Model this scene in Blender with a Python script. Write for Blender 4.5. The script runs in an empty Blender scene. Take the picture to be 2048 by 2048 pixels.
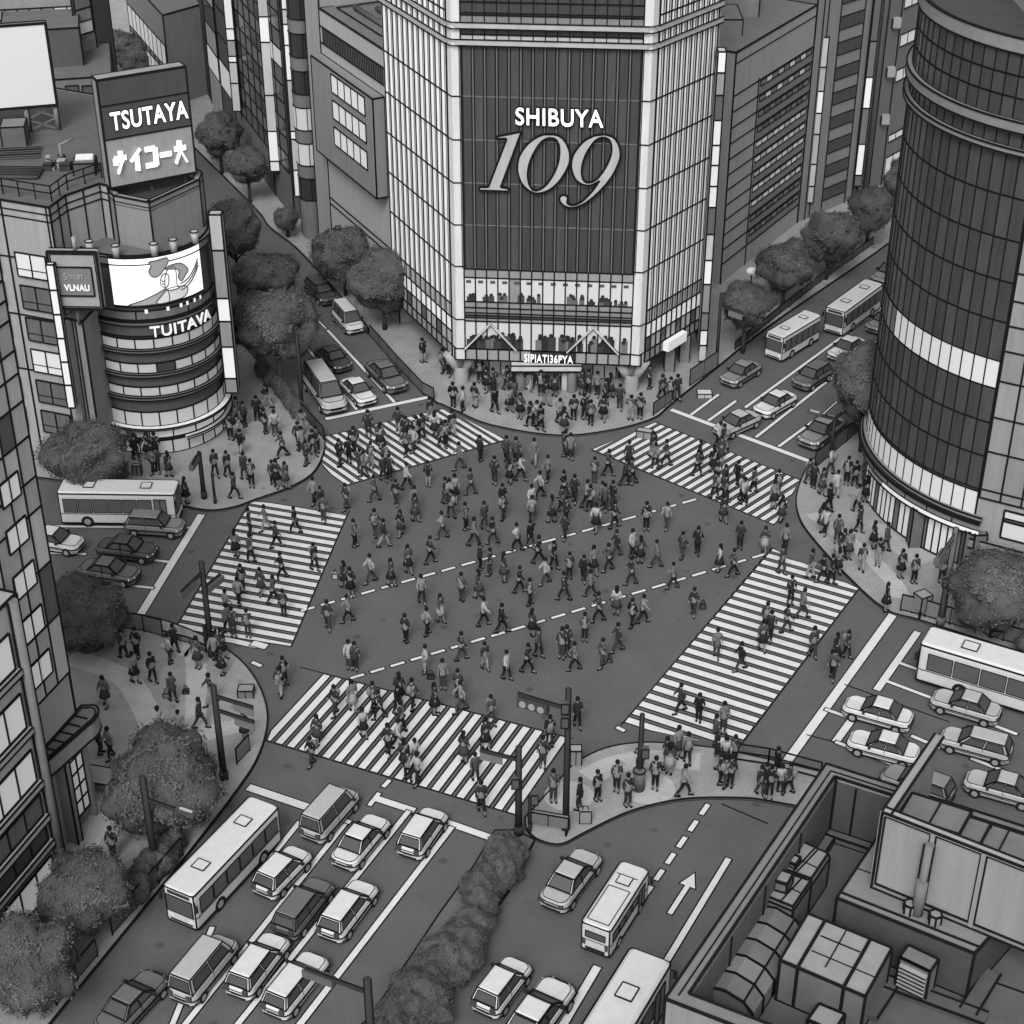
import bpy, bmesh, math, random
from mathutils import Vector, Matrix, noise
R = random.Random(11)
SC = bpy.context.scene
COL = SC.collection
# ---------------------------------------------------------------- camera
F, PITCH, DIST = 3424.0, math.radians(32), 104.0
CAM = Vector((0, -DIST*math.cos(PITCH), DIST*math.sin(PITCH)))
FW = Vector((0, math.cos(PITCH), -math.sin(PITCH)))
UP = Vector((0, math.sin(PITCH), math.cos(PITCH)))
RT = Vector((1, 0, 0))
cd = bpy.data.cameras.new('camera'); cam = bpy.data.objects.new('camera', cd); COL.objects.link(cam)
cam.location = CAM; cam.rotation_euler = (math.pi/2-PITCH, 0, 0)
cd.sensor_width = 36; cd.lens = 36*F/2048; cd.clip_start = 1; cd.clip_end = 2000
SC.camera = cam
# ---------------------------------------------------------------- light
SUN_EL, SUN_AZ = math.radians(46), math.radians(-168)      # azimuth measured from +Y towards +X
w = bpy.data.worlds.new("World"); SC.world = w; w.use_nodes = True
nt = w.node_tree; bg = nt.nodes['Background']
sk = nt.nodes.new('ShaderNodeTexSky'); sk.sky_type = 'NISHITA'; sk.sun_disc = False
sk.sun_elevation = SUN_EL; sk.sun_rotation = SUN_AZ; sk.air_density = 1.5; sk.dust_density = 4
bw = nt.nodes.new('ShaderNodeRGBToBW')
nt.links.new(sk.outputs[0], bw.inputs[0]); nt.links.new(bw.outputs[0], bg.inputs[0]); bg.inputs[1].default_value = 0.15
sl = bpy.data.lights.new('sun', 'SUN'); sl.energy = 1.0; sl.angle = math.radians(20); sl.color = (1, 1, 1)
so = bpy.data.objects.new('sun', sl); COL.objects.link(so)
sdir = Vector((math.sin(SUN_AZ)*math.cos(SUN_EL), math.cos(SUN_AZ)*math.cos(SUN_EL), math.sin(SUN_EL)))
so.rotation_euler = sdir.to_track_quat('Z', 'Y').to_euler()
SC.view_settings.view_transform = 'Standard'; SC.view_settings.look = 'None'
SC.view_settings.exposure = 0.93; SC.view_settings.gamma = 1
SC.cycles.max_bounces = 4; SC.cycles.diffuse_bounces = 3; SC.cycles.glossy_bounces = 2
# ---------------------------------------------------------------- picture -> place
def ray(px, py): return (FW*F + RT*(px-1024) + UP*(1024-py)).normalized()
def G(px, py, z=0.0):
    d = ray(px, py); t = (z-CAM.z)/d.z
    return CAM + d*t
def P(r, c, u, v, z=0.0): return G(512*c+u*.26501, 512*r+v*.26501, z)
def Q(r, c, u, v): return (512*c+u*.26501, 512*r+v*.26501)
def Hz(p, py):
    d = Vector((p.x, p.y, 0))-CAM; k = (1024-py)/F
    return (k*d.dot(FW)-d.dot(UP))/(UP.z-k*FW.z)
def PJ(p):
    d = Vector(p)-CAM; zc = d.dot(FW)
    return (1024+F*d.x/zc, 1024-F*d.dot(UP)/zc)
class Face:
    """a vertical facade: A left end, B right end as seen from outside"""
    def __init__(s, A, B):
        s.A = Vector((A.x, A.y, 0)); d = Vector((B.x-A.x, B.y-A.y, 0)); s.L = d.length
        s.d = d.normalized(); s.n = Vector((s.d.y, -s.d.x, 0))
    def __call__(s, t, z, o=0.0): return s.A + s.d*t + s.n*o + Vector((0, 0, z))
    def pl(s, px, py, o=0.0):
        r = ray(px, py); a = s.A+s.n*o
        k = (a-CAM).dot(s.n)/r.dot(s.n); q = CAM+r*k
        return ((q-a).dot(s.d), q.z)
# ---------------------------------------------------------------- materials (greys: the picture has no colour)
KH = 1.0
def lin(v): v = v/255.0; return v/12.92 if v <= .04045 else ((v+.055)/1.055)**2.4
MATS = {}
def mat(v, kind='plain', emit=0.0):
    """v: sRGB grey of the surface's own colour (0-255)"""
    key = (round(v), kind, emit)
    if key in MATS: return MATS[key]
    m = bpy.data.materials.new(f"{kind}_{round(v)}"); m.use_nodes = True
    n = m.node_tree; b = n.nodes['Principled BSDF']
    g = min(.85, lin(v)*{'road': .55, 'walk': .64, 'mark': .60, 'wall': 1.12, 'glass': .82, 'plain': .95, 'flat': .8, 'ink': .7}.get(kind, .7))
    b.inputs['Roughness'].default_value = {'glass': .25, 'paint': .4}.get(kind, .85)
    b.inputs['Specular IOR Level'].default_value = {'glass': .35, 'paint': .3}.get(kind, .12)
    if kind in ('ink', 'flat'):
        b.inputs['Base Color'].default_value = (g, g, g, 1)
    else:
        tc = n.nodes.new('ShaderNodeTexCoord'); no = n.nodes.new('ShaderNodeTexNoise')
        sc, amp, sx = {'plain': (1.3, .16, 1), 'road': (.35, .14, 1), 'walk': (.8, .16, 1), 'paint': (2.5, .08, 1),
                   'glass': (1.2, .22, 1), 'wall': (.7, .14, 1), 'leaf': (.8, .3, 1), 'cloth': (8, .2, 1), 'mark': (1.6, .10, 1)}.get(kind, (1.3, .15, 1))
        mp = n.nodes.new('ShaderNodeMapping')
        n.links.new(tc.outputs['Object'], mp.inputs[0])
        if kind in ('wall', 'glass'): mp.inputs['Scale'].default_value = (3.5, 3.5, .5)
        n.links.new(mp.outputs[0], no.inputs[0])
        no.inputs['Scale'].default_value = sc; no.inputs['Detail'].default_value = 6; no.inputs['Roughness'].default_value = .65
        mr = n.nodes.new('ShaderNodeMapRange')
        mr.inputs['From Min'].default_value = .25; mr.inputs['From Max'].default_value = .75
        mr.inputs['To Min'].default_value = g*(1-amp); mr.inputs['To Max'].default_value = g*(1+amp)
        n.links.new(no.outputs[0], mr.inputs[0])
        last = mr.outputs[0]
        if kind in ('road', 'walk'):        # fine grit, tyre wear and a few spots of dirt
            n2 = n.nodes.new('ShaderNodeTexNoise'); n2.inputs['Scale'].default_value = 9; n2.inputs['Detail'].default_value = 4
            n.links.new(tc.outputs['Object'], n2.inputs[0])
            m2 = n.nodes.new('ShaderNodeMapRange'); m2.inputs['From Min'].default_value = .3; m2.inputs['From Max'].default_value = .7
            m2.inputs['To Min'].default_value = .88; m2.inputs['To Max'].default_value = 1.12
            n.links.new(n2.outputs[0], m2.inputs[0])
            n3 = n.nodes.new('ShaderNodeTexVoronoi'); n3.inputs['Scale'].default_value = .55; n3.inputs['Randomness'].default_value = 1
            n.links.new(tc.outputs['Object'], n3.inputs[0])
            m3 = n.nodes.new('ShaderNodeMapRange'); m3.inputs['From Min'].default_value = .04; m3.inputs['From Max'].default_value = .16
            m3.inputs['To Min'].default_value = .62; m3.inputs['To Max'].default_value = 1
            n.links.new(n3.outputs['Distance'], m3.inputs[0])
            a1 = n.nodes.new('ShaderNodeMath'); a1.operation = 'MULTIPLY'; n.links.new(last, a1.inputs[0]); n.links.new(m2.outputs[0], a1.inputs[1])
            a2 = n.nodes.new('ShaderNodeMath'); a2.operation = 'MULTIPLY'; n.links.new(a1.outputs[0], a2.inputs[0]); n.links.new(m3.outputs[0], a2.inputs[1])
            last = a2.outputs[0]
        n.links.new(last, b.inputs['Base Color'])
        if emit: n.links.new(last, b.inputs['Emission Color'])
    if emit:
        if kind in ('ink', 'flat'): b.inputs['Emission Color'].default_value = (g, g, g, 1)
        b.inputs['Emission Strength'].default_value = emit
    MATS[key] = m
    return m
INK = mat(22, 'ink')
# ---------------------------------------------------------------- mesh helper
class MB:
    def __init__(s): s.v = []; s.f = []; s.m = []; s.mats = []; s.sm = []
    def mi(s, m):
        if m not in s.mats: s.mats.append(m)
        return s.mats.index(m)
    def face(s, pts, m, smooth=False):
        i = len(s.v); s.v += [tuple(p) for p in pts]; s.f.append(tuple(range(i, i+len(pts)))); s.m.append(s.mi(m)); s.sm.append(smooth)
    def hexa(s, a, m, mtop=None):
        """a: 8 points, 0-3 bottom ring, 4-7 top ring"""
        i = len(s.v); s.v += [tuple(p) for p in a]; k = s.mi(m); kt = s.mi(mtop) if mtop else k
        for f, kk in (((3, 2, 1, 0), k), ((4, 5, 6, 7), kt), ((0, 1, 5, 4), k), ((1, 2, 6, 5), k), ((2, 3, 7, 6), k), ((3, 0, 4, 7), k)):
            s.f.append(tuple(i+j for j in f)); s.m.append(kk); s.sm.append(False)
    def box(s, x0, x1, y0, y1, z0, z1, m, mtop=None):
        s.hexa([(x0, y0, z0), (x1, y0, z0), (x1, y1, z0), (x0, y1, z0), (x0, y0, z1), (x1, y0, z1), (x1, y1, z1), (x0, y1, z1)], m, mtop)
    def prism(s, poly, z0, z1, m, mtop=None, bottom=True):
        n = len(poly); i = len(s.v); k = s.mi(m); kt = s.mi(mtop) if mtop else k
        a = sum(poly[j][0]*poly[(j+1) % n][1]-poly[(j+1) % n][0]*poly[j][1] for j in range(n))
        if a < 0: poly = poly[::-1]
        s.v += [(p[0], p[1], z0) for p in poly]+[(p[0], p[1], z1) for p in poly]
        for j in range(n):
            s.f.append((i+j, i+(j+1) % n, i+n+(j+1) % n, i+n+j)); s.m.append(k); s.sm.append(False)
        s.f.append(tuple(i+n+j for j in range(n))); s.m.append(kt); s.sm.append(False)
        if bottom: s.f.append(tuple(i+j for j in reversed(range(n)))); s.m.append(k); s.sm.append(False)
    def slab(s, Fc, t0, t1, z0, z1, o0, o1, m, mfront=None):
        a = [Fc(t0, z0, o1), Fc(t1, z0, o1), Fc(t1, z0, o0), Fc(t0, z0, o0), Fc(t0, z1, o1), Fc(t1, z1, o1), Fc(t1, z1, o0), Fc(t0, z1, o0)]
        s.hexa(a, m)
        if mfront: s.m[-4] = s.mi(mfront)
    def beam(s, p, q, w, h, m):
        p = Vector(p); q = Vector(q); d = q-p
        if d.length < 1e-6: return
        d.normalize(); u = Vector((0, 0, 1)) if abs(d.z) < .95 else Vector((0, 1, 0))
        k_ = .8 if m is INK else 1.0
        a = d.cross(u).normalized()*(w/2*k_); b = a.cross(d).normalized()*(h/2*k_)
        s.hexa([p-a-b, p+a-b, q+a-b, q-a-b, p-a+b, p+a+b, q+a+b, q-a+b], m)
    def ink(s, p, q, r=.05): s.beam(p, q, 2*r, 2*r, INK)
    def loop(s, pts, r=.05, closed=True, m=None):
        n = len(pts)
        for j in range(n if closed else n-1): s.beam(pts[j], pts[(j+1) % n], 2*r, 2*r, m or INK)
    def tube(s, p, q, r0, r1, m, n=8, caps=True, smooth=True):
        p = Vector(p); q = Vector(q); d = (q-p).normalized(); u = Vector((0, 0, 1)) if abs(d.z) < .9 else Vector((1, 0, 0))
        a = d.cross(u).normalized(); b = d.cross(a).normalized(); i = len(s.v); k = s.mi(m)
        for c, r in ((p, r0), (q, r1)):
            for j in range(n):
                t = 2*math.pi*j/n; s.v.append(tuple(c+a*(math.cos(t)*r)+b*(math.sin(t)*r)))
        for j in range(n):
            s.f.append((i+j, i+n+j, i+n+(j+1) % n, i+(j+1) % n)); s.m.append(k); s.sm.append(smooth)
        if caps:
            s.f.append(tuple(i+j for j in range(n))); s.m.append(k); s.sm.append(False)
            s.f.append(tuple(i+n+j for j in reversed(range(n)))); s.m.append(k); s.sm.append(False)
    def rings(s, rings, m, cap0=True, cap1=True, smooth=False, mcap=None, closed=True):
        i = len(s.v); n = len(rings[0]); k = s.mi(m); kc = s.mi(mcap) if mcap else k
        for r in rings: s.v += [tuple(p) for p in r]
        for a in range(len(rings)-1):
            for j in range(n if closed else n-1):
                s.f.append((i+a*n+j, i+a*n+(j+1) % n, i+(a+1)*n+(j+1) % n, i+(a+1)*n+j)); s.m.append(k); s.sm.append(smooth)
        if cap0: s.f.append(tuple(i+j for j in reversed(range(n)))); s.m.append(kc); s.sm.append(False)
        if cap1: s.f.append(tuple(i+(len(rings)-1)*n+j for j in range(n))); s.m.append(kc); s.sm.append(False)
    def polyink(s, poly, z0, z1, r=.05, verts=True):
        lo = [(p[0], p[1], z0) for p in poly]; hi = [(p[0], p[1], z1) for p in poly]
        s.loop(hi, r)
        if verts:
            for a, b in zip(lo, hi): s.ink(a, b, r)
    def mesh(s, name):
        me = bpy.data.meshes.new(name); me.from_pydata(s.v, [], s.f)
        for m in s.mats: me.materials.append(m)
        me.polygons.foreach_set('material_index', s.m); me.polygons.foreach_set('use_smooth', s.sm)
        me.update(); return me
    def build(s, name, parent=None, kind=None):
        o = bpy.data.objects.new(name, s.mesh(name)); COL.objects.link(o)
        if parent: o.parent = parent
        if kind: o['kind'] = kind
        return o
def empty(name, loc=(0, 0, 0), rz=0):
    o = bpy.data.objects.new(name, None); COL.objects.link(o); o.location = loc; o.rotation_euler = (0, 0, rz); o.empty_display_size = .2
    return o
def tag(o, label, cat, group=None):
    o['label'] = label; o['category'] = cat
    if group: o['group'] = group
    return o
KIDS = {}
def fix_parent(root):
    pass
def adopt(o, root):
    """parent o (built in world coordinates) to root, keeping it where it is"""
    o.parent = root
    root_m = Matrix.Translation(root.location) @ Matrix.Rotation(root.rotation_euler[2], 4, 'Z')
    o.matrix_parent_inverse = root_m.inverted()
    return o
def part(mb, name, root, kind=None, label=None):
    """world-coordinate mesh as a part of root"""
    if not mb.f: return None
    o = mb.build(name); adopt(o, root)
    if kind: o['kind'] = kind
    if label: o['label'] = label
    return o
def subpart(mb, name, par):
    if not mb.f or par is None: return None
    o = mb.build(name); o.parent = par; return o
def struct(mb, name):
    o = mb.build(name); o['kind'] = 'structure'; return o
def text_mesh(txt, bold=.0, depth=.0):
    c = bpy.data.curves.new('t', 'FONT'); c.body = txt; c.size = 1; c.offset = bold; c.fill_mode = 'FRONT'
    c.resolution_u = 4; c.space_character = 1.08
    o = bpy.data.objects.new('t', c); COL.objects.link(o)
    bpy.context.view_layer.update()
    me = bpy.data.meshes.new_from_object(o); bpy.data.objects.remove(o)
    return me
def text_on(mb, Fc, txt, quad, o, m, bold=.0, box=None, depth=.12):
    """quad: 4 (t,z): TL,TR,BR,BL. front faces + a skirt for thickness"""
    me = text_mesh(txt, bold)
    xs = [v.co.x for v in me.vertices]; ys = [v.co.y for v in me.vertices]
    x0, x1, y0, y1 = box or (min(xs), max(xs), min(ys), max(ys))
    TL, TR, BR, BL = [Vector(q) for q in quad]
    def mp(x, y, oo):
        u = (x-x0)/(x1-x0); v = (y-y0)/(y1-y0)
        p = (BL*(1-u)+BR*u)*(1-v)+(TL*(1-u)+TR*u)*v
        return Fc(p.x, p.y, oo)
    i = len(mb.v); n = len(me.vertices); k = mb.mi(m)
    mb.v += [tuple(mp(v.co.x, v.co.y, o)) for v in me.vertices]+[tuple(mp(v.co.x, v.co.y, o-depth)) for v in me.vertices]
    ec = {}
    for p in me.polygons:
        mb.f.append(tuple(i+a for a in p.vertices)); mb.m.append(k); mb.sm.append(False)
        vs = list(p.vertices)
        for a, b in zip(vs, vs[1:]+vs[:1]): ec[(a, b)] = 1
    for (a, b) in ec:
        if (b, a) not in ec:
            mb.f.append((i+b, i+a, i+n+a, i+n+b)); mb.m.append(k); mb.sm.append(False)
    bb = (x0, x1, y0, y1)
    bpy.data.meshes.remove(me)
    return bb
def fillpoly(mb, loops, mp, o, m, depth=.15, nx=0):
    """loops: outline + holes in 2D, mp(x,y,o)->3D"""
    c = bpy.data.curves.new('p', 'CURVE'); c.dimensions = '2D'; c.fill_mode = 'FRONT'
    for lp in loops:
        s = c.splines.new('POLY'); s.points.add(len(lp)-1)
        for q, p in zip(s.points, lp): q.co = (p[0], p[1], 0, 1)
        s.use_cyclic_u = True
    ob = bpy.data.objects.new('p', c); COL.objects.link(ob); bpy.context.view_layer.update()
    me = bpy.data.meshes.new_from_object(ob); bpy.data.objects.remove(ob)
    if nx:
        bm = bmesh.new(); bm.from_mesh(me)
        for q in range(1, nx): bmesh.ops.bisect_plane(bm, geom=bm.verts[:]+bm.edges[:]+bm.faces[:], plane_co=(q/nx, 0, 0), plane_no=(1, 0, 0))
        bm.to_mesh(me); bm.free()
    i = len(mb.v); n = len(me.vertices); k = mb.mi(m); ec = {}
    mb.v += [tuple(mp(v.co.x, v.co.y, o)) for v in me.vertices]+[tuple(mp(v.co.x, v.co.y, o-depth)) for v in me.vertices]
    for p in me.polygons:
        mb.f.append(tuple(i+a for a in p.vertices)); mb.m.append(k); mb.sm.append(False); vs = list(p.vertices)
        for a, b in zip(vs, vs[1:]+vs[:1]): ec[(a, b)] = 1
    for (a, b) in ec:
        if (b, a) not in ec: mb.f.append((i+b, i+a, i+n+a, i+n+b)); mb.m.append(k); mb.sm.append(False)
def crom(pts, k=4, closed=True):
    out = []; n = len(pts)
    for i in range(n if closed else n-1):
        p0, p1, p2, p3 = [Vector(pts[j % n] if closed else pts[max(0, min(n-1, j))]) for j in (i-1, i, i+1, i+2)]
        for a in range(k):
            t = a/k
            out.append(.5*((2*p1)+(p2-p0)*t+(2*p0-5*p1+4*p2-p3)*t*t+(3*p1-p0-3*p2+p3)*t**3))
    if not closed: out.append(Vector(pts[-1]))
    return out
# ================================================================ ground
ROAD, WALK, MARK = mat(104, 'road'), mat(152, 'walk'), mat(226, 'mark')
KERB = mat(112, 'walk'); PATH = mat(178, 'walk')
g = MB(); g.face([(-400, -300, 0), (400, -300, 0), (400, 600, 0), (-400, 600, 0)], ROAD); struct(g, 'road')
def g2(pts): return [G(*p) for p in pts]
KZ = .14
def pavement(name, px, kerb_closed=True, step=4, smooth=True, m=None, raw=None):
    pts = [G(*p).xy for p in px]
    if smooth: pts = [Vector(p) for p in crom(pts, step, True)] if smooth is True else pts
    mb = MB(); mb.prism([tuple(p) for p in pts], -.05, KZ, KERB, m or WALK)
    pl = [(p[0], p[1], KZ) for p in pts]; mb.loop(pl, .045)
    lo = [(p[0], p[1], .005) for p in pts]; mb.loop(lo, .03)
    # kerb stone line set in from the edge
    c = sum((Vector(p) for p in pts), Vector((0, 0)))/len(pts)
    return struct(mb, name), pts
def dense(pts, k):           # smooth only the open polyline, straight elsewhere
    return [tuple(p) for p in crom(pts, k, False)]
nw = dense([(392, 585), (512, 721), (605, 827), Q(1, 1, 470, 1290), Q(1, 1, 520, 1400), Q(1, 1, 500, 1530), Q(1, 1, 420, 1660), Q(1, 1, 250, 1760), (512, 1002), (470, 1017), (420, 1024), (362, 1014), (240, 985), (90, 960), (-200, 930)], 5)
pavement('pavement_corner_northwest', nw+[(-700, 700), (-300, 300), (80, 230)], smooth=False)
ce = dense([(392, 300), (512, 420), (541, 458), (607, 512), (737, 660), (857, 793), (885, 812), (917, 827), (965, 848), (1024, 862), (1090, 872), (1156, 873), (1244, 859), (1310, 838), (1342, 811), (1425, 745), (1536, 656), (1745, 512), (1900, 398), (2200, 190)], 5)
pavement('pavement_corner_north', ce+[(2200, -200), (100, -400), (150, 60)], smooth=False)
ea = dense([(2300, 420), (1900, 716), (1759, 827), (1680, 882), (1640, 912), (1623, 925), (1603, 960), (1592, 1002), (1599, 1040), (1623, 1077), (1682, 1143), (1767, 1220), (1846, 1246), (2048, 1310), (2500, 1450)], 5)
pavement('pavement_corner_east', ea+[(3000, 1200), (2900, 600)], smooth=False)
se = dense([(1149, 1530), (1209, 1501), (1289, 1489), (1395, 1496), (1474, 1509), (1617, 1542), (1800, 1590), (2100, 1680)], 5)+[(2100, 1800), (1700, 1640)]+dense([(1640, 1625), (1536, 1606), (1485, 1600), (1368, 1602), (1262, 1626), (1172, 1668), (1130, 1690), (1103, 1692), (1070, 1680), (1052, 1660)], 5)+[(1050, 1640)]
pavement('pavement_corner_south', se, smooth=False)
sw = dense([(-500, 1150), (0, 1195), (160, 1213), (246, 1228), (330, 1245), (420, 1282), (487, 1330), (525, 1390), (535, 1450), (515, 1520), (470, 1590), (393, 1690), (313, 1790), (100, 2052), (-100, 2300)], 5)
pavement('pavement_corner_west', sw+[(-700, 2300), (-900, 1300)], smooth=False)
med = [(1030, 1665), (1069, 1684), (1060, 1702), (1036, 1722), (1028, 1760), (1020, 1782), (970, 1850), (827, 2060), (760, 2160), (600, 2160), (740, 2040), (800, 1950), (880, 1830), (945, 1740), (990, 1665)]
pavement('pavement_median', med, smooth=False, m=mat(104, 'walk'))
# lighter tactile paths and worn bands on the pavements
pp = MB()
def strip_px(mb, pts, w, z, m, k=3, ink=0):
    q = [Vector((p.x, p.y)) for p in (G(*a) for a in dense(pts, k))]; L_, R_ = [], []
    for i, p in enumerate(q):
        d = (q[min(i+1, len(q)-1)]-q[max(i-1, 0)]).normalized(); n = Vector((-d.y, d.x))*(w/2); L_.append(p+n); R_.append(p-n)
    for i in range(len(q)-1): mb.face([(*R_[i], z), (*R_[i+1], z), (*L_[i+1], z), (*L_[i], z)], m)
strip_px(pp, [(140, 1318), (220, 1345), (262, 1372), (300, 1440), (318, 1478), (400, 1560)], 1.3, KZ+.004, PATH)
strip_px(pp, [(335, 1285), (370, 1305), (392, 1320), (392, 1460)], 1.1, KZ+.008, PATH)
strip_px(pp, [(392, 1478), (455, 1460), (500, 1455)], 1.1, KZ+.004, PATH)
strip_px(pp, [(230, 1600), (170, 1690), (60, 1835)], 1.3, KZ+.004, PATH)
strip_px(pp, [(1175, 1560), (1225, 1535), (1300, 1522), (1400, 1528)], 1.3, KZ+.004, PATH)
strip_px(pp, [(1628, 1030), (1655, 1055), (1740, 1120), (1795, 1180), (1795, 1200)], 1.0, KZ+.004, PATH)
strip_px(pp, [(1770, 1050), (1800, 1090), (1860, 1125)], 2.0, KZ+.008, mat(168, 'walk'))
for r_, c_, u_, v_, rad in ((3, 2, 1030, 170, 1.3), (3, 2, 430, 230, 1.2),):
    c0 = P(r_, c_, u_, v_); pp.face([(c0.x+rad*math.cos(t*math.pi/10), c0.y+rad*.9*math.sin(t*math.pi/10), KZ+.012) for t in range(20)], PATH)
o = struct(pp, 'pavement_path')
# ---------------------------------------------------------------- crosswalks
def clip(poly, p, n):
    out = []
    for i in range(len(poly)):
        a, b = poly[i], poly[(i+1) % len(poly)]; da = (a-p).dot(n); db = (b-p).dot(n)
        if da >= 0: out.append(a)
        if da*db < 0: out.append(a+(b-a)*(da/(da-db)))
    return out
EDGE = mat(70, 'road')
def outlined(mb, poly, z, m=None, e=.10):
    """painted area with a dark ink outline drawn round it"""
    c = sum(poly, Vector((0, 0)))/len(poly); n = len(poly)
    big = []
    a = sum(poly[j].x*poly[(j+1) % n].y-poly[(j+1) % n].x*poly[j].y for j in range(n)); sg = 1 if a > 0 else -1
    for j in range(n):
        p0, p1, p2 = poly[j-1], poly[j], poly[(j+1) % n]
        d1 = (p1-p0).normalized(); d2 = (p2-p1).normalized()
        n1 = Vector((d1.y, -d1.x))*sg; n2 = Vector((d2.y, -d2.x))*sg; b = (n1+n2)
        if b.length < .2: b = n1
        b = b.normalized(); big.append(p1+b*min(e*2.2, e/max(.35, b.dot(n1))))
    o1 = [(p.x, p.y, z) for p in big]; o2 = [(p.x, p.y, z+.004) for p in poly]
    if sg < 0: o1 = o1[::-1]; o2 = o2[::-1]
    mb.face(o1, INK); mb.face(o2, m or MARK)
def crosswalk(name, hull, a, b, n, d0, d1, duty=.52):
    """hull px; stripes start at n points between px a and b, running along px direction d0->d1"""
    H = [G(*p).xy for p in hull]; A, B = G(*a).xy, G(*b).xy; D = (G(*d1).xy-G(*d0).xy).normalized(); N = Vector((-D.y, D.x))
    ar = sum(H[j].x*H[(j+1) % len(H)].y-H[(j+1) % len(H)].x*H[j].y for j in range(len(H)))
    sp = (B-A).dot(N)/n; mb = MB()
    if sp < 0: N = -N; sp = -sp
    for i in range(n):
        p = A+(B-A)*(i/n)
        q = clip(H, p, N)
        if len(q) > 2: q = clip(q, p+N*sp*duty, -N)
        if len(q) > 2:
            q2 = [q[0]]
            for x in q[1:]:
                if (x-q2[-1]).length > .03: q2.append(x)
            if (q2[0]-q2[-1]).length < .03: q2.pop()
            if len(q2) > 2: outlined(mb, q2, .004, e=.09)
    return struct(mb, name)
crosswalk('road_crossing_northwest', [Q(1, 1, 525, 1360), Q(1, 1, 1420, 1155), Q(1, 1, 1500, 1195), Q(1, 1, 1880, 1385), Q(1, 1, 650, 1735), Q(1, 1, 500, 1570), Q(1, 1, 500, 1480)], Q(1, 1, 620, 1745), Q(1, 1, 1900, 1380), 21, Q(1, 1, 750, 1310), Q(1, 1, 1170, 1590))
crosswalk('road_crossing_northeast', [Q(1, 2, 610, 1460), Q(1, 2, 1080, 1258), Q(1, 3, 240, 1690), Q(2, 3, 50, 95)], Q(1, 2, 600, 1455), Q(2, 3, 60, 110), 23, Q(1, 2, 880, 1590), Q(1, 2, 1340, 1330))
crosswalk('road_crossing_west', [(503, 1003), (697, 1020), (581, 1292), (353, 1256)], (503, 1000), (353, 1262), 19, Q(2, 1, 0, 140), Q(2, 1, 560, 235), .55)
crosswalk('road_crossing_southwest', [(599, 1336), (1145, 1479), (1034, 1629), (535, 1480)], (528, 1478), (1040, 1632), 21, Q(2, 1, 210, 1750), Q(2, 1, 650, 1265), .55)
crosswalk('road_crossing_southeast', [(1544, 1097), (1716, 1177), (1473, 1497), (1246, 1449)], (1544, 1094), (1246, 1452), 25, Q(2, 2, 980, 1450), Q(2, 2, 1720, 1690), .55)
# ---------------------------------------------------------------- lines
ln = MB(); LN = [0]
def line(p, q, w=.28, z=.004):
    w *= .76
    LN[0] += 1; z = .004+(LN[0] % 14)*.0011
    a, b = G(*p).xy, G(*q).xy; d = (b-a).normalized(); n = Vector((-d.y, d.x))*(w/2)
    outlined(ln, [a-n, b-n, b+n, a+n], z, e=.07)
def dashes(p, q, n, duty=.68, w=.24, skip=()):
    a, b = Vector(p), Vector(q)
    for i in range(n):
        if i in skip: continue
        s = a+(b-a)*(i/n); e = a+(b-a)*((i+duty)/n); line(s, e, w)
dashes((602, 1222), (1405, 995), 20)
dashes((701, 1357), (1545, 1104), 21)
dashes(Q(3, 2, 1480, 275), Q(3, 2, 880, 1140), 7, .62, .3)
line(Q(3, 2, 790, 1295), Q(3, 2, 700, 1415)); line(Q(3, 2, 645, 1500), (1120, 2060), .45)
line((1060, 1998), (1000, 2090), .45)
line(Q(3, 2, 1635, 685), Q(3, 2, 900, 1900), .35)
line(Q(2, 1, -30, 1135), Q(2, 1, 40, 1165)); line(Q(2, 2, 790, 1625), Q(2, 2, 850, 1655)); line(Q(2, 1, -30, 990), Q(2, 1, 80, 1020), .6)
line(Q(2, 0, 1560, 930), Q(2, 1, 20, 1015), .5)
line(Q(2, 3, -320, 1940), Q(2, 3, -300, 1930))
# north-west road
line(Q(1, 1, 525, 1230), Q(1, 1, 1305, 1065), .5)
line(Q(1, 1, 760, 1160), Q(1, 1, 385, 690)); line(Q(1, 1, 1045, 1105), Q(1, 1, 540, 560)); line(Q(1, 1, 530, 550), Q(1, 1, 460, 480), .15)
line(Q(1, 1, 385, 680), (560, 610), .2)
# north-east road
line(Q(1, 2, 1200, 1160), Q(1, 3, 330, 1557), .5)
line(Q(1, 2, 1350, 1200), Q(1, 2, 1560, 1045)); line(Q(1, 2, 1480, 1245), Q(1, 2, 1690, 1095)); line(Q(1, 2, 1760, 1145), Q(1, 3, 975, 305))
line(Q(1, 2, 1840, 1370), Q(1, 3, 940, 560)); line(Q(1, 3, 80, 1440), Q(1, 3, 420, 1190)); line(Q(1, 3, 420, 1190), Q(1, 3, 520, 1100), .12)
# west road
line(Q(2, 0, 1520, 20), Q(2, 0, 1060, 775), .6)
line(Q(2, 0, 100, 105), Q(2, 0, 1440, 118)); line(Q(2, 0, 300, 308), Q(2, 0, 650, 318)); line(Q(2, 0, 1130, 360), Q(2, 0, 1280, 378)); line(Q(2, 0, 660, 520), Q(2, 0, 1160, 575))
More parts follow.
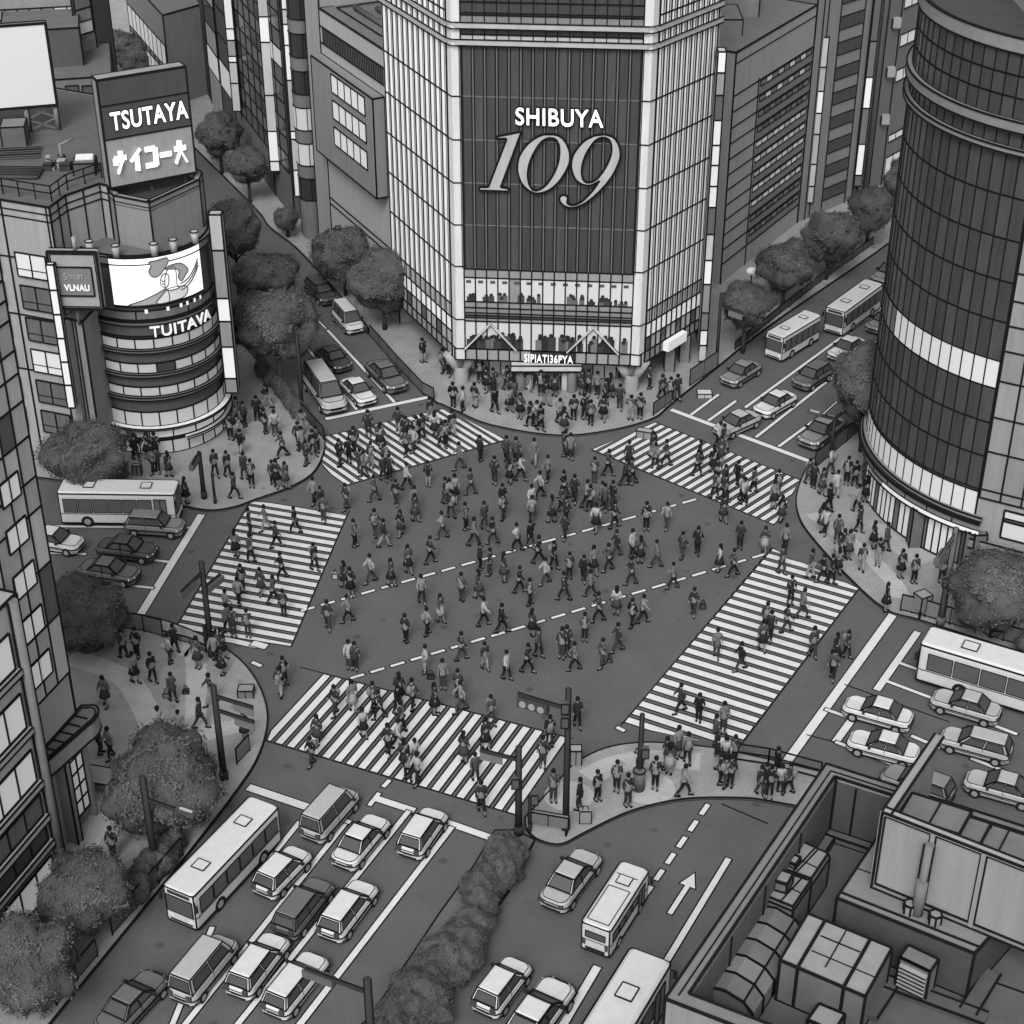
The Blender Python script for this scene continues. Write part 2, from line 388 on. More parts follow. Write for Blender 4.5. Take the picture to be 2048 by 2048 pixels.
# south-west carriageway
line(Q(3, 1, -60, 145), Q(3, 1, 400, 300), .6); line(Q(3, 1, 620, 385), Q(3, 1, 705, 420), .5)
line(Q(3, 1, 905, 230), Q(3, 1, 1195, 325), .5); line(Q(3, 1, 1430, 408), Q(3, 1, 1765, 525), .5)
line(Q(3, 1, 855, 285), Q(3, 1, 930, 190)); line(Q(3, 1, 960, 145), Q(3, 1, 1008, 92))
line((690, 1648), (360, 2062), .32); line((818, 1622), (465, 2062), .32); line((904, 1654), (590, 2062), .36); line(Q(3, 1, 330, 405), Q(3, 1, 100, 690), .32)
line(Q(3, 1, -330, 1200), Q(3, 0, 1250, 2060), .3)
# east road
line(Q(2, 3, 950, 765), Q(2, 3, 30, 2040), .6)
line(Q(2, 3, 1130, 905), Q(2, 3, 820, 1345), .5); line(Q(2, 3, 660, 1530), Q(2, 3, 510, 1735), .5)
line(Q(2, 3, 995, 1140), Q(2, 3, 1420, 1295)); line(Q(2, 3, 890, 1275), Q(2, 3, 1250, 1410)); line(Q(2, 3, 430, 1488), Q(2, 3, 630, 1560))
line(Q(2, 3, 510, 1735), Q(2, 3, 1000, 1930)); line(Q(2, 3, 1080, 1690), Q(2, 3, 1300, 1782)); line(Q(2, 3, 1530, 1858), Q(2, 3, 1990, 2040)); line(Q(2, 3, 1750, 1425), Q(2, 3, 2050, 1530))
line(Q(2, 3, 1570, 1560), Q(2, 3, 1880, 1680))
# arrow
a0, a1 = G(*Q(3, 2, 1190, 1100)).xy, G(*Q(3, 2, 1325, 890)).xy; d = (a1-a0).normalized(); n = Vector((-d.y, d.x)); t1 = G(*Q(3, 2, 1377, 795)).xy
outlined(ln, [a0-n*.11, a1-n*.11, a1-n*.36, t1, a1+n*.36, a1+n*.11, a0+n*.11], .004, e=.07)
struct(ln, 'road_markings')
# thin joints in the asphalt and pavement
jt = MB()
def joint(p, q, w=.09, z=.006):
    a, b = G(*p, z).xy, G(*q, z).xy; d = (b-a).normalized(); n = Vector((-d.y, d.x))*(w/2)
    jt.face([(*(a-n), z), (*(b-n), z), (*(b+n), z), (*(a+n), z)], INK)
joint(Q(2, 3, 575, 1300), Q(2, 3, 1370, 1585), z=.012); joint(Q(2, 3, 290, 1680), Q(2, 3, 520, 1740), z=.012); joint(Q(3, 2, 1580, 270), Q(3, 2, 1932, 420))
for hull in ([Q(1, 1, 500, 1365), Q(1, 1, 1420, 1150)], [Q(1, 1, 650, 1742), Q(1, 1, 1870, 1395)], [Q(1, 2, 600, 1465), Q(2, 3, 50, 100)], [Q(1, 2, 1080, 1250), Q(1, 3, 240, 1690)], [(699, 1020), (583, 1293)], [(500, 1003), (350, 1257)], [(1546, 1096), (1242, 1450)], [(1718, 1178), (1477, 1497)], [(600, 1334), (1147, 1477)], [(533, 1482), (1034, 1631)]):
    joint(*hull, w=.07, z=.014)
struct(jt, 'road_joint_lines')
# ================================================================ buildings
def lit(v=225, e=.35): return mat(v*.86, 'flat', round(e*.62, 3))
def rows_mesh(root, Fc, ts, zs, cell, o=.05, lr=.05, name='window', frame='window_frame', per='row', kind=None, inkm=None, rv=None, rh=None):
    """cells between ts and zs; cell(i,j)->material or None; every row (or cell) its own part"""
    nt_, nz = len(ts)-1, len(zs)-1
    objs = []
    for j in range(nz):
        mb = MB()
        for i in range(nt_):
            m = cell(i, j)
            if m is None: continue
            mb.slab(Fc, ts[i], ts[i+1], zs[j], zs[j+1], -.05, o, m)
            if per == 'cell': part(mb, name, root, kind); mb = MB()
        if mb.f: objs.append(part(mb, name, root, kind))
    fr = MB(); fm = inkm or INK; rv = rv or lr; rh = rh or lr
    for t in ts: fr.beam(Fc(t, zs[0], o), Fc(t, zs[-1], o), 2*rv, 2*rv, fm)
    for z in zs: fr.beam(Fc(ts[0], z, o), Fc(ts[-1], z, o), 2*rh, 2*rh, fm)
    part(fr, frame, root)
    return objs
def lsp(a, b, n): return [a+(b-a)*i/n for i in range(n+1)]
def bldg(name, label, cat, poly, z1, m, mtop=None, z0=0, group=None, r=.07, roofname='roof', vertical=True):
    c = sum((Vector((p[0], p[1])) for p in poly), Vector((0, 0)))/len(poly)
    root = empty(name, (c.x, c.y, z0)); tag(root, label, cat, group)
    mb = MB(); mb.prism([(p[0], p[1]) for p in poly], z0, z1-.02, m); mb.polyink(poly, z0, z1, r, vertical); part(mb, 'wall', root)
    rf = MB(); k = Vector((c.x, c.y))
    inner = [(p[0]+(k.x-p[0])*.02, p[1]+(k.y-p[1])*.02) for p in poly]
    rf.prism(inner, z1-.3, z1+.03, mtop or mat(90)); part(rf, roofname, root)
    return root
def depth_pt(p, q, d):
    """point d metres behind the facade p->q (left to right)"""
    f = Face(p, q); return p - f.n*d
# ---------------------------------------------------------------- round-cornered glass department store
FL, FR, BL, BR = G(914, 776), G(1276, 790), G(788, 652), G(1398, 712)
FL.z = FR.z = BL.z = BR.z = 0
fF, fL, fR = Face(FL, FR), Face(BL, FL), Face(FR, BR)
sof = Hz(FL, 716); top = 47.0
bk1, bk2 = BL+Vector((0, 22, 0)), BR+Vector((0, 18, 0))
root = empty('department_store', (FL+FR)/2+Vector((0, 8, 0)))
tag(root, 'tall department store, dark glass front between pale flanks, with a large numeral sign', 'department store')
poly = [FL, FR, BR, bk2, bk1, BL]
mb = MB(); mb.prism([(p.x, p.y) for p in poly], sof, top, mat(150)); part(mb, 'wall', root)
ins = [FL+Vector((1.3, 2.2, 0)), FR+Vector((-1.3, 2.2, 0)), BR+Vector((-1, 3, 0)), bk2+Vector((-1, -1, 0)), bk1+Vector((1, -1, 0)), BL+Vector((1, 3, 0))]
mb = MB(); mb.prism([(p.x, p.y) for p in ins], 0, sof-.02, mat(150)); part(mb, 'ground_floor_wall', root)
corner = .62
zz = lambda y: Hz(FL, y)
ys_low = [724, 695, 640, 613, 600, 553, 536]                 # fascia .. shop floor windows
zmain = [zz(y) for y in (536, 531, 448, 364, 278, 191, 87)]
tsF = lsp(corner, fF.L-corner, 15)
dark, dark2, mid, grey = mat(62, 'glass'), mat(70, 'glass'), mat(108, 'wall'), mat(140, 'wall')
# corner piers, pale and slightly rounded
cp = MB()
for A, f1, f2, s1 in ((FL, fF, fL, 0), (FR, fR, fF, 1)):
    if s1 == 0: pts = [fL(fL.L-.45, 0, .05), fF(.05, 0, .14), fF(corner, 0, .08), fF(corner, 0, -.3), fL(fL.L-.45, 0, -.3)]
    else: pts = [fF(fF.L-corner, 0, -.3), fF(fF.L-corner, 0, .08), fF(fF.L-.05, 0, .14), fR(.45, 0, .05), fR(.45, 0, -.3)]
    cp.prism([(p.x, p.y) for p in pts], sof, top, mat(168, 'wall'))
    for p in (pts[0], pts[2]) if s1 == 0 else (pts[1], pts[3]): cp.ink((p.x, p.y, sof), (p.x, p.y, top), .05)
    for y in (695, 637, 531, 448, 364, 278, 191): z = zz(y); cp.loop([(p.x, p.y, z) for p in (pts[:3] if s1 == 0 else pts[1:4])], .05, False)
part(cp, 'corner_pier', root)
# front: dark curtain wall
rows_mesh(root, fF, tsF, [zmain[0]]+zmain[2:], lambda i, j: dark if (i*7+j*3) % 4 else dark2, lr=.035, inkm=mat(98, 'flat'))
mul = MB()
for t in tsF: mul.beam(fF(t-.09, zmain[0], .08), fF(t-.09, zmain[-1], .08), .07, .05, INK); mul.beam(fF(t+.09, zmain[0], .08), fF(t+.09, zmain[-1], .08), .07, .05, INK)
part(mul, 'mullion', root)
up = [zz(y) for y in (87, 78, 67, 52, 44, 28, 24, 2)]; upm = [grey, mat(150), dark, mat(125), mat(100, 'wall'), mat(140), dark, ]
rows_mesh(root, fF, tsF, up, lambda i, j: upm[j], lr=.04, rh=.06)
zt = lsp(up[-1]+.01, top-.2, 3); rows_mesh(root, fF, tsF, zt, lambda i, j: (dark, mid, dark)[j])
led = MB()
for y in (82, 48): z = zz(y); led.slab(fF, .3, fF.L-.3, z-.14, z+.14, 0, .28, mat(150)); led.slab(fL, 0, fL.L-.3, z-.14, z+.14, 0, .22, mat(150)); led.slab(fR, .3, fR.L, z-.14, z+.14, 0, .22, mat(150))
for y in (82, 48):
    for e in (-.2, .2):
        z = zz(y)+e; led.loop([fL(0, z, .24), fL(fL.L-.3, z, .24), fF(.1, z, .3), fF(fF.L-.1, z, .3), fR(.3, z, .24), fR(fR.L, z, .24)], .04, False)
part(led, 'cornice', root)
# flanks: pale vertical panels, alternating wide and narrow
def flank(fc, n, t0, t1, low):
    W = (t1-t0)/n; ts = []
    for i in range(n): ts += [t0+W*i, t0+W*(i+.62)]
    ts.append(t1)
    zs = [zz(y) for y in (640, 613, 531, 448, 364, 278, 191, 87, 48, 24)]+[top-.2]
    L1, L2 = mat(188, 'wall', .16), mat(160, 'wall', .11)  # faint glow added to brighten the shaded wall panels, no lamp behind them
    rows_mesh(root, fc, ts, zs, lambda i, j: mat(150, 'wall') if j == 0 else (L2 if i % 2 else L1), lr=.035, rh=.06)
    mu = MB()
    for i in range(n+1): mu.beam(fc(t0+W*i, sof, .09), fc(t0+W*i, top-.2, .09), .09, .08, INK)
    part(mu, 'mullion', root)
    # shop floor windows and fascia
    tt = lsp(t0, t1, n)
    rows_mesh(root, fc, tt, [sof, zz(695), zz(668), zz(640)], lambda i, j: (mat(118, 'wall'), mat(150, 'glass', .15) if (i*5) % 3 else mat(90, 'glass'), mat(205, 'glass', .3))[j], lr=.06)
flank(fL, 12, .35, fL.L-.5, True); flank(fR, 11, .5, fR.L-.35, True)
# front lower floors
rows_mesh(root, fF, tsF, [zz(613), zz(601), zz(553), zz(536)], lambda i, j: (mat(110, 'wall'), lit(205, .3) if i != 4 else mat(120), mat(115, 'wall'))[j], lr=.055)
rows_mesh(root, fF, tsF, [zz(y) for y in (640, 633, 628, 623, 613)], lambda i, j: (mat(120), mat(60), mat(95), mat(110))[j], lr=.05)
rows_mesh(root, fF, tsF, [zz(695), zz(640)], lambda i, j: lit(200, .28), lr=.06)
fas = []
rows_mesh(root, fF, lsp(-.1, fF.L+.1, 17), [sof-.05, zz(695)], lambda i, j: mat(118, 'wall') if i not in (7, 8, 9, 10) else mat(40, 'wall'), lr=.06, name='fascia_panel', frame='fascia_frame')
# shoppers and shelves seen in the lit windows
cw = MB()
for k in range(46):
    t = R.uniform(.9, fF.L-.9); z0 = zz(694); h = R.uniform(.5, 1.35); wd = R.uniform(.14, .34); mm = mat(R.choice((38, 52, 70, 95)))
    cw.slab(fF, t-wd, t+wd, z0+.02, z0+h*.8, .052, .075+k*.0008, mm); c0 = fF(t, z0+h*.8+.12, .085); cw.tube(c0, c0+fF.n*(.02+k*.0008), .14, .14, mat(35), 8)
for k in range(26):
    t = R.uniform(.9, fF.L-.9); z0 = zz(600); h = R.uniform(.2, .8); wd = R.uniform(.1, .28); mm = mat(R.choice((45, 60, 85)))
    cw.slab(fF, t-wd, t+wd, z0+.02, z0+h*.7, .052, .075+k*.001, mm); c0 = fF(t, z0+h*.7+.1, .085); cw.tube(c0, c0+fF.n*(.02+k*.001), .12, .12, mat(40), 8)
for k in range(14):
    t = .9+k*(fF.L-2)/13; z0 = zz(564); cw.slab(fF, t-.15, t+.18, z0, z0+.2, .052, .08, mat(70))
o = part(cw, 'shop_display', root); o['kind'] = 'stuff'
br = MB(); za, zb = zz(694), zz(642)
for tc_ in (fF.L*.19, fF.L*.745):
    for s_ in (-1, 1):
        br.beam(fF(tc_, zb, .2), fF(tc_+s_*1.75, za, .2), .2, .1, mat(170)); br.beam(fF(tc_-.13*s_*0, zb, .27), fF(tc_+s_*1.75+s_*.14, za, .27), .05, .04, INK); br.beam(fF(tc_-s_*.1, zb, .27), fF(tc_+s_*1.75-s_*.14, za, .27), .05, .04, INK)
part(br, 'cross_brace', root)
# fascia lettering
lt = MB(); q = [fF.pl(*p) for p in ((1049, 705), (1146, 709), (1146, 724), (1049, 721))]
text_on(lt, fF, 'SIPIATI36PYA', q, .30, mat(235, 'flat', .3), .005); part(lt, 'lettering', root)
# big numeral sign
zq = lambda pts: [Vector(fF.pl(930+u*.17598, 190+v*.17598, .3)) for u, v in pts]
one = [(360, 472), (640, 415), (405, 1045), (500, 1062), (495, 1092), (160, 1080), (160, 1045), (265, 1045), (470, 512), (470, 492), (360, 494)]
zo = crom([(955, 445), (1060, 460), (1140, 530), (1188, 650), (1185, 770), (1130, 890), (1050, 1000), (950, 1080), (830, 1115), (740, 1090), (650, 1010), (605, 900), (595, 800), (620, 690), (690, 580), (780, 500), (870, 455)])
zi = crom([(970, 485), (1030, 500), (1065, 560), (1075, 640), (1060, 760), (1020, 870), (960, 970), (900, 1040), (820, 1083), (765, 1070), (725, 1000), (712, 900), (730, 780), (780, 660), (850, 550), (910, 500)])
no = crom([(1580, 445), (1680, 475), (1740, 550), (1765, 650), (1755, 740), (1700, 870), (1620, 990), (1530, 1090), (1430, 1180), (1330, 1245), (1220, 1278), (1140, 1262), (1085, 1215), (1075, 1165), (1110, 1135), (1160, 1150), (1165, 1190), (1160, 1225), (1200, 1248), (1260, 1243), (1340, 1200), (1420, 1120), (1485, 1040), (1530, 970)], 4, False)+crom([(1510, 985), (1430, 1022), (1340, 1015), (1260, 960), (1218, 870), (1207, 780), (1230, 680), (1290, 590), (1370, 510), (1470, 460)], 4, False)
ni = crom([(1580, 480), (1640, 510), (1665, 580), (1660, 670), (1620, 780), (1560, 880), (1490, 960), (1410, 995), (1350, 970), (1325, 890), (1335, 780), (1380, 660), (1450, 550), (1510, 495)])
sg = MB(); mp = lambda x, y, o: fF(x, y, o)
for loops in ([one], [zo, zi], [no, ni]):
    L = [zq(l) for l in loops]; fillpoly(sg, L, mp, .34, mat(138, 'wall'), .2)
    for l in L: sg.loop([fF(p.x, p.y, .3) for p in l], .075)
part(sg, 'numeral_sign', root)
sg = MB(); q = [Vector(fF.pl(930+u*.17598, 190+v*.17598, .3)) for u, v in ((576, 142), (1570, 172), (1572, 370), (576, 336))]
bb = text_on(sg, fF, 'SHIBUYA', q, .40, mat(250, 'flat', .45), .010)
text_on(sg, fF, 'SHIBUYA', q, .28, INK, .055, box=bb)
part(sg, 'name_sign', root)
# columns, entrance canopy
def ycolumn(px, py, rad, zt):
    c = G(px, py); mb = MB(); m = mat(140); zm = zt*.58
    mb.tube((c.x, c.y, 0), (c.x, c.y, zm), rad, rad, m, 16, False)
    for s_ in (-1, 1): mb.tube((c.x+s_*rad*.45, c.y, zm-.35), (c.x+s_*rad*1.7, c.y, zt), rad*.62, rad*.75, m, 10)
    mb.tube((c.x, c.y, zm-.4), (c.x, c.y, zt), rad*.5, rad*.5, mat(95), 10)
    mb.loop([(c.x+rad*math.cos(a*math.pi/10), c.y+rad*math.sin(a*math.pi/10), .03) for a in range(20)], .05)
    part(mb, 'column', root)
ycolumn(923, 764, .52, sof); ycolumn(1262, 781, .52, sof)
mb = MB(); a = G(1036, 781); b = G(1148, 785)
for c, wd in ((G(1041, 782), .33), (G(1143, 786), .33)): mb.prism([(c.x+wd*math.cos(k*math.pi/8), c.y+wd*math.sin(k*math.pi/8)) for k in range(16)], 0, sof-.55, mat(105))
for c in (G(1058, 779), G(1130, 781)): mb.box(c.x-.28, c.x+.28, c.y-.2, c.y+.4, 0, sof-.55, mat(165)); mb.polyink([(c.x-.28, c.y-.2), (c.x+.28, c.y-.2), (c.x+.28, c.y+.4), (c.x-.28, c.y+.4)], 0, sof-.55, .04)
y0 = min(a.y, b.y)-.35
mb.box(a.x-.5, b.x+.5, y0, y0+3, sof-.55, sof-.1, mat(165)); mb.polyink([(a.x-.5, y0), (b.x+.5, y0), (b.x+.5, y0+3), (a.x-.5, y0+3)], sof-.55, sof-.1, .05); mb.loop([(a.x-.5, y0, sof-.55), (b.x+.5, y0, sof-.55)], .08, False)
part(mb, 'entrance_canopy', root)
# lit shop front under the soffit
sf = Face(ins[0], ins[1]); rows_mesh(root, sf, lsp(.1, sf.L-.1, 12), [.1, sof-.1], lambda i, j: lit(178, .22) if i % 3 else lit(150, .12), lr=.05, name='shop_window')
for f_, n_ in ((Face(ins[5], ins[0]), 7), (Face(ins[1], ins[2]), 7)):
    rows_mesh(root, f_, lsp(.1, f_.L-.1, n_), [.1, sof*.7, sof-.1], lambda i, j: lit(175, .2) if (i+j) % 4 else mat(105, 'wall'), lr=.05, name='shop_window')
pz = MB()
for t in (.55, .8):
    p = fR(fR.L*t, 0, -.3); pz.prism([(p.x-.35, p.y-.3), (p.x+.35, p.y-.3), (p.x+.35, p.y+.3), (p.x-.35, p.y+.3)], 0, sof, mat(110)); pz.polyink([(p.x-.35, p.y-.3), (p.x+.35, p.y-.3), (p.x+.35, p.y+.3), (p.x-.35, p.y+.3)], 0, sof, .04)
q0 = [fR.pl(*p) for p in ((1325, 688), (1362, 662), (1362, 676), (1325, 703))]
pz.slab(fR, q0[0][0], q0[1][0], sof+.05, sof+.75, 0, .5, lit(235, .4)); part(pz, 'side_entrance', root)
# ---------------------------------------------------------------- vertical sign beside the store
def vsign(label, px_top, px_bot, wpx, tones, yb, thick=.5, group='vertical blade signs on the buildings', face_at=None, cat='sign', seg=None, ang=0, side=160):
    """px_top/px_bot: pixel of the left edge top and bottom; yb: ground pixel y under its base"""
    g0 = G(px_bot[0], yb); z0 = Hz(g0, px_bot[1]); g0.x = G(px_bot[0], px_bot[1], z0).x; z1 = Hz(g0, px_top[1])
    S = F/((G(*px_bot, z0)-CAM).dot(FW)); wd = wpx/S
    a = Vector((g0.x, g0.y, 0)); dx = Vector((math.cos(ang), math.sin(ang), 0))*wd; dy = Vector((-math.sin(ang), math.cos(ang), 0))*thick
    root = empty('blade_sign', (g0.x, g0.y, z0)); tag(root, label, cat, group)
    mb = MB(); mb.prism([(p.x, p.y) for p in (a, a+dx, a+dx+dy, a+dy)], z0, z1, mat(side)); mb.polyink([a, a+dx, a+dx+dy, a+dy], z0, z1, .06); mb.loop([(p.x, p.y, z0) for p in (a, a+dx)], .05, False)
    mb.beam((a+dy*.5)+Vector((0, 0, z0+.3)), (a+dy*3)+Vector((0, 0, z0+.3)), .2, .2, mat(60)); mb.beam((a+dy*.5)+Vector((0, 0, z1-.5)), (a+dy*3)+Vector((0, 0, z1-.5)), .2, .2, mat(60))
    part(mb, 'frame', root)
    n = len(tones); zs = seg or lsp(z1, z0, n); f = Face(a, a+dx)
    if seg: zs = [Hz(g0, y) for y in seg]
    for k in range(n):
        m = tones[k]; m = lit(m, .45) if m > 190 else mat(m, 'wall')
        p = MB(); p.slab(f, .05, wd-.05, zs[k+1]+.04, zs[k]-.04, -.05, .05, m); p.beam(f(0, zs[k+1], .06), f(wd, zs[k+1], .06), .1, .12, INK); part(p, 'panel', root)
    return root
vsign('tall thin blade sign with white and grey panels beside the glass department store', (1437, 104), (1398, 700), 15, [225, 120, 75, 215, 215, 215, 215, 75, 150, 225, 110, 90, 215, 150], 735, .9, seg=[104, 145, 190, 240, 290, 330, 372, 414, 468, 520, 568, 625, 660, 690, 722])
# ---------------------------------------------------------------- grey block left of the store, with raised sign panel
A, B = G(668, 528), G(800, 650)
f = Face(A, B); H = Hz(A, 16)
back = f.n*-14
root = bldg('office_block', 'plain grey block with a raised panel holding three rows of lit windows', 'building', [A, B, B+back, A+back], H, mat(132, 'wall'), mat(96))
ts = [f.pl(664, 60)[0], f.L-.2]
z1, z2 = f.pl(655, 62)[1], f.pl(655, 96)[1]
mb = MB(); a = f.pl(655, 60); b = f.pl(655, 92)
mb.slab(f, .6, f.L, b[1], a[1], -.05, .04, mat(70, 'wall'))
for k in range(40): t = .6+k*(f.L-.6)/39; mb.ink(f(t, b[1], .05), f(t, a[1], .05), .045)
mb.ink(f(0, a[1], .06), f(f.L, a[1], .06), .05); mb.ink(f(0, b[1], .06), f(f.L, b[1], .06), .05)
part(mb, 'louvre_strip', root)
mb = MB(); tR, zt_ = f.pl(745, 198, .9); _, zb_ = f.pl(745, 390, .9); mb.slab(f, .15, tR, zb_, zt_, 0, .9, mat(104, 'wall'))
c8 = [f(.15, zb_, .9), f(tR, zb_, .9), f(tR, zt_, .9), f(.15, zt_, .9)]; mb.loop(c8, .06); mb.loop([f(tR, zt_, .9), f(tR, zt_, 0), f(tR, zb_, 0), f(tR, zb_, .9)], .06)
mb.ink(f(.15, zt_, 0), f(tR, zt_, 0), .06); part(mb, 'raised_panel', root)
for k, y in enumerate((196, 245, 296)):
    zc = f.pl(731, y, .9); t0 = f.pl(664, 170, .9)[0]; t1 = f.pl(731, 220, .9)[0]; za = f.pl(731, (232, 284, 336)[k], .9)[1]
    zb2 = f.pl(731, (196, 248, 301)[k], .9)[1]
    rows = MB(); tt = lsp(t0, t1, 5)
    for i in range(5): rows.slab(f, tt[i], tt[i+1], za, zb2, .85, .94, lit(222, .35))
    for t in tt: rows.ink(f(t, za, .95), f(t, zb2, .95), .05)
    rows.ink(f(t0, za, .95), f(t1, za, .95), .05); rows.ink(f(t0, zb2, .95), f(t1, zb2, .95), .05)
    part(rows, 'window', root)
rf = MB(); rf.polyink([A+f.d*1-f.n*1, B-f.n*1, B-f.n*12, A+f.d*1-f.n*12], H, H+.15, .05, False)
for k in range(4): rf.tube(A+f.d*(2+k)-f.n*(2+k*1.3)+Vector((0, 0, H+.3)), B-f.n*(2+k*1.3)+Vector((0, 0, H+.3)), .2, .2, mat(80), 6)
rf.box(A.x+4, A.x+8, A.y+5, A.y+8, H, H+1.5, mat(100)); part(rf, 'roof_duct', root)
mb = MB(); zl = f.pl(664, 397)[1]; mb.ink(f(0, zl, .03), f(f.L, zl, .03), .05); mb.ink(f(0, zl-.5, .03), f(f.L, zl-.5, .03), .05); part(mb, 'string_course', root)
# ---------------------------------------------------------------- slabs along the north-west street, right-hand side
LR = [(668, 528), (640, 498), (603, 461), (590, 442), (552, 395), (512, 340), (478, 292), (450, 250), (425, 210), (400, 160), (380, 110)]
def slabb(i0, i1, label, m, name='office_tower', top=46, dp=8, cols=3, rows=16, tone=None, mode='grid', z0=0):
    A, B = G(*LR[i1]), G(*LR[i0]); f = Face(A, B); bk = -f.n*dp
    root = bldg(name, label, 'building', [A, B, B+bk, A+bk], top, mat(m, 'wall'), group='towers along the street behind the grey block')
    if mode == 'grid':
        zs = lsp(4, top-1, rows*2); tt = lsp(.4, f.L-.4, cols)
        rows_mesh(root, f, tt, zs, lambda i, j: None if j % 2 else (tone(i, j) if tone else mat(56, 'glass')), lr=.05)
    return root, f
def thin(i0, t0, t1, label, m, dp, kind='plain'):
    pass
r1, f1 = slabb(0, 1, 'narrow plain grey slab end standing next to the raised window panel block', 120, top=47, mode='none')
# round-fronted dark tower
c = (G(*LR[1])+G(*LR[2]))/2+Vector((.25, 1.0, 0)); rad = 1.0
root = empty('round_tower', (c.x, c.y, 0)); tag(root, 'slim dark tower with a rounded front and stacked banded windows behind the street tree', 'building', 'towers along the street behind the grey block')
n = 20; ring = [(c.x+rad*math.cos(math.pi+k*math.pi/n*1.0), c.y+rad*1.3*math.sin(math.pi+k*math.pi/n)) for k in range(n+1)]+[(c.x+rad, c.y+6), (c.x-rad, c.y+6)]
mb = MB(); mb.prism(ring, 0, 47, mat(88, 'wall')); mb.polyink(ring, 0, 47, .05, False); mb.ink((ring[0][0], ring[0][1], 0), (ring[0][0], ring[0][1], 47), .06); mb.ink((ring[n][0], ring[n][1], 0), (ring[n][0], ring[n][1], 47), .06)
part(mb, 'wall', root)
for j in range(15):
    z0 = 3.5+j*2.9; w_ = MB(); m = mat(50, 'glass') if j not in (1, 2) else lit(200, .3)
    seg = [(c.x+(rad+.05)*math.cos(math.pi+k*math.pi/n), c.y+(rad*1.3+.05)*math.sin(math.pi+k*math.pi/n)) for k in range(1, n)]
    w_.rings([[(p[0], p[1], z0) for p in seg], [(p[0], p[1], z0+1.8) for p in seg]], m, False, False, closed=False)
    w_.loop([(p[0], p[1], z0) for p in seg], .05, False); w_.loop([(p[0], p[1], z0+1.8) for p in seg], .05, False)
    for k in (4, 10, 15): w_.ink((seg[k][0], seg[k][1], z0), (seg[k][0], seg[k][1], z0+1.8), .04)
    part(w_, 'window', root)
vsign('blade sign of white and grey panels hanging beside the slim round tower', (572, -40), (590, 392), 20, [215, 150, 225, 225, 140, 225, 150, 220], 462, .5, seg=[-40, 18, 48, 90, 160, 262, 278, 340, 392])
def lt4(i, j): return lit(205, .3) if (j in (6, 7) and i < 2) else mat(58, 'glass')
slabb(3, 4, 'dark slab tower with paired window bays between two blade signs', 76, cols=2, rows=14, tone=lt4)
vsign('blade sign with a long white lower panel in front of the paired-window tower', (518, -30), (541, 340), 19, [140, 225, 150, 150, 228, 215], 412, .5, seg=[-30, 33, 84, 190, 262, 322, 342])
slabb(4, 6, 'wide dark tower with a close grid of small windows above the street trees', 84, cols=6, rows=15, tone=lambda i, j: mat(60, 'glass'))
vsign('blade sign of grey and white panels near the top of the distant street', (441, -20), (466, 220), 16, [215, 220, 120, 222, 150, 150], 318, .5, seg=[-20, 57, 80, 112, 124, 166, 222])
slabb(6, 7, 'dark tower with curved thin lit bands beyond the distant blade sign', 62, cols=1, rows=8, tone=lambda i, j: mat(66, 'glass') if j % 4 else lit(220, .3))
slabb(7, 8, 'pale narrow tower with large white windows far up the street', 120, cols=1, rows=9, tone=lambda i, j: lit(218, .3) if (j//2) % 3 != 1 else mat(60, 'glass'))
slabb(8, 9, 'very dark windowless slab far up the street', 50, cols=1, rows=1, mode='none')
# row on the left side of the far street
A, B = G(268, 120), G(345, 215)
root = bldg('shop_row', 'distant low row with a lit glazed street front behind the billboard sign', 'building', [A, B, B+Vector((5, 6, 0)), A+Vector((2, 9, 0))], 9, mat(96, 'wall'), group=None)
f = Face(A, B); rows_mesh(root, f, lsp(.2, f.L-.2, 9), [.4, 3.2, 3.8, 6.0], lambda i, j: None if j == 1 else lit(205, .3), lr=.05)
# ---------------------------------------------------------------- pale annex and round corner store
P1 = G(181, 925); zr = Hz(P1, 415)
top_px = [(-60, 391), (0, 399), (98, 415), (130, 391), (199, 367), (215, 372)]
an = [G(x, y, zr) for x, y in top_px]
for p in an: p.z = 0
poly = an+[an[-1]+Vector((2, 14, 0)), an[0]+Vector((-4, 22, 0))]
root = bldg('annex_building', 'pale stone annex with a cluttered roof terrace, left of the round corner store', 'building', poly, zr, mat(124, 'wall'), mat(80))
mb = MB()
for e in (.5, .95): mb.loop([p+Vector((0, 0, zr-e)) for p in an], .05, False)
for z in (zr-3.6, zr-7.4, zr-11.2): mb.loop([p+Vector((0, 0, z))+Vector((0, -.03, 0)) for p in an], .05, False)
f = Face(an[1], an[2]); f2 = Face(an[2], an[3]); f3 = Face(an[3], an[4])
for ff, ts_ in ((f2, (0, .5)), (f3, (.5,)), (f, (.93,))):
    for t in ts_: mb.ink(ff(ff.L*t, 0, .03), ff(ff.L*t, zr, .03), .05)
part(mb, 'string_course', root)
f = Face(an[0], an[2]); zs = []
for k in range(9):
    z1_ = zr-3.2-k*2.15; zs.append((z1_-1.55, z1_))
for k, (za, zb) in enumerate(zs):
    if za < .3: break
    for c0 in (f.L-2.9, f.L-6.2):
        mb = MB(); m = lit(215, .35) if k in (0, 3, 6, 7) else mat(92, 'glass')
        mb.slab(f, c0, c0+1.0, za, zb, -.05, .05, m); mb.slab(f, c0+1.08, c0+2.1, za, zb, -.05, .05, m)
        mb.loop([f(c0, za, .06), f(c0+2.1, za, .06), f(c0+2.1, zb, .06), f(c0, zb, .06)], .05); mb.ink(f(c0+1.04, za, .06), f(c0+1.04, zb, .06), .05); mb.ink(f(c0, za+.5, .06), f(c0+2.1, za+.5, .06), .03)
        part(mb, 'window', root)
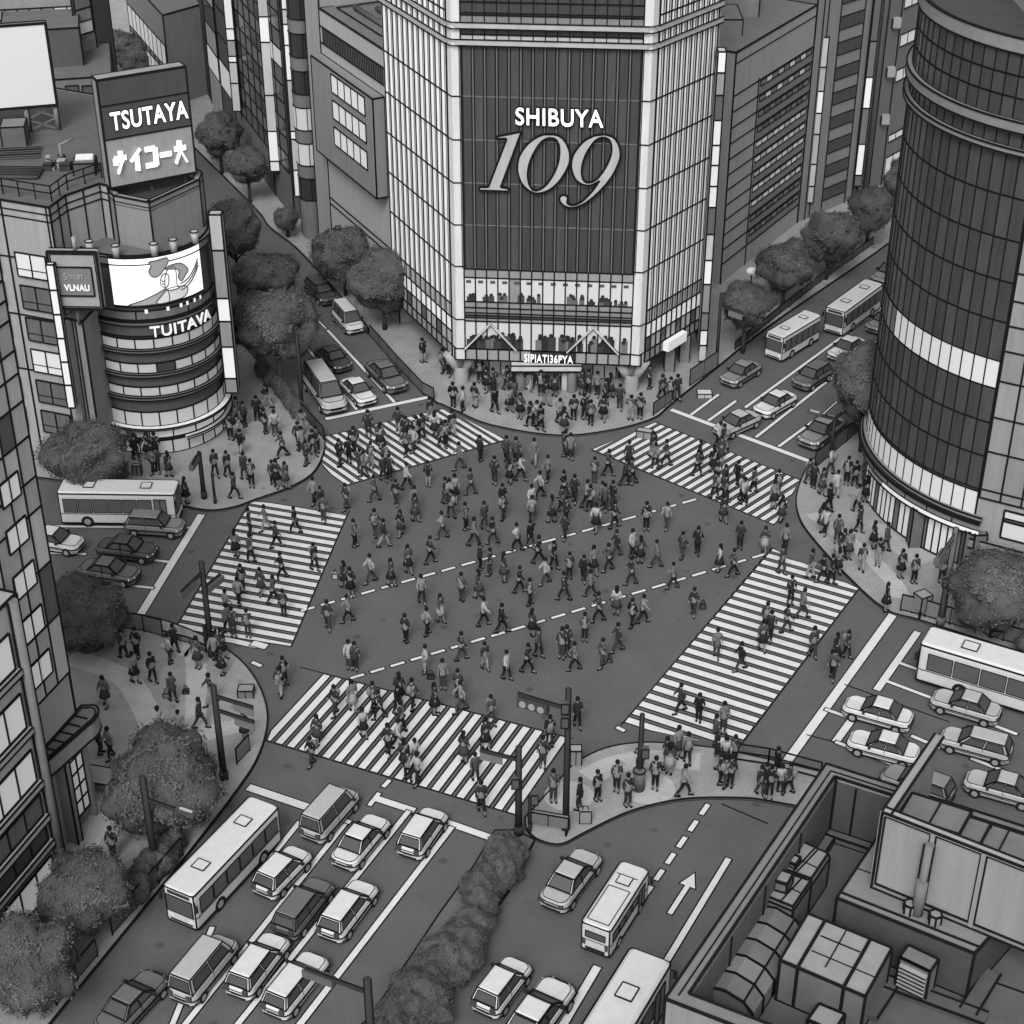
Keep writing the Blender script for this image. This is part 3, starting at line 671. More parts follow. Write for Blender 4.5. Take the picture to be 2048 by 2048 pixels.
rl = MB(); in_ = [p+Vector((0, .8, 0)) for p in an[:5]]
for a, b in zip(in_, in_[1:]):
    n = max(2, int((b-a).length/.9))
    for k in range(n+1):
        p = a+(b-a)*k/n; rl.ink(p+Vector((0, 0, zr)), p+Vector((0, 0, zr+1)), .04)
    for h in (1.0, .55): rl.ink(a+Vector((0, 0, zr+h)), b+Vector((0, 0, zr+h)), .04)
part(rl, 'railing', root)
# things on the annex roof
def roofbox(name, label, px, py, z, sx, sy, h, tone, rz=0, cat='roof unit', group=None, extra=None):
    c = G(px, py, z); root = empty(name, (c.x, c.y, z), rz); tag(root, label, cat, group)
    mb = MB(); m = mat(tone)
    def tr(x, y, zz_): v = Matrix.Rotation(rz, 3, 'Z') @ Vector((x, y, 0)); return (c.x+v.x, c.y+v.y, z+zz_)
    pts = [tr(-sx/2, -sy/2, 0)[:2], tr(sx/2, -sy/2, 0)[:2], tr(sx/2, sy/2, 0)[:2], tr(-sx/2, sy/2, 0)[:2]]
    mb.prism(pts, z, z+h, m, mat(tone+18)); mb.polyink(pts, z, z+h, .045); part(mb, 'housing', root)
    if extra: extra(root, tr, pts)
    return root
def skids(root, tr, pts):
    mb = MB(); a = tr(-1.4, -1.9, .12); b = tr(1.6, -1.9, .12)
    for k in range(5): mb.beam(tr(-1.5, -1.2-k*.42, .15), tr(1.7, -1.2-k*.42, .15), .1, .16, mat(60 if k % 2 else 100)); mb.ink(tr(-1.5, -1.4-k*.42, .26), tr(1.7, -1.4-k*.42, .26), .03)
    part(mb, 'grille', root)
roofbox('air_handler', 'boxy air handler on a slatted base at the left edge of the annex roof', 33, 288, zr, 1.5, 1.7, 1.4, 84, .15, extra=skids)
def glasslid(root, tr, pts):
    mb = MB(); mb.hexa([tr(-.55, -.1, .82), tr(.55, -.1, .82), tr(.55, .45, .95), tr(-.55, .45, .95), tr(-.5, -.1, .9), tr(.5, -.1, .9), tr(.5, .45, 1.03), tr(-.5, .45, 1.03)], mat(185)); part(mb, 'hatch', root)
roofbox('roof_hatch', 'small hatch box with a pale lid near the railing of the annex roof', 172, 345, zr, 1.3, 1.3, .8, 74, .1, extra=glasslid)
pl = empty('pipe_stack', tuple(G(30, 350, zr))); tag(pl, 'bundle of dark pipes lying by the front railing of the annex roof', 'pipes')
mb = MB(); c = G(30, 352, zr)
for k in range(6): mb.tube(c+Vector((-2, -.5+k*.28, .16)), c+Vector((1.6, -.65+k*.28, .16)), .14, .14, mat(62), 6); mb.ink(c+Vector((-2, -.5+k*.28, .3)), c+Vector((1.6, -.65+k*.28, .3)), .03)
part(mb, 'pipe', pl)
mb = MB(); c = G(100, 335, zr)
for k in range(14):
    q = c+Vector((R.uniform(-.9, 1.3), R.uniform(-.5, .6), 0)); s_ = R.uniform(.12, .35); mb.box(q.x-s_, q.x+s_, q.y-s_, q.y+s_, zr, zr+R.uniform(.2, .6), mat(R.choice((50, 85, 130))))
    mb.loop([(q.x-s_, q.y-s_, zr+.4), (q.x+s_, q.y-s_, zr+.4), (q.x+s_, q.y+s_, zr+.4)], .03, False)
o = mb.build('rooftop_rubble'); o['kind'] = 'stuff'
c = G(125, 330, zr); bp = empty('bent_pipe', tuple(c)); tag(bp, 'thin bent vent pipe standing on the annex roof', 'pipe'); mb = MB()
mb.tube(c, c+Vector((0, 0, 1.3)), .08, .08, mat(110), 6); mb.tube(c+Vector((0, 0, 1.3)), c+Vector((.7, .5, 1.5)), .08, .08, mat(110), 6); part(mb, 'pipe', bp)
# white billboard on a truss
bz = Hz(G(0, 0), 0)
pb = G(124, 275, zr); bf = Face(G(0, 300, zr)-Vector((6.5, -1.0, 0)), G(122, 262, zr))
tl = bf.pl(104, 45); br_ = bf.pl(122, 209)
root = empty('billboard', (bf.A+bf.d*(bf.L*.6)).to_tuple()[:2]+(zr,)); tag(root, 'large blank white billboard on a lattice stand over the annex roof', 'billboard')
mb = MB(); zt_, zb_ = tl[1], br_[1]; mb.slab(bf, 0, bf.L, zb_, zt_, -.5, 0, mat(110)); mb.loop([bf(0, zb_, .02), bf(bf.L, zb_, .02), bf(bf.L, zt_, .02), bf(0, zt_, .02)], .09); mb.loop([bf(0, zt_, -.5), bf(bf.L, zt_, -.5), bf(bf.L, zb_, -.5)], .07, False); part(mb, 'frame', root)
mb = MB(); mb.slab(bf, 0, bf.L-.1, zb_+.1, zt_-.1, -.1, .04, lit(212, .3)); part(mb, 'panel', root)
mb = MB()
for t in (.985, .80, .45, .2): mb.tube(bf(bf.L*t, zr, -.2), bf(bf.L*t, zb_+.2, -.2), .16, .16, mat(105), 8); mb.ink(bf(bf.L*t+.17, zr, -.05), bf(bf.L*t+.17, zb_, -.05), .035)
for t0, t1 in ((.80, .985), (.985, .80)): mb.beam(bf(bf.L*t0, zr+.1, -.2), bf(bf.L*t1, (zb_+zr)/2, -.2), .1, .1, mat(90)); mb.beam(bf(bf.L*t0, (zb_+zr)/2, -.2), bf(bf.L*t1, zb_, -.2), .1, .1, mat(90))
part(mb, 'lattice_stand', root)
# grey blocks behind the terrace
zb0 = 0
def backblock(label, pxl, pxr, yg, ytop, m, dp=10, name='office_block', off=0):
    A = G(pxl, yg); B = G(pxr, yg-off); f = Face(A, B); H = Hz(B, ytop)
    return bldg(name, label, 'building', [A, B, B-f.n*dp, A-f.n*dp], H, mat(m, 'wall'), mat(88), r=.07), f, H
root, f, H = backblock('low dark flat-roofed block with two square windows behind the roof terrace', 40, 262, 470, 152, 88, 9, off=18)
for x in (145, 178):
    a = f.pl(x-11, 196); b = f.pl(x+11, 170); mb = MB(); mb.slab(f, a[0], b[0], a[1], b[1], -.05, .05, mat(76, 'glass')); mb.loop([f(a[0], a[1], .06), f(b[0], a[1], .06), f(b[0], b[1], .06), f(a[0], b[1], .06)], .05); part(mb, 'window', root)
root, f, H2 = backblock('dark windowless box storey behind the white billboard', 60, 208, 440, 55, 66, 9, off=12)
root, f, H3 = backblock('grey block with one row of part-lit windows at the top left corner', -80, 215, 400, -60, 110, 10, off=20)
zt0, zb1 = f.pl(150, 12), f.pl(150, 33)
tt = [f.pl(x, 20)[0] for x in (-60, -20, 9, 34, 58, 83, 108, 134, 160, 184)]
rows_mesh(root, f, tt, [zb1[1], zt0[1]], lambda i, j: lit(205, .3) if i >= 6 else mat(122, 'glass'), lr=.06)
mb = MB(); mb.slab(f, 0, f.L, zb1[1]-1.3, zb1[1]-.5, 0, .5, mat(120)); mb.loop([f(0, zb1[1]-.5, .5), f(f.L, zb1[1]-.5, .5)], .05, False); mb.loop([f(0, zb1[1]-1.3, .5), f(f.L, zb1[1]-1.3, .5)], .05, False); part(mb, 'ledge', root)
A, B = G(196, 400), G(232, 385); root = bldg('stair_tower', 'narrow grey stair tower with pale slits next to the top left block', 'building', [A, B, B+Vector((0, 6, 0)), A+Vector((0, 6, 0))], Hz(B, -60), mat(100, 'wall')); f = Face(A, B)
rows_mesh(root, f, [.2, f.L-.2], [Hz(B, y) for y in (60, 36, 11, -20)], lambda i, j: (lit(190, .25), mat(105, 'wall'), mat(90, 'wall'))[j], lr=.06)
# round corner store
CC = G(328, 848); CR = 4.15
root = empty('corner_store', (CC.x, CC.y, 0)); tag(root, 'dark cylindrical corner store with ribbon windows, a curved video screen and a roof sign', 'store')
def arc(r_, a0, a1, n, z): return [(CC.x+r_*math.cos(math.radians(a0+(a1-a0)*k/n)), CC.y+r_*math.sin(math.radians(a0+(a1-a0)*k/n)), z) for k in range(n+1)]
front = Vector((CC.x, CC.y-CR, 0)); cz = lambda y: Hz(front, y)
ztop = cz(512)
mb = MB(); mb.rings([arc(CR, 0, 360, 64, 0)[:-1], arc(CR, 0, 360, 64, ztop)[:-1]], mat(64, 'wall'), False, True, smooth=False, mcap=mat(88)); mb.loop(arc(CR, 0, 360, 48, ztop)[:-1], .06)
bx = Vector((CC.x-2.2, CC.y+2, 0)); part(mb, 'wall', root)
mb = MB(); mb.prism([(CC.x-4.6, CC.y+.5), (CC.x+3.6, CC.y+1.2), (CC.x+2.6, CC.y+6), (CC.x-4.2, CC.y+8)], 0, ztop-.1, mat(84, 'wall')); mb.polyink([(CC.x-4.6, CC.y+.5), (CC.x+3.6, CC.y+1.2), (CC.x+2.6, CC.y+6), (CC.x-4.2, CC.y+8)], 0, ztop-.1, .06); part(mb, 'rear_wing', root)
def band(a0, a1, z0, z1, n, fn, name, rr=.05, lr=.05, per=1):
    mb = MB()
    for k in range(n):
        m = fn(k)
        if m is None: continue
        b0, b1 = a0+(a1-a0)*k/n, a0+(a1-a0)*(k+1)/n
        mb.rings([arc(CR+rr, b0, b1, 3, z0), arc(CR+rr, b0, b1, 3, z1)], m, False, False, closed=False)
        p0 = arc(CR+rr, b0, b1, 1, z0)[0]; mb.ink(p0, (p0[0], p0[1], z1), lr)
    for z in (z0, z1): mb.loop(arc(CR+rr, a0, a1, 24, z), lr, False)
    p0 = arc(CR+rr, a1, a1+1, 1, z0)[0]; mb.ink(p0, (p0[0], p0[1], z1), lr)
    part(mb, name, root); return mb
def ledge(z0, z1, ex, m, a0=180, a1=372, name='ledge'):
    mb = MB(); mb.rings([arc(CR, a0, a1, 32, z0), arc(CR+ex, a0, a1, 32, z0), arc(CR+ex, a0, a1, 32, z1), arc(CR, a0, a1, 32, z1)], m, False, False, closed=False)
    for z in (z0, z1): mb.loop(arc(CR+ex, a0, a1, 32, z), .045, False)
    part(mb, name, root)
tn = lit(188, .25)
for y0, y1, hole in ((698, 678, 99), (746, 727, 6), (792, 774, 98)):
    band(188, 362, cz(y0), cz(y1), 11, (lambda h: (lambda k: mat(50, 'wall') if k == h else (lit(205, .3) if (h == 98 and k < 3) else tn)))(hole), 'window')
    ledge(cz(y0+6), cz(y0+1), .28, mat(95))
band(180, 362, cz(672), cz(640), 1, lambda k: None, 'cornice', .12)
band(180, 362, cz(640), cz(622), 4, lambda k: mat(86, 'wall'), 'panel_band')
ledge(cz(650), cz(643), .18, mat(88)); ledge(ztop-.5, ztop-.05, .25, mat(92), 175, 375)
band(188, 372, cz(852), cz(824), 12, lambda k: mat(80, 'glass') if k < 2 else lit(196, .3), 'shop_window')
band(188, 372, cz(875), cz(857), 9, lambda k: lit(175, .2) if k < 4 else lit(225, .35), 'shop_sign', .10)
ledge(cz(855), cz(852), .5, mat(200), name='canopy'); ledge(cz(881), cz(877), .42, mat(190), 300, 375, name='canopy')
band(188, 375, .15, cz(881), 13, lambda k: lit(190, .28) if k % 5 else lit(215, .3), 'shop_window')
# curved screen
a0, a1 = 255, 333; zs0, zs1 = cz(608), cz(516)
mb = MB(); mb.rings([arc(CR+.22, a0-1, a1+1, 20, zs0-.15), arc(CR+.22, a0-1, a1+1, 20, zs1+.15)], INK, False, False, closed=False)
mb.rings([arc(CR, a0-1, a1+1, 20, zs0-.15), arc(CR+.22, a0-1, a1+1, 20, zs0-.15)], INK, False, False, closed=False); mb.rings([arc(CR+.22, a0-1, a1+1, 20, zs1+.15), arc(CR, a0-1, a1+1, 20, zs1+.15)], INK, False, False, closed=False)
scr = part(mb, 'video_screen', root)
mb = MB(); mb.rings([arc(CR+.26, a0, a1, 24, zs0+.02), arc(CR+.26, a0, a1, 24, zs1)], mat(238, 'flat', .5), False, False, closed=False)
def cyl(x, y, o): a = math.radians(a0+(a1-a0)*x); return (CC.x+(CR+o)*math.cos(a), CC.y+(CR+o)*math.sin(a), zs0+(zs1-zs0)*y)
def shp(pts, m, o, k=3): fillpoly(mb, [crom(pts, k)], cyl, o, m, .02, 30); mb.loop([cyl(p[0], p[1], o+.02) for p in crom(pts, k)], .022, True, mat(60))
shp([(.15, .01), (.30, .12), (.45, .24), (.55, .30), (.56, .02), (.4, .01)], mat(150, 'flat', .12), .29)
shp([(.43, .02), (.5, .2), (.56, .3), (.68, .3), (.78, .22), (.74, .05), (.6, .02)], mat(190, 'flat', .2), .31)
shp([(.55, .28), (.54, .5), (.58, .72), (.66, .72), (.66, .35), (.68, .27)], mat(225, 'flat', .4), .33)
shp([(.5, .55), (.49, .44), (.53, .34), (.57, .4), (.58, .6), (.53, .64)], mat(215, 'flat', .35), .35)
shp([(.55, .74), (.62, .8), (.73, .78), (.8, .6), (.76, .5), (.71, .4), (.68, .5), (.69, .66), (.6, .72)], mat(150, 'flat', .12), .37)
shp([(.42, .62), (.39, .74), (.42, .86), (.40, .94), (.48, .96), (.58, .98), (.59, .88), (.54, .74), (.48, .62)], mat(140, 'flat', .1), .39)
for y in (.2, .27, .34): mb.loop([cyl(.7+.05*k, y+.06*k*k*.25, .30) for k in range(6)], .03, False)
for yy in (.5, .44): mb.loop([cyl(.505, yy, .36), cyl(.535, yy-.02, .36)], .03, False)
subpart(mb, 'picture', None); q = mb.build('picture'); q.parent = scr
mb = MB()
for k, x in enumerate((.32, .55, .7, .78, .88, .97)):
    b = a0+(a1-a0)*x; mb.rings([arc(CR+.1, b-1.2, b+1.2, 2, zs0-.62), arc(CR+.1, b-1.2, b+1.2, 2, zs0-.36)], mat(235, 'flat', .3), False, False, closed=False)
part(mb, 'small_emblem', root)
class Arc:
    def __init__(s, a0): s.a0 = a0
    def __call__(s, t, z, o=0.0): a = math.radians(s.a0)+t/CR; return Vector((CC.x+(CR+o)*math.cos(a), CC.y+(CR+o)*math.sin(a), z))
ac = Arc(281); L = math.radians(340-281)*CR
mb = MB(); text_on(mb, ac, 'TUITAVA', [(0, cz(652)), (L, cz(652)), (L, cz(673)), (0, cz(673))], .26, mat(225, 'flat', .25), .008, depth=.1); part(mb, 'lettering', root)
# rim lamps
for a in (238, 262, 292, 308, 330):
    p = arc(CR+.2, a, a+1, 1, ztop)[0]; mb = MB(); mb.tube(p, (p[0], p[1], ztop+.75), .2, .24, mat(150), 8); mb.loop([(p[0]+.25*math.cos(k*.785), p[1]+.25*math.sin(k*.785), ztop+.75) for k in range(8)], .035); part(mb, 'rim_lamp', root)
# polygonal tier above
z3 = Hz(G(336, 905), 486); tp = [(210, 376), (227, 391), (298, 405), (398, 359), (404, 345), (380, 330), (215, 352)]
zz3 = ztop+3.1
P3 = [G(x, y, zz3) for x, y in tp]; PP = [(p.x, p.y) for p in P3]
mb = MB(); mb.prism(PP, ztop-.3, zz3-.5, mat(108, 'wall'), mat(52)); mb.polyink(PP, ztop, zz3, .06)
for (a, b) in zip(PP, PP[1:]+PP[:1]):
    a = Vector((*a, 0)); b = Vector((*b, 0)); ff = Face(a, b); mb.slab(ff, 0, ff.L, zz3-.6, zz3, -.35, 0, mat(108, 'wall'))
cc_ = sum((Vector(p) for p in PP), Vector((0, 0)))/len(PP); inn = [cc_+(Vector(p)-cc_)*.86 for p in PP]; mb.loop([(p.x, p.y, zz3) for p in inn], .05)
mb.loop([(p[0], p[1], zz3-.35) for p in PP], .035); part(mb, 'roof_tier', root)
# roof sign with lettering
sfz = zz3-.4; A = G(221, 376, zz3+.3); B = G(392, 344, zz3+.3); sf = Face(A, B); zb = A.z
zt = (sf.pl(201, 165)[1]+sf.pl(376, 127)[1])/2
mb = MB(); mb.slab(sf, 0, sf.L, zb, zt, -.9, 0, mat(72, 'wall')); zc = sf.pl(300, 262)[1]
hx = [sf(0, zb, .02), sf(sf.L, zb, .02), sf(sf.L, zt, .02), sf(0, zt, .02)]; mb.loop(hx, .08); mb.loop([sf(0, zb, .02), sf(0, zb, -.9), sf(0, zt, -.9), sf(0, zt, .02)], .07); mb.loop([sf(0, zt, -.9), sf(sf.L, zt, -.9), sf(sf.L, zt, 0)], .07, False)
mb.slab(sf, -.03, 0, zb, zt, -.9, 0, mat(118)); mb.slab(sf, 0, sf.L, zt, zt+.04, -.9, 0, mat(122))
for t in (.1, .5, .9): mb.tube(sf(sf.L*t, sfz-3, -.5), sf(sf.L*t, zb, -.5), .12, .12, mat(60), 6)
part(mb, 'roof_sign', root)
mb = MB(); zm1 = zb+(zt-zb)*.455; zm2 = zb+(zt-zb)*.765
mb.slab(sf, .05, sf.L-.05, zm1, zt-.05, 0, .06, mat(58, 'wall')); mb.slab(sf, .05, sf.L-.05, zb+.05, zm1, 0, .06, mat(118, 'wall')); mb.ink(sf(0, zm1, .08), sf(sf.L, zm1, .08), .05); mb.ink(sf(0, zm2, .08), sf(sf.L, zm2, .08), .04)
part(mb, 'sign_face', root)
mb = MB(); za, zb2 = zb+(zt-zb)*.53, zb+(zt-zb)*.70; q = [(sf.L*.09, zb2), (sf.L*.97, zb2), (sf.L*.97, za), (sf.L*.09, za)]
bb = text_on(mb, sf, 'TSUTAYA', q, .16, mat(250, 'flat', .45), .016); text_on(mb, sf, 'TSUTAYA', q, .10, INK, .06, box=bb); part(mb, 'lettering', root); mb = MB()
# five characters drawn stroke by stroke on a unit cell
GL = [[((.05, .68), (.95, .68)), ((.55, .98), (.55, .5)), ((.55, .5), (.2, .05)), ((.12, .68), (.12, .42))],
      [((.9, .95), (.1, .45)), ((.58, .7), (.58, .02))],
      [((.1, .85), (.88, .85)), ((.88, .88), (.88, .12)), ((.06, .15), (.92, .15))],
      [((.05, .5), (.95, .5))],
      [((.05, .65), (.95, .65)), ((.5, .98), (.45, .5)), ((.45, .5), (.08, .03)), ((.5, .58), (.92, .03))]]
c0 = zb+(zt-zb)*.12; ch = (zt-zb)*.22; cw_ = sf.L*.172
for k, gl in enumerate(GL):
    for a, b in gl:
        p = sf(sf.L*.07+cw_*k+a[0]*cw_*.88, c0+a[1]*ch, .16); q_ = sf(sf.L*.07+cw_*k+b[0]*cw_*.88, c0+b[1]*ch, .16)
        mb.beam(p, q_, .1, .30, mat(245, 'flat', .4)) if abs(p.z-q_.z) < .01 else mb.beam(p, q_, .30, .1, mat(245, 'flat', .4))
part(mb, 'lettering', root)
# vertical panels right of the corner store, pier, lamp strip, hanging board
vsign('blade sign of grey and white panels on the right edge of the round corner store', (426, 430), (452, 785), 24, [140, 112, 228, 112, 230, 112], 862, .7, seg=[430, 500, 596, 642, 693, 756, 785], side=140)
A, B = G(158, 925), G(208, 938); ff = Face(A, B); zt = Hz(A, 632)
root = bldg('stone_pier', 'tall plain stone pier left of the round corner store', 'wall', [A, B, B+Vector((.5, 3, 0)), A+Vector((.5, 3, 0))], zt, mat(112, 'wall'))
mb = MB()
for t in (.33, .6, .72): mb.ink(ff(ff.L*t, 0, .03), ff(ff.L*t, zt, .03), .05)
mb.slab(ff, ff.L*.33, ff.L*.6, 0, zt-.1, 0, .35, mat(105, 'wall')); part(mb, 'pilaster', root)
vsign('slim white light strip hanging on the annex wall behind the big leafy tree', (104, 530), (136, 815), 15, [228]*6, 952, .35, cat='sign light', side=190)
A = G(137, 620, 12); A = Vector((A.x, A.y, 0)); gp = G(176, 945); zbot = Hz(gp, 617); zt = Hz(gp, 503)
ff = Face(gp+Vector((-.45, 0, 0)), gp+Vector((2.45, -.1, 0)))
root = empty('hanging_board', tuple(gp+Vector((0, 0, zbot)))); tag(root, 'square grey hanging board with a framed plaque left of the video screen', 'sign')
mb = MB(); mb.slab(ff, 0, ff.L, zbot, zt, -.5, 0, mat(134)); mb.loop([ff(0, zbot, .02), ff(ff.L, zbot, .02), ff(ff.L, zt, .02), ff(0, zt, .02)], .09); mb.loop([ff(.15, zbot+.15, .02), ff(ff.L-.15, zbot+.15, .02), ff(ff.L-.15, zt-.15, .02), ff(.15, zt-.15, .02)], .035); mb.loop([ff(0, zt, -.5), ff(ff.L, zt, -.5)], .06, False)
mb.tube(ff(ff.L*.4, zbot-1.2, -.4), ff(ff.L*.4, zbot, -.4), .1, .1, mat(90), 8); mb.tube(ff(ff.L*.55, zt, -.3), ff(ff.L*.55, zt+.8, -.3), .12, .12, mat(130), 8); part(mb, 'frame', root)
mb = MB(); hh = zt-zbot; mb.slab(ff, ff.L*.14, ff.L*.86, zbot+hh*.24, zbot+hh*.74, 0, .06, mat(104)); mb.loop([ff(ff.L*.14, zbot+hh*.24, .07), ff(ff.L*.86, zbot+hh*.24, .07), ff(ff.L*.86, zbot+hh*.74, .07), ff(ff.L*.14, zbot+hh*.74, .07)], .05)
text_on(mb, ff, 'Smuet', [(ff.L*.28, zbot+hh*.64), (ff.L*.68, zbot+hh*.66), (ff.L*.68, zbot+hh*.54), (ff.L*.28, zbot+hh*.52)], .12, mat(150, 'flat'), .01, depth=.05)
text_on(mb, ff, 'VLNAU', [(ff.L*.26, zbot+hh*.44), (ff.L*.78, zbot+hh*.44), (ff.L*.78, zbot+hh*.33), (ff.L*.26, zbot+hh*.33)], .12, mat(215, 'flat', .2), .03, depth=.05)
part(mb, 'plaque', root)
# ---------------------------------------------------------------- left foreground office tower
A, B = G(-309, 2230), G(186, 1628); f = Face(A, B)
zt = Hz(B, 436)
back = -f.n*12
root = bldg('glass_office', 'tall grey panelled office with lit ribbon windows along the left edge', 'building', [A, B, B+back, A+back], zt, mat(120, 'wall'))
zP = Hz(B, 1350)                                    # top of the lower storeys near its end
tl = lambda px, py, o=0: f.pl(px, py, o)
# panel grid, upper part: rows from pixel heights along the end edge
ye = [1342, 1250, 1165, 1080, 985, 900, 850, 790, 735, 690, 640, 590, 545, 500, 455, 440]
ys = [1342, 1225, 1120, 1010, 950, 870, 800, 745, 700, 640, 600, 560, 520, 470, 440]
zs = [Hz(B, y) for y in ys]
ts = [f.L-x for x in (0, .95, 1.9, 3.3, 4.7, 6.1, 7.6, 9.2, 11, 13, 15, 17.5, 20)][::-1]; nt = len(ts)-1
pan, pand = mat(128, 'wall'), mat(70, 'wall')
def cellL(i, j):
    if (j*5+i*3) % 17 == 4: return pand
    return mat(130+((i*7+j*11) % 5)*5, 'wall')
rows_mesh(root, f, ts, zs, cellL, lr=.055, name='wall_panel', frame='panel_joint')
# stepped window strip on the end bay (narrow)
for k in range(8):
    za = Hz(B, 1310-k*88); zb = Hz(B, 1310-k*88-45)
    if k in (0, 1, 2, 3, 4):
        mb = MB(); t0, t1 = f.L-2.9+.1*k, f.L-1.2
        mb.slab(f, t0, (t0+t1)/2-.03, za, zb, .02, .10, lit(222, .35)); mb.slab(f, (t0+t1)/2+.03, t1, za, zb, .02, .10, lit(222, .35)); mb.loop([f(t0, za, .1), f(t1, za, .1), f(t1, zb, .1), f(t0, zb, .1)], .05); mb.ink(f((t0+t1)/2, za, .1), f((t0+t1)/2, zb, .1), .04); part(mb, 'window', root)
# projecting lower block with ribbons
pj = 1.0
tE = f.pl(126, 1690, pj)[0]
_, zB = f.pl(60, 1160, pj); LB = [f(-2, 0, pj), f(tE, 0, pj), f(tE, 0, 0), f(-2, 0, 0)]
r2 = root
mb = MB(); mb.prism([(p.x, p.y) for p in LB], 0, zB, mat(136, 'wall')); mb.polyink(LB, 0, zB, .07)
mb.tube(f(tE-.5, .1, pj+.15), f(tE-.5, zB, pj+.15), .22, .22, mat(104), 8)
mb.ink(f(tE-.75, 0, pj+.1), f(tE-.75, zB, pj+.1), .05); part(mb, 'front_block', r2)
rr = [(1245, 1325, 1), (1330, 1410, 1), (1425, 1500, 1), (1540, 1600, 0), (1610, 1660, 0)]
hs = zB
for k, (u0, u1, l) in enumerate(((.80, .915, 1), (.60, .715, 1), (.41, .52, 1), (.285, .36, 0), (.19, .25, 0), (.02, .13, 1))):
    za, zb = hs*u0, hs*u1; n = 14; mb = MB(); tt = [tE-1.0-i*1.25 for i in range(n+1)][::-1]
    for i in range(n): mb.slab(f, tt[i], tt[i+1], za, zb, pj-.05, pj+.06, lit(222, .35) if l else mat(92 if k == 3 else 62, 'glass'))
    for t in tt: mb.ink(f(t, za, pj+.07), f(t, zb, pj+.07), .05)
    for z in (za, zb): mb.ink(f(tt[0], z, pj+.07), f(tt[-1], z, pj+.07), .055)
    part(mb, 'window', r2)
    mb = MB(); mb.slab(f, -2, tE-.8, za-.45, za-.12, pj, pj+.22, mat(146)); mb.ink(f(-2, za-.12, pj+.23), f(tE-.8, za-.12, pj+.23), .045); mb.ink(f(-2, za-.45, pj+.23), f(tE-.8, za-.45, pj+.23), .045); part(mb, 'sill_band', r2)
# curved balcony canopy and lit corner window
zc = Hz(B, 1455)
mb = MB(); ring = []
ca = f(f.L-2.3, 0, 0)
outer = [f(f.L-3.7, 0, .0), f(f.L-3.9, 0, .6)]+[f(f.L-.2+.9*math.sin(a*.2618), 0, .55+.55*math.cos(a*.2618)) for a in range(-2, 9)]+[f(f.L+.5, 0, 0)]
pts = [(p.x, p.y) for p in outer]; mb.prism(pts, zc, zc+.9, mat(108)); mb.polyink(pts, zc, zc+.9, .06, False); mb.loop([(p[0], p[1], zc) for p in pts], .06)
c_ = sum((Vector(p) for p in pts), Vector((0, 0)))/len(pts); inn = [c_+(Vector(p)-c_)*.78 for p in pts]; mb.prism([tuple(p) for p in inn], zc+.5, zc+.93, mat(86)); mb.loop([(p.x, p.y, zc+.95) for p in inn], .04)
for k in range(6): t = f.L-3.3+k*.6; mb.ink(f(t, zc+.96, .1), f(t, zc+.96, .8), .04)
part(mb, 'canopy', root)
mb = MB(); t0, t1 = f.L-1.75, f.L-.25; tt = lsp(t0, t1, 3); zz_ = lsp(.9, zc-.3, 5)
for i in range(3):
    for j in range(5): mb.slab(f, tt[i], tt[i+1], zz_[j], zz_[j+1], 0, .12, lit(222, .35) if (i, j) not in ((0, 3), (0, 4)) else mat(110, 'glass'))
for t in tt: mb.ink(f(t, zz_[0], .13), f(t, zz_[-1], .13), .05)
for z in zz_: mb.ink(f(t0, z, .13), f(t1, z, .13), .05)
part(mb, 'window', root)
mb = MB(); mb.slab(f, f.L-.22, f.L, 0, zc, 0, .35, mat(118)); mb.slab(f, f.L-2.2, f.L-1.85, 0, zc, 0, .6, mat(112)); mb.ink(f(f.L-1.85, 0, .6), f(f.L-1.85, zc, .6), .05); mb.ink(f(f.L-2.2, 0, .6), f(f.L-2.2, zc, .6), .05); part(mb, 'pilaster', root)
# ---------------------------------------------------------------- right of the store
A, B = G(1440, 572), G(1593, 449); f = Face(A, B); zt = Hz(B, 10)
root = bldg('ribbon_office', 'grey office with many thin ribbon windows, right of the glass department store', 'building', [A, B, B-f.n*12, A-f.n*12], zt, mat(118, 'wall'), mat(100))
tp = f.L*.30; mb = MB(); mb.ink(f(tp, 0, .03), f(tp, zt-3.0, .03), .05)
zs = [zt-3.2-k*(zt-5)/11 for k in range(12)]
for z in zs: mb.ink(f(0, z, .03), f(f.L, z, .03), .045)
mb.ink(f(0, zt-.8, .03), f(f.L, zt-.8, .03), .04); part(mb, 'string_course', root)
for k in range(11):
    z0, z1 = zs[k+1], zs[k]; h = z1-z0; m0 = h*.28
    mb = MB(); za, zb = z1-h*.42, z1-.08; n = 9; tt = lsp(tp+.3, f.L-.4, n)
    for i in range(n): mb.slab(f, tt[i], tt[i+1], za, zb, -.05, .05, (lit(200, .3) if (i+k) % 3 else lit(175, .2)) if (k in (4, 5, 6, 7, 8) or (k < 2 and i % 2)) else mat(84 if i % 2 else 110, 'glass'))
    for t in tt: mb.ink(f(t, za, .06), f(t, zb, .06), .04)
    for z in (za, zb): mb.ink(f(tt[0], z, .06), f(tt[-1], z, .06), .045)
    part(mb, 'window', root)
    mb = MB(); mb.slab(f, tp+.1, f.L-.1, z0+.1, za-.15, -.05, .04, mat(92, 'wall')); part(mb, 'spandrel', root)
rf = MB(); c = A+f.d*4-f.n*5; rf.box(c.x-1, c.x+3, c.y-2, c.y+2, zt, zt+1.2, mat(108)); rf.polyink([(c.x-1, c.y-2), (c.x+3, c.y-2), (c.x+3, c.y+2), (c.x-1, c.y+2)], zt, zt+1.2, .05)
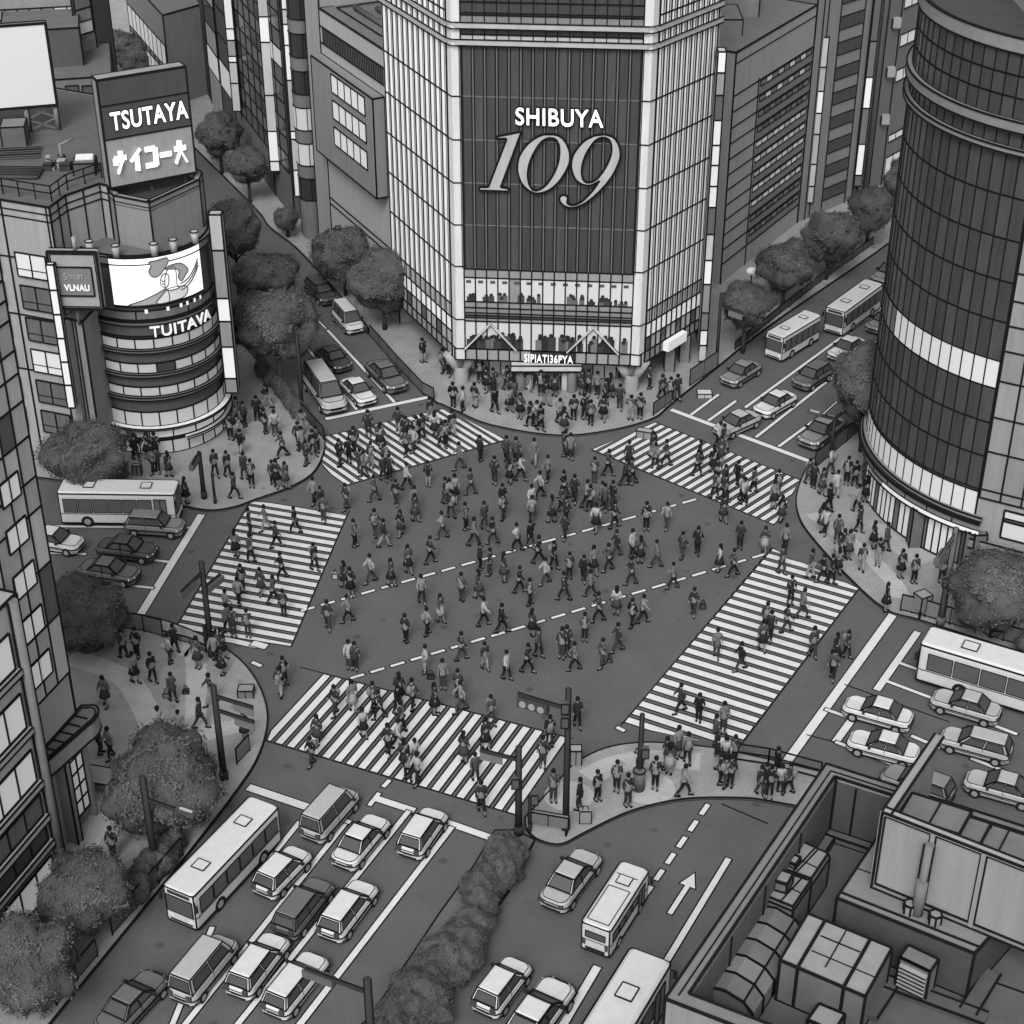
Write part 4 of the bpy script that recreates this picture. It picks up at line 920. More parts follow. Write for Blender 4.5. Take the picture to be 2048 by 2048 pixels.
c = A+f.d*9-f.n*6; rf.box(c.x-2, c.x+3, c.y-2, c.y+3, zt, zt+4, mat(116)); rf.polyink([(c.x-2, c.y-2), (c.x+3, c.y-2), (c.x+3, c.y+3), (c.x-2, c.y+3)], zt, zt+4, .06); part(rf, 'plant_room', root)
# striped tower
B0 = B; A, B = G(1594, 447), G(1702, 402); A = B0+f.d*.12; f = Face(A, B); zt = 49
root = bldg('striped_tower', 'grey tower with dark and light horizontal stripes between plain piers', 'building', [A, B, B-f.n*12, A-f.n*12], zt, mat(100, 'wall'))
ta, tb = f.pl(1645, 430)[0], f.pl(1688, 408)[0]
for k in range(22):
    za = 1.2+k*2.05; mb = MB(); mb.slab(f, f.L*.42, f.L*.86, za, za+1.02, -.05, .05, mat(66, 'glass')); mb.loop([f(f.L*.42, za, .06), f(f.L*.86, za, .06), f(f.L*.86, za+1.02, .06), f(f.L*.42, za+1.02, .06)], .04); part(mb, 'window', root)
mb = MB()
for t in (.12, .2, .42, .86): mb.ink(f(f.L*t, 0, .05), f(f.L*t, zt, .05), .05)
part(mb, 'pier_joint', root)
vsign('blade sign with one white panel on the pier between ribbon office and striped tower', (1642, 75), (1612, 405), 14, [150, 140, 228, 150, 140, 150, 145], 440, .5, seg=[75, 134, 182, 226, 268, 328, 372, 405])
vsign('dark blade sign with two white panels right of the striped tower', (1741, -40), (1710, 350), 14, [75, 88, 230, 88, 230, 84], 405, .5, seg=[-40, 82, 154, 216, 288, 350, 372], side=90)
# dark tower with lit ribbons
A, B = G(1712, 400), G(1890, 300); f = Face(A, B); zt = 50
root = bldg('lit_ribbon_tower', 'dark tower with bright lit ribbon windows behind the round glass tower', 'building', [A, B, B-f.n*12, A-f.n*12], zt, mat(84, 'wall'))
mb = MB()
for t in (.12, .26): mb.ink(f(f.L*t, 0, .04), f(f.L*t, zt, .04), .06)
mb.tube(f(f.L*.06, 0, .2), f(f.L*.06, zt, .2), .18, .18, mat(95), 8); part(mb, 'downpipe', root)
mb = MB()
for k in range(7): c = f(f.L*.19, 6+k*4.1, .25); mb.box(c.x-.35, c.x+.35, c.y-.25, c.y+.25, c.z, c.z+.8, mat(130)); mb.loop([(c.x-.36, c.y-.26, c.z+h) for h in (0, .27, .54, .8)], .06, False)
part(mb, 'air_vent', root)
for k, (za, hh, l) in enumerate(((.3, 2.2, 1), (3.9, .6, 1), (9.2, 1.0, 1), (12.2, 1.0, 1), (15.4, 1.1, 1), (18.6, 1.1, 0), (21.2, 1.3, 1), (24.6, .8, 1), (28.4, 1.3, 1), (32, 1.3, 1), (36, 1.2, 1), (40, 1.2, 1), (44, 1.2, 1))):
    n = 9; tt = lsp(f.L*.28, f.L-.2, n); mb = MB()
    for i in range(n): mb.slab(f, tt[i], tt[i+1], za, za+hh, -.05, .05, lit(208, .35) if l else mat(80, 'glass'))
    for t in tt: mb.ink(f(t, za, .06), f(t, za+hh, .06), .04)
    for z in (za, za+hh): mb.ink(f(tt[0], z, .06), f(tt[-1], z, .06), .05)
    part(mb, 'window', root)
# extra mass behind, top right
A, B = G(1890, 299), G(2300, 60)
bldg('far_block', 'plain far block glimpsed beyond the round glass tower', 'building', [A, B, B+Vector((-8, 12, 0)), A+Vector((-8, 12, 0))], 40, mat(96, 'wall'))
# ---------------------------------------------------------------- round glass tower on the right
TC = G(2060, 985); TR = 10.3
root = empty('glass_tower', (TC.x, TC.y, 0)); tag(root, 'tall dark curved glass tower with pale rim bands and a bright ring of windows', 'building')
lp = Vector((TC.x-TR*.94, TC.y-TR*.25, 0)); zT = Hz(lp, 22)
def tarc(r_, a0, a1, n, z): return [(TC.x+r_*math.cos(math.radians(a0+(a1-a0)*k/n)), TC.y+r_*math.sin(math.radians(a0+(a1-a0)*k/n)), z) for k in range(n+1)]
# right end of the curved glass: angle where it meets the flat wing
def ang_at(px, py):
    best = None
    for a in range(180, 300):
        p = (TC.x+TR*math.cos(math.radians(a)), TC.y+TR*math.sin(math.radians(a)), 0)
        q_ = PJ(p)
        if best is None or abs(q_[0]-px) < best[0]: best = (abs(q_[0]-px), a)
    return best[1]
AE = ang_at(1930, 1140); A0 = 130
mb = MB(); wp = [(p[0], p[1]) for p in tarc(TR, A0, AE, 60, 0)]; wp += [(wp[-1][0]+9, wp[-1][1]+4), (wp[-1][0]+9, wp[-1][1]+18)]; mb.prism(wp, 0, zT, mat(60, 'glass'), mat(60)); mb.loop(tarc(TR, A0, AE, 60, zT), .07, False); part(mb, 'wall', root)
tref = Vector((TC.x+TR*math.cos(math.radians(AE)), TC.y+TR*math.sin(math.radians(AE)), 0)); tz = lambda y: Hz(tref, y)
# floor heights: read where the rings cross the right-hand end of the glass
fl = [tz(y) for y in (990, 935, 862, 792, 722, 650, 580, 512, 452, 392)]
nseg = 26
def tband(z0, z1, fn, name='window', rr=.05, a0=A0, a1=None, n=nseg, lr=.04, vert=True):
    a1 = a1 or AE; mb = MB()
    for k in range(n):
        m = fn(k)
        b0, b1 = a0+(a1-a0)*k/n, a0+(a1-a0)*(k+1)/n
        if m: mb.rings([tarc(TR+rr, b0, b1, 2, z0), tarc(TR+rr, b0, b1, 2, z1)], m, False, False, closed=False)
        if vert: p0 = tarc(TR+rr, b0, b1, 1, z0)[0]; mb.ink(p0, (p0[0], p0[1], z1), lr)
    for z in (z0, z1): mb.loop(tarc(TR+rr, a0, a1, 50, z), lr, False)
    part(mb, name, root)
dg = [mat(60, 'glass'), mat(64, 'glass'), mat(58, 'glass'), mat(67, 'glass')]
gl = lambda j: (lambda k: mat(96, 'glass') if k in ((9, 12) if j > 3 else (11,)) and j != 2 else dg[(k*5+j*3) % 4])
def tledge(z0, z1, ex, m, a1=None, name='rim_band'):
    a1 = a1 or AE; mb = MB(); mb.rings([tarc(TR, A0, a1, 50, z0), tarc(TR+ex, A0, a1, 50, z0), tarc(TR+ex, A0, a1, 50, z1), tarc(TR, A0, a1, 50, z1)], m, False, False, closed=False)
    for z in (z0, z1): mb.loop(tarc(TR+ex, A0, a1, 50, z), .055, False)
    part(mb, name, root)
zsf = tz(1092)
H1 = tz(990); H2 = tz(1043)
# lit ring above the canopy, dark floors, lit floor, dark floors, double rim, dark floors, cap
tband(tz(1030), tz(982), lambda k: lit(212, .33))
zl0, zl1 = tz(776), tz(722)
lows = lsp(tz(976), zl0, 3)
for j in range(3): tband(lows[j], lows[j+1]-.02, gl(j))
tband(zl0, zl1, lambda k: lit(212, .33) if k > nseg*.55 else mat(90 if k != 13 else 120, 'glass'))
# rims read at the far left, where they meet the silhouette
la = 188; lref = Vector((TC.x+TR*math.cos(math.radians(la)), TC.y+TR*math.sin(math.radians(la)), 0)); lz = lambda y: Hz(lref, y)
zr0, zr1, zr2, zr3 = lz(222), lz(212), lz(180), lz(160)
mids = lsp(zl1, zr0, 5)
for j in range(5): tband(mids[j], mids[j+1]-.02, gl(j+2))
tledge(zr0, zr1, .35, mat(112)); tband(zr1, zr2, gl(1)); tledge(zr2, zr3, .35, mat(108))
ups = lsp(zr3, zT-.7, 3)
for j in range(3): tband(ups[j], ups[j+1]-.02, gl(j+4))
tledge(zT-.7, zT+.05, .15, mat(112), name='parapet')
# canopy, storefront
zc0, zc1 = tz(1050), tz(1034)
AE2 = AE+3
tledge(zc1+.0, tz(1030)+.1, .3, mat(112), AE2, 'canopy'); tband(zc0, zc1, lambda k: mat(100, 'wall'), 'canopy', .42, n=12, a1=AE2); tledge(zc1-.1, zc1, .5, mat(118), AE2, 'canopy')
mb = MB(); mb.rings([tarc(TR+.50, 200, AE2, 40, zc0-.25), tarc(TR+.50, 200, AE2, 40, zc0)], lit(235, .4), False, False, closed=False); mb.rings([tarc(TR, 190, AE2, 40, zc0-.26), tarc(TR+.50, 190, AE2, 40, zc0-.26)], mat(120), False, False, closed=False); mb.loop(tarc(TR+.52, 190, AE2, 40, zc0-.27), .05, False); part(mb, 'canopy_light', root)
tband(.25, zc0-.5, lambda k: lit(212, .4) if k % 5 else mat(84, 'wall'), 'shop_window', .08, a0=180, n=22, lr=.05)
for a in (216, 238, AE2-3):
    p = tarc(TR+.15, a, a+1, 1, 0)[0]; mb = MB(); c = Vector((p[0], p[1], 0)); q_ = [c+Vector((x, y, 0)) for x, y in ((-.35, -.35), (.35, -.35), (.35, .35), (-.35, .35))]
    mb.prism([(v.x, v.y) for v in q_], 0, zc0-.2, mat(88)); mb.polyink(q_, 0, zc0-.2, .05); part(mb, 'pillar', root)
for k in range(4):
    b = 236+k*9.5; mb = MB(); p = tarc(TR+.14, b, b+2, 1, 0)
    mb.rings([tarc(TR+.14, b, b+3, 2, lows[2]+1.2), tarc(TR+.14, b, b+3, 2, lows[2]+2.0+.3*(k % 2))], lit(120, .15), False, False, closed=False)
    part(mb, 'lit_patch', root) if k in () else None
# flat wing right of the curved glass
A = tref+Vector((.02, -.02, 0)); B = G(2320, 1243); f = Face(A, B); zt = Hz(A, 450)
root = bldg('panelled_wing', 'flat grey panelled wing joined to the right of the round glass tower', 'building', [A, B, B+Vector((0, 14, 0)), A+Vector((0, 14, 0))], zt+12, mat(118, 'wall'))
zs = [tz(y) for y in (992, 975, 900, 832, 760, 700, 650, 600, 545, 470, 400, 330)]
rows_mesh(root, f, lsp(.1, f.L-.3, 9), zs, lambda i, j: mat(108, 'wall') if j == 0 else mat(106+((i*3+j*5) % 4)*3, 'wall'), lr=.06, name='wall_panel', frame='panel_joint')
mb = MB(); za, zb = tz(1058), tz(1005)
rows_mesh(root, f, [1.6, 3.2, 3.6, 5.4, 5.8, 7.6], [za, zb-.7, zb-.5, zb], lambda i, j: None if i in (1, 3) or j == 1 else lit(205, .33), lr=.06)
mb.slab(f, 0, f.L, tz(1085), tz(1068), 0, .5, mat(112)); mb.ink(f(0, tz(1068), .5), f(f.L, tz(1068), .5), .05); mb.ink(f(0, tz(1085), .5), f(f.L, tz(1085), .5), .06)
mb.slab(f, 0, f.L, tz(1112), tz(1102), 0, .6, mat(104)); mb.ink(f(0, tz(1102), .6), f(f.L, tz(1102), .6), .05); mb.ink(f(0, tz(1112), .6), f(f.L, tz(1112), .6), .05); part(mb, 'ledge', root)
rows_mesh(root, f, [1.8, 2.8, 3.8, 4.8, 5.8, 6.8, 7.8], [.4, 2.0], lambda i, j: lit(200, .3), lr=.05, name='shop_window')
# ---------------------------------------------------------------- near rooftop, bottom right
ZR = 17.0
def RG(px, py, z=ZR): p = G(px, py, z); return p
c1, c2 = RG(1652, 1528), RG(1330, 1998)             # top left corner and lower left corner of the parapet
dx = (RG(2100, 1670)-c1); dx.z = 0
c3 = c1+dx.normalized()*26; c4 = c2+dx.normalized()*26
dl = (c2-c1); dl.z = 0; dl.normalize(); dX = dx.normalized()
cx = empty('rooftop_building', tuple(((c1+c3)/2).to_2d())+(0,)); tag(cx, 'near building whose sunken plant roof fills the bottom right corner', 'building')
WT = .5
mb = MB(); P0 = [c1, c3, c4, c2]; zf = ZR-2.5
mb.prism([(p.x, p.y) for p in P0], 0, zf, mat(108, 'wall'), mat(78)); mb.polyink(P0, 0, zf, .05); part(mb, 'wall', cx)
def rel(a, b, z=0.0):   # a metres along the back parapet, b metres down the left parapet
    p = c1+dX*a+dl*b; return Vector((p.x, p.y, z))
Lb = (c2-c1).length
def bx(mb, a0, a1, b0, b1, z0, z1, m, mt=None, r=.05, ink=True):
    pts = [rel(a0, b0), rel(a1, b0), rel(a1, b1), rel(a0, b1)]; mb.prism([(p.x, p.y) for p in pts], z0, z1, m, mt)
    if ink: mb.polyink(pts, z0, z1, r); mb.loop([Vector((p.x, p.y, z0)) for p in pts], r)
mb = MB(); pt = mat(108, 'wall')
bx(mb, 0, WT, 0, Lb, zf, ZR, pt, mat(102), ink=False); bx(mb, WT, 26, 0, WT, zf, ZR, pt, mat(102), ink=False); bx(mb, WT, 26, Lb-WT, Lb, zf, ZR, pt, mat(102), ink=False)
for a0, b0, a1, b1 in ((0, 0, 26, 0), (0, 0, 0, Lb), (WT, WT, 26, WT), (WT, WT, WT, Lb-WT), (0, Lb, 26, Lb), (WT, Lb-WT, 26, Lb-WT)):
    mb.ink(rel(a0, b0, ZR+.01), rel(a1, b1, ZR+.01), .05)
for a0, b0, a1, b1 in ((.28, .28, 26, .28), (.28, .28, .28, Lb-.3)): mb.ink(rel(a0, b0, ZR+.01), rel(a1, b1, ZR+.01), .03)
mb.ink(rel(0, Lb, 0), rel(0, Lb, ZR), .05); mb.ink(rel(0, Lb*.5, 0), rel(0, Lb*.5, ZR), .03)
part(mb, 'parapet', cx)
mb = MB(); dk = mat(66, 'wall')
f_ = [rel(WT+.02, WT, 0), rel(WT+.02, Lb-WT, 0)]
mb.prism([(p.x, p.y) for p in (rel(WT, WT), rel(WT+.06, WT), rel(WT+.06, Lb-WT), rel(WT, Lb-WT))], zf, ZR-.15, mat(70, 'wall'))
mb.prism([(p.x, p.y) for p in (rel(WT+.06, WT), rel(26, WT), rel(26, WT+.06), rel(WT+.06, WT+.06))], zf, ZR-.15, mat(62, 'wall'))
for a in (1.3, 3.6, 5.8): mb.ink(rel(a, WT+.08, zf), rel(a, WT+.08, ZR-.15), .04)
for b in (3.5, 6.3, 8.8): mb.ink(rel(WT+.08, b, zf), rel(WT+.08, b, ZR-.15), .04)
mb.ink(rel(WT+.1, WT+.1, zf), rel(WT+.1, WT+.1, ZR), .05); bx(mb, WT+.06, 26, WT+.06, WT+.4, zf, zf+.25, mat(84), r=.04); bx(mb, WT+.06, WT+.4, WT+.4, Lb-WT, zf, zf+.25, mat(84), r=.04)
part(mb, 'inner_wall', cx)
mb = MB(); bx(mb, 4.2, 6.2, 1.4, 2.0, zf, zf+.12, mat(90), r=.03)
for b in (4.6, 9.4): mb.ink(rel(1.3, b, zf+.02), rel(12, b, zf+.02), .03)
part(mb, 'floor_joint', cx)
def rb(px, py, z):     # pixel -> (a,b) at height z
    p = G(px, py, z)-c1; p.z = 0
    M = Matrix(((dX.x, dl.x), (dX.y, dl.y))).inverted(); v = M @ Vector((p.x, p.y)); return v.x, v.y
def unit(name, label, pxy4, z1, z0, m, mt, cat='air handling unit', group=None, seams=(), cut=.0, kind_part='casing'):
    """pxy4: px of the four top corners (TL,TR,BR,BL)"""
    ab = [rb(x, y, z1) for x, y in pxy4]
    c = rel(sum(a for a, b in ab)/4, sum(b for a, b in ab)/4, z0); root = empty(name, tuple(c)); tag(root, label, cat, group)
    P4 = [rel(a, b) for a, b in ab]; mb = MB()
    if cut:
        cc = sum(P4, Vector())/4; low = P4; topp = [cc+(p-cc)*(1-cut) for p in P4]
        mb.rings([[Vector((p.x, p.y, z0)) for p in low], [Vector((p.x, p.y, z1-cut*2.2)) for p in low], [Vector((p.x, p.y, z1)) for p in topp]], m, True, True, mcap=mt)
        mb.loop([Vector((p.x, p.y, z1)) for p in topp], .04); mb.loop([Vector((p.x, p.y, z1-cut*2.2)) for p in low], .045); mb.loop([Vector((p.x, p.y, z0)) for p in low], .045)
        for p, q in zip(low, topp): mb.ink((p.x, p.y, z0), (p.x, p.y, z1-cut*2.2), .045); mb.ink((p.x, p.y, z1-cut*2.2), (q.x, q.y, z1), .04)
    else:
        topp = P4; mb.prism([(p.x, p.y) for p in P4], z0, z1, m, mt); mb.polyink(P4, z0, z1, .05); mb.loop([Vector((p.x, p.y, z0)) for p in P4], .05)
    for (u0, v0, u1, v1, r_) in seams:
        def pt_(u, v): return (topp[0]*(1-u)+topp[1]*u)*(1-v)+(topp[3]*(1-u)+topp[2]*u)*v
        p, q = pt_(u0, v0), pt_(u1, v1); mb.ink((p.x, p.y, z1+.01), (q.x, q.y, z1+.01), r_)
        if v1 >= 1: mb.ink((q.x, q.y, z1), (q.x, q.y, z0), r_)
    part(mb, kind_part, root); return root, P4
def T3(u, v): return Q(3, 3, u, v)
# big box with seams
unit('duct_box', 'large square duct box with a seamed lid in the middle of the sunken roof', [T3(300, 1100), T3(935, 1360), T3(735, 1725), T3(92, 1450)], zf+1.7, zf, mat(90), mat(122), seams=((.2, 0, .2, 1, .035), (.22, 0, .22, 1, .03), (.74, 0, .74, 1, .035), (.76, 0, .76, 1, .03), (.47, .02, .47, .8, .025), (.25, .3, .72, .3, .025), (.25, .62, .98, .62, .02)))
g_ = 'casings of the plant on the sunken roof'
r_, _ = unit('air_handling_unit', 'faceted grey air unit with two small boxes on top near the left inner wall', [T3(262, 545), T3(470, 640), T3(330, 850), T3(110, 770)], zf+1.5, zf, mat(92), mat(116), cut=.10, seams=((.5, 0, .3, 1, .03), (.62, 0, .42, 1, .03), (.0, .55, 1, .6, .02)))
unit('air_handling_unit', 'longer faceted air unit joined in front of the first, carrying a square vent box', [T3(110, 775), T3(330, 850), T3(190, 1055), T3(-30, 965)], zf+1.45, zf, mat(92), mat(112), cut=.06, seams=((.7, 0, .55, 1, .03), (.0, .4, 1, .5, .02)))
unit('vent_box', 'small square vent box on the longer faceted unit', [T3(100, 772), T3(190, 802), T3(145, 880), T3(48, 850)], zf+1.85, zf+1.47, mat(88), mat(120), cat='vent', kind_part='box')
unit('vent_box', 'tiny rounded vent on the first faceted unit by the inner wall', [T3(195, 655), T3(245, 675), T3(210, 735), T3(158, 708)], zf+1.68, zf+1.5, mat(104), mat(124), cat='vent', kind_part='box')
# long rounded duct along the left wall
root = empty('round_duct', tuple(rel(2.2, 8, zf))); tag(root, 'long rounded duct in segments running down beside the left inner wall', 'duct')
pa, pb = rb(*Q(3, 2, 1990, 1130), zf+.8), rb(*Q(3, 2, 1600, 1750), zf+.8)
n = 5
for k in range(n):
    a = pa[0]+(pb[0]-pa[0])*k/n; b = pa[1]+(pb[1]-pa[1])*k/n; a2 = pa[0]+(pb[0]-pa[0])*(k+1)/n; b2 = pa[1]+(pb[1]-pa[1])*(k+1)/n
    mb = MB(); R0 = []; R1 = []
    prof = [(-.95, 0), (-.95, .7), (-.62, 1.05), (0, 1.2), (.62, 1.05), (.95, .7), (.95, 0)]
    dd = (rel(a2, b2)-rel(a, b)).normalized(); nn = Vector((-dd.y, dd.x, 0))
    for x, z in prof: R0.append(rel(a, b)+nn*x+Vector((0, 0, zf+z))); R1.append(rel(a2, b2)+nn*x+Vector((0, 0, zf+z)))
    mb.rings([R0, R1], mat(104 if k % 2 else 92), True, True); mb.loop(R0, .045, False); mb.loop(R1, .045, False)
    for j in (0, 2, 4, 6): mb.ink(R0[j], R1[j], .035)
    part(mb, 'duct_segment', root)
# platform block with the panelled screen on top
zp = zf+1.9
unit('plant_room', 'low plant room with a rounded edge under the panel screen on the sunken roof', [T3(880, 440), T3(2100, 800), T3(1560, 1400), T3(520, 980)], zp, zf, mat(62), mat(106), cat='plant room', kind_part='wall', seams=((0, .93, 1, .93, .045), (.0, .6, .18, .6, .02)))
root = empty('louvre_unit', tuple(rel(*rb(*T3(1110, 1600), zf), zf))); tag(root, 'louvred ventilation unit on the dark front of the low plant room', 'ventilation unit')
L4 = [rel(*rb(*T3(1000, 1420), zf+1.4)), rel(*rb(*T3(1230, 1530), zf+1.4))]; ff = Face(L4[0], L4[1])
mb = MB(); mb.slab(ff, 0, ff.L, zf+.2, zf+1.4, -.55, .05, mat(96)); mb.loop([ff(0, zf+.2, .06), ff(ff.L, zf+.2, .06), ff(ff.L, zf+1.4, .06), ff(0, zf+1.4, .06)], .045); mb.loop([ff(0, zf+1.4, .05), ff(0, zf+1.4, -.55), ff(ff.L, zf+1.4, -.55), ff(ff.L, zf+1.4, .05)], .045); mb.ink(ff(ff.L, zf+.2, -.55), ff(ff.L, zf+1.4, -.55), .045); part(mb, 'casing', root)
mb = MB()
for k in range(6): z = zf+.3+k*.16; mb.hexa([ff(.06, z, .05), ff(ff.L-.06, z, .05), ff(ff.L-.06, z, .16), ff(.06, z, .16), ff(.06, z+.1, .05), ff(ff.L-.06, z+.1, .05), ff(ff.L-.06, z+.04, .16), ff(.06, z+.04, .16)], mat(120)); mb.ink(ff(.06, z, .16), ff(ff.L-.06, z, .16), .025)
part(mb, 'louvre', root)
# panel screen
a0, b0 = rb(*T3(785, 885), zp+.05); a1, b1 = rb(*T3(1932, 1360), zp+.05); SA, SB = rel(a0, b0), rel(a1, b1); SB = SA+(SB-SA)*1.3; ff = Face(SA, SB)
zs1 = ff.pl(*T3(870, 325))[1]
root = empty('panel_screen', tuple(ff(ff.L/2, zp))); tag(root, 'tall screen of pale flat panels around the rooftop plant', 'screen wall')
tt = [0, ff.pl(*T3(1160, 1020))[0], ff.pl(*T3(1530, 1180))[0], ff.pl(*T3(1960, 1350))[0], ff.L]
for k in range(4):
    mb = MB(); mb.slab(ff, tt[k]+.06, tt[k+1]-.06, zp+.15, zs1-.12, -.12, 0, mat(112, 'wall')); mb.loop([ff(tt[k]+.08, zp+.2, .02), ff(tt[k+1]-.08, zp+.2, .02), ff(tt[k+1]-.08, zs1-.14, .02), ff(tt[k]+.08, zs1-.14, .02)], .04); part(mb, 'panel', root)
mb = MB(); mb.slab(ff, 0, ff.L, zs1-.14, zs1, -.2, .05, mat(134)); mb.slab(ff, 0, ff.L, zp, zp+.18, -.2, .05, mat(110))
for t in tt: mb.slab(ff, t-.07, t+.07, zp+.01, zs1-.01, -.18, .06, mat(118))
for z, o in ((zs1, .06), (zs1, -.2), (zp+.02, .06)): mb.ink(ff(0, z, o), ff(ff.L, z, o), .045)
mb.ink(ff(0, zp, .06), ff(0, zs1, .06), .05)
side = ff(0, 0, 0)-ff.n*4.4; fs = Face(side, ff(0, 0, 0)); mb.slab(fs, 0, fs.L-.22, zs1-.14, zs1-.005, -.25, .02, mat(124)); mb.ink(fs(0, zs1, .03), fs(fs.L, zs1, .03), .045); mb.ink(fs(0, zs1, -.27), fs(fs.L, zs1, -.27), .045); mb.slab(fs, 0, fs.L, zp, zs1-.14, -.14, -.02, mat(96, 'wall'))
part(mb, 'frame', root)
root = empty('vent_pipe', tuple(ff(tt[1], zp-.2, .3))); tag(root, 'tall thin vent pipe fixed to the pale panel screen', 'pipe')
mb = MB(); mb.tube(ff(tt[1], zp-.1, .35), ff(tt[1], zs1-.4, .2), .14, .14, mat(98), 8); mb.tube(ff(tt[1], zp-.1, .35), ff(tt[1], zp+1.4, .32), .19, .19, mat(92), 8)
for o_ in (-.16, .16): mb.ink(ff(tt[1]+o_, zp-.1, .4), ff(tt[1]+o_, zs1-.4, .25), .03)
part(mb, 'pipe', root)
for k, (u, v) in enumerate(((1065, 1085), (1255, 1165))):
    c = rel(*rb(*T3(u, v), zp), zp); e = empty('mushroom_vent', tuple(c)); tag(e, ('small roof cap just left of the tall vent pipe foot', 'small roof cap just right of the tall vent pipe foot')[k], 'vent'); mb = MB(); mb.prism([(c.x+.2*math.cos(a), c.y+.2*math.sin(a)) for a in [.4+j*math.pi/3 for j in range(6)]], zp, zp+.35, mat(116)); mb.polyink([(c.x+.2*math.cos(a), c.y+.2*math.sin(a)) for a in [.4+j*math.pi/3 for j in range(6)]], zp, zp+.35, .035); part(mb, 'cap', e)
# tanks behind the screen
for k, (u, v, sx, lab) in enumerate(((1230, 400, 1.9, 'square tank with a sloping lid behind the screen, nearest its left end'), (1430, 480, 1.5, 'box tank with an upright seam behind the screen, between two other tanks'), (1760, 560, 2.4, 'wide quartered tank behind the screen, farthest from its left end'))):
    a, b = rb(*T3(u, v), zs1-.8); c = rel(a, b, zp); e = empty('roof_tank', tuple(c)); tag(e, lab, 'tank', 'tanks behind the panel screen'); mb = MB(); bx(mb, a-sx/2, a+sx/2, b-1.0, b+.2, zp, zs1-.8-.15*k, mat(88), mat(98)); p = rel(a, b-1.0, zs1-.75-.15*k); q_ = rel(a, b+.2, zs1-.75-.15*k); mb.ink(p, q_, .03); mb.ink(q_, Vector((q_.x, q_.y, zp)), .04); part(mb, 'casing', e)
# near bottom items
unit('vent_box', 'pale stepped vent box cut by the bottom edge in front of the square duct box', [T3(385, 1780), T3(580, 1860), T3(500, 1990), T3(300, 1900)], zf+.7, zf, mat(88), mat(122), cat='vent', kind_part='box')
root = empty('cable_tray', tuple(rel(*rb(*T3(1300, 1800), zf), zf))); tag(root, 'cable trays on the sunken floor around the foot of the low plant room', 'cable tray')
mb = MB()
for p, q_ in ((T3(860, 1640), T3(1640, 1930)), (T3(1500, 1880), T3(1690, 1570)), (T3(760, 1900), T3(930, 1640))):
    tz_ = zf+.1+.02*p[0]/900; a = rel(*rb(*p, zf), tz_); b = rel(*rb(*q_, zf), tz_); mb.beam(a, b, .5, .2, mat(72)); d_ = (b-a).normalized(); n_ = Vector((-d_.y, d_.x, 0))*.26
    mb.ink(a+n_+Vector((0, 0, .1)), b+n_+Vector((0, 0, .1)), .04); mb.ink(a-n_+Vector((0, 0, .1)), b-n_+Vector((0, 0, .1)), .04)
part(mb, 'tray', root)
root = empty('antenna_mast', tuple(rel(*rb(*Q(2, 3, 1490, 1960), ZR), ZR))); tag(root, 'thin antenna mast rising from the back parapet of the near rooftop', 'mast')
c = rel(8.3, .4, ZR); zt = Hz(c, 1440); mb = MB(); mb.tube(c, Vector((c.x, c.y, zt)), .09, .06, INK, 6); part(mb, 'mast_pole', root)
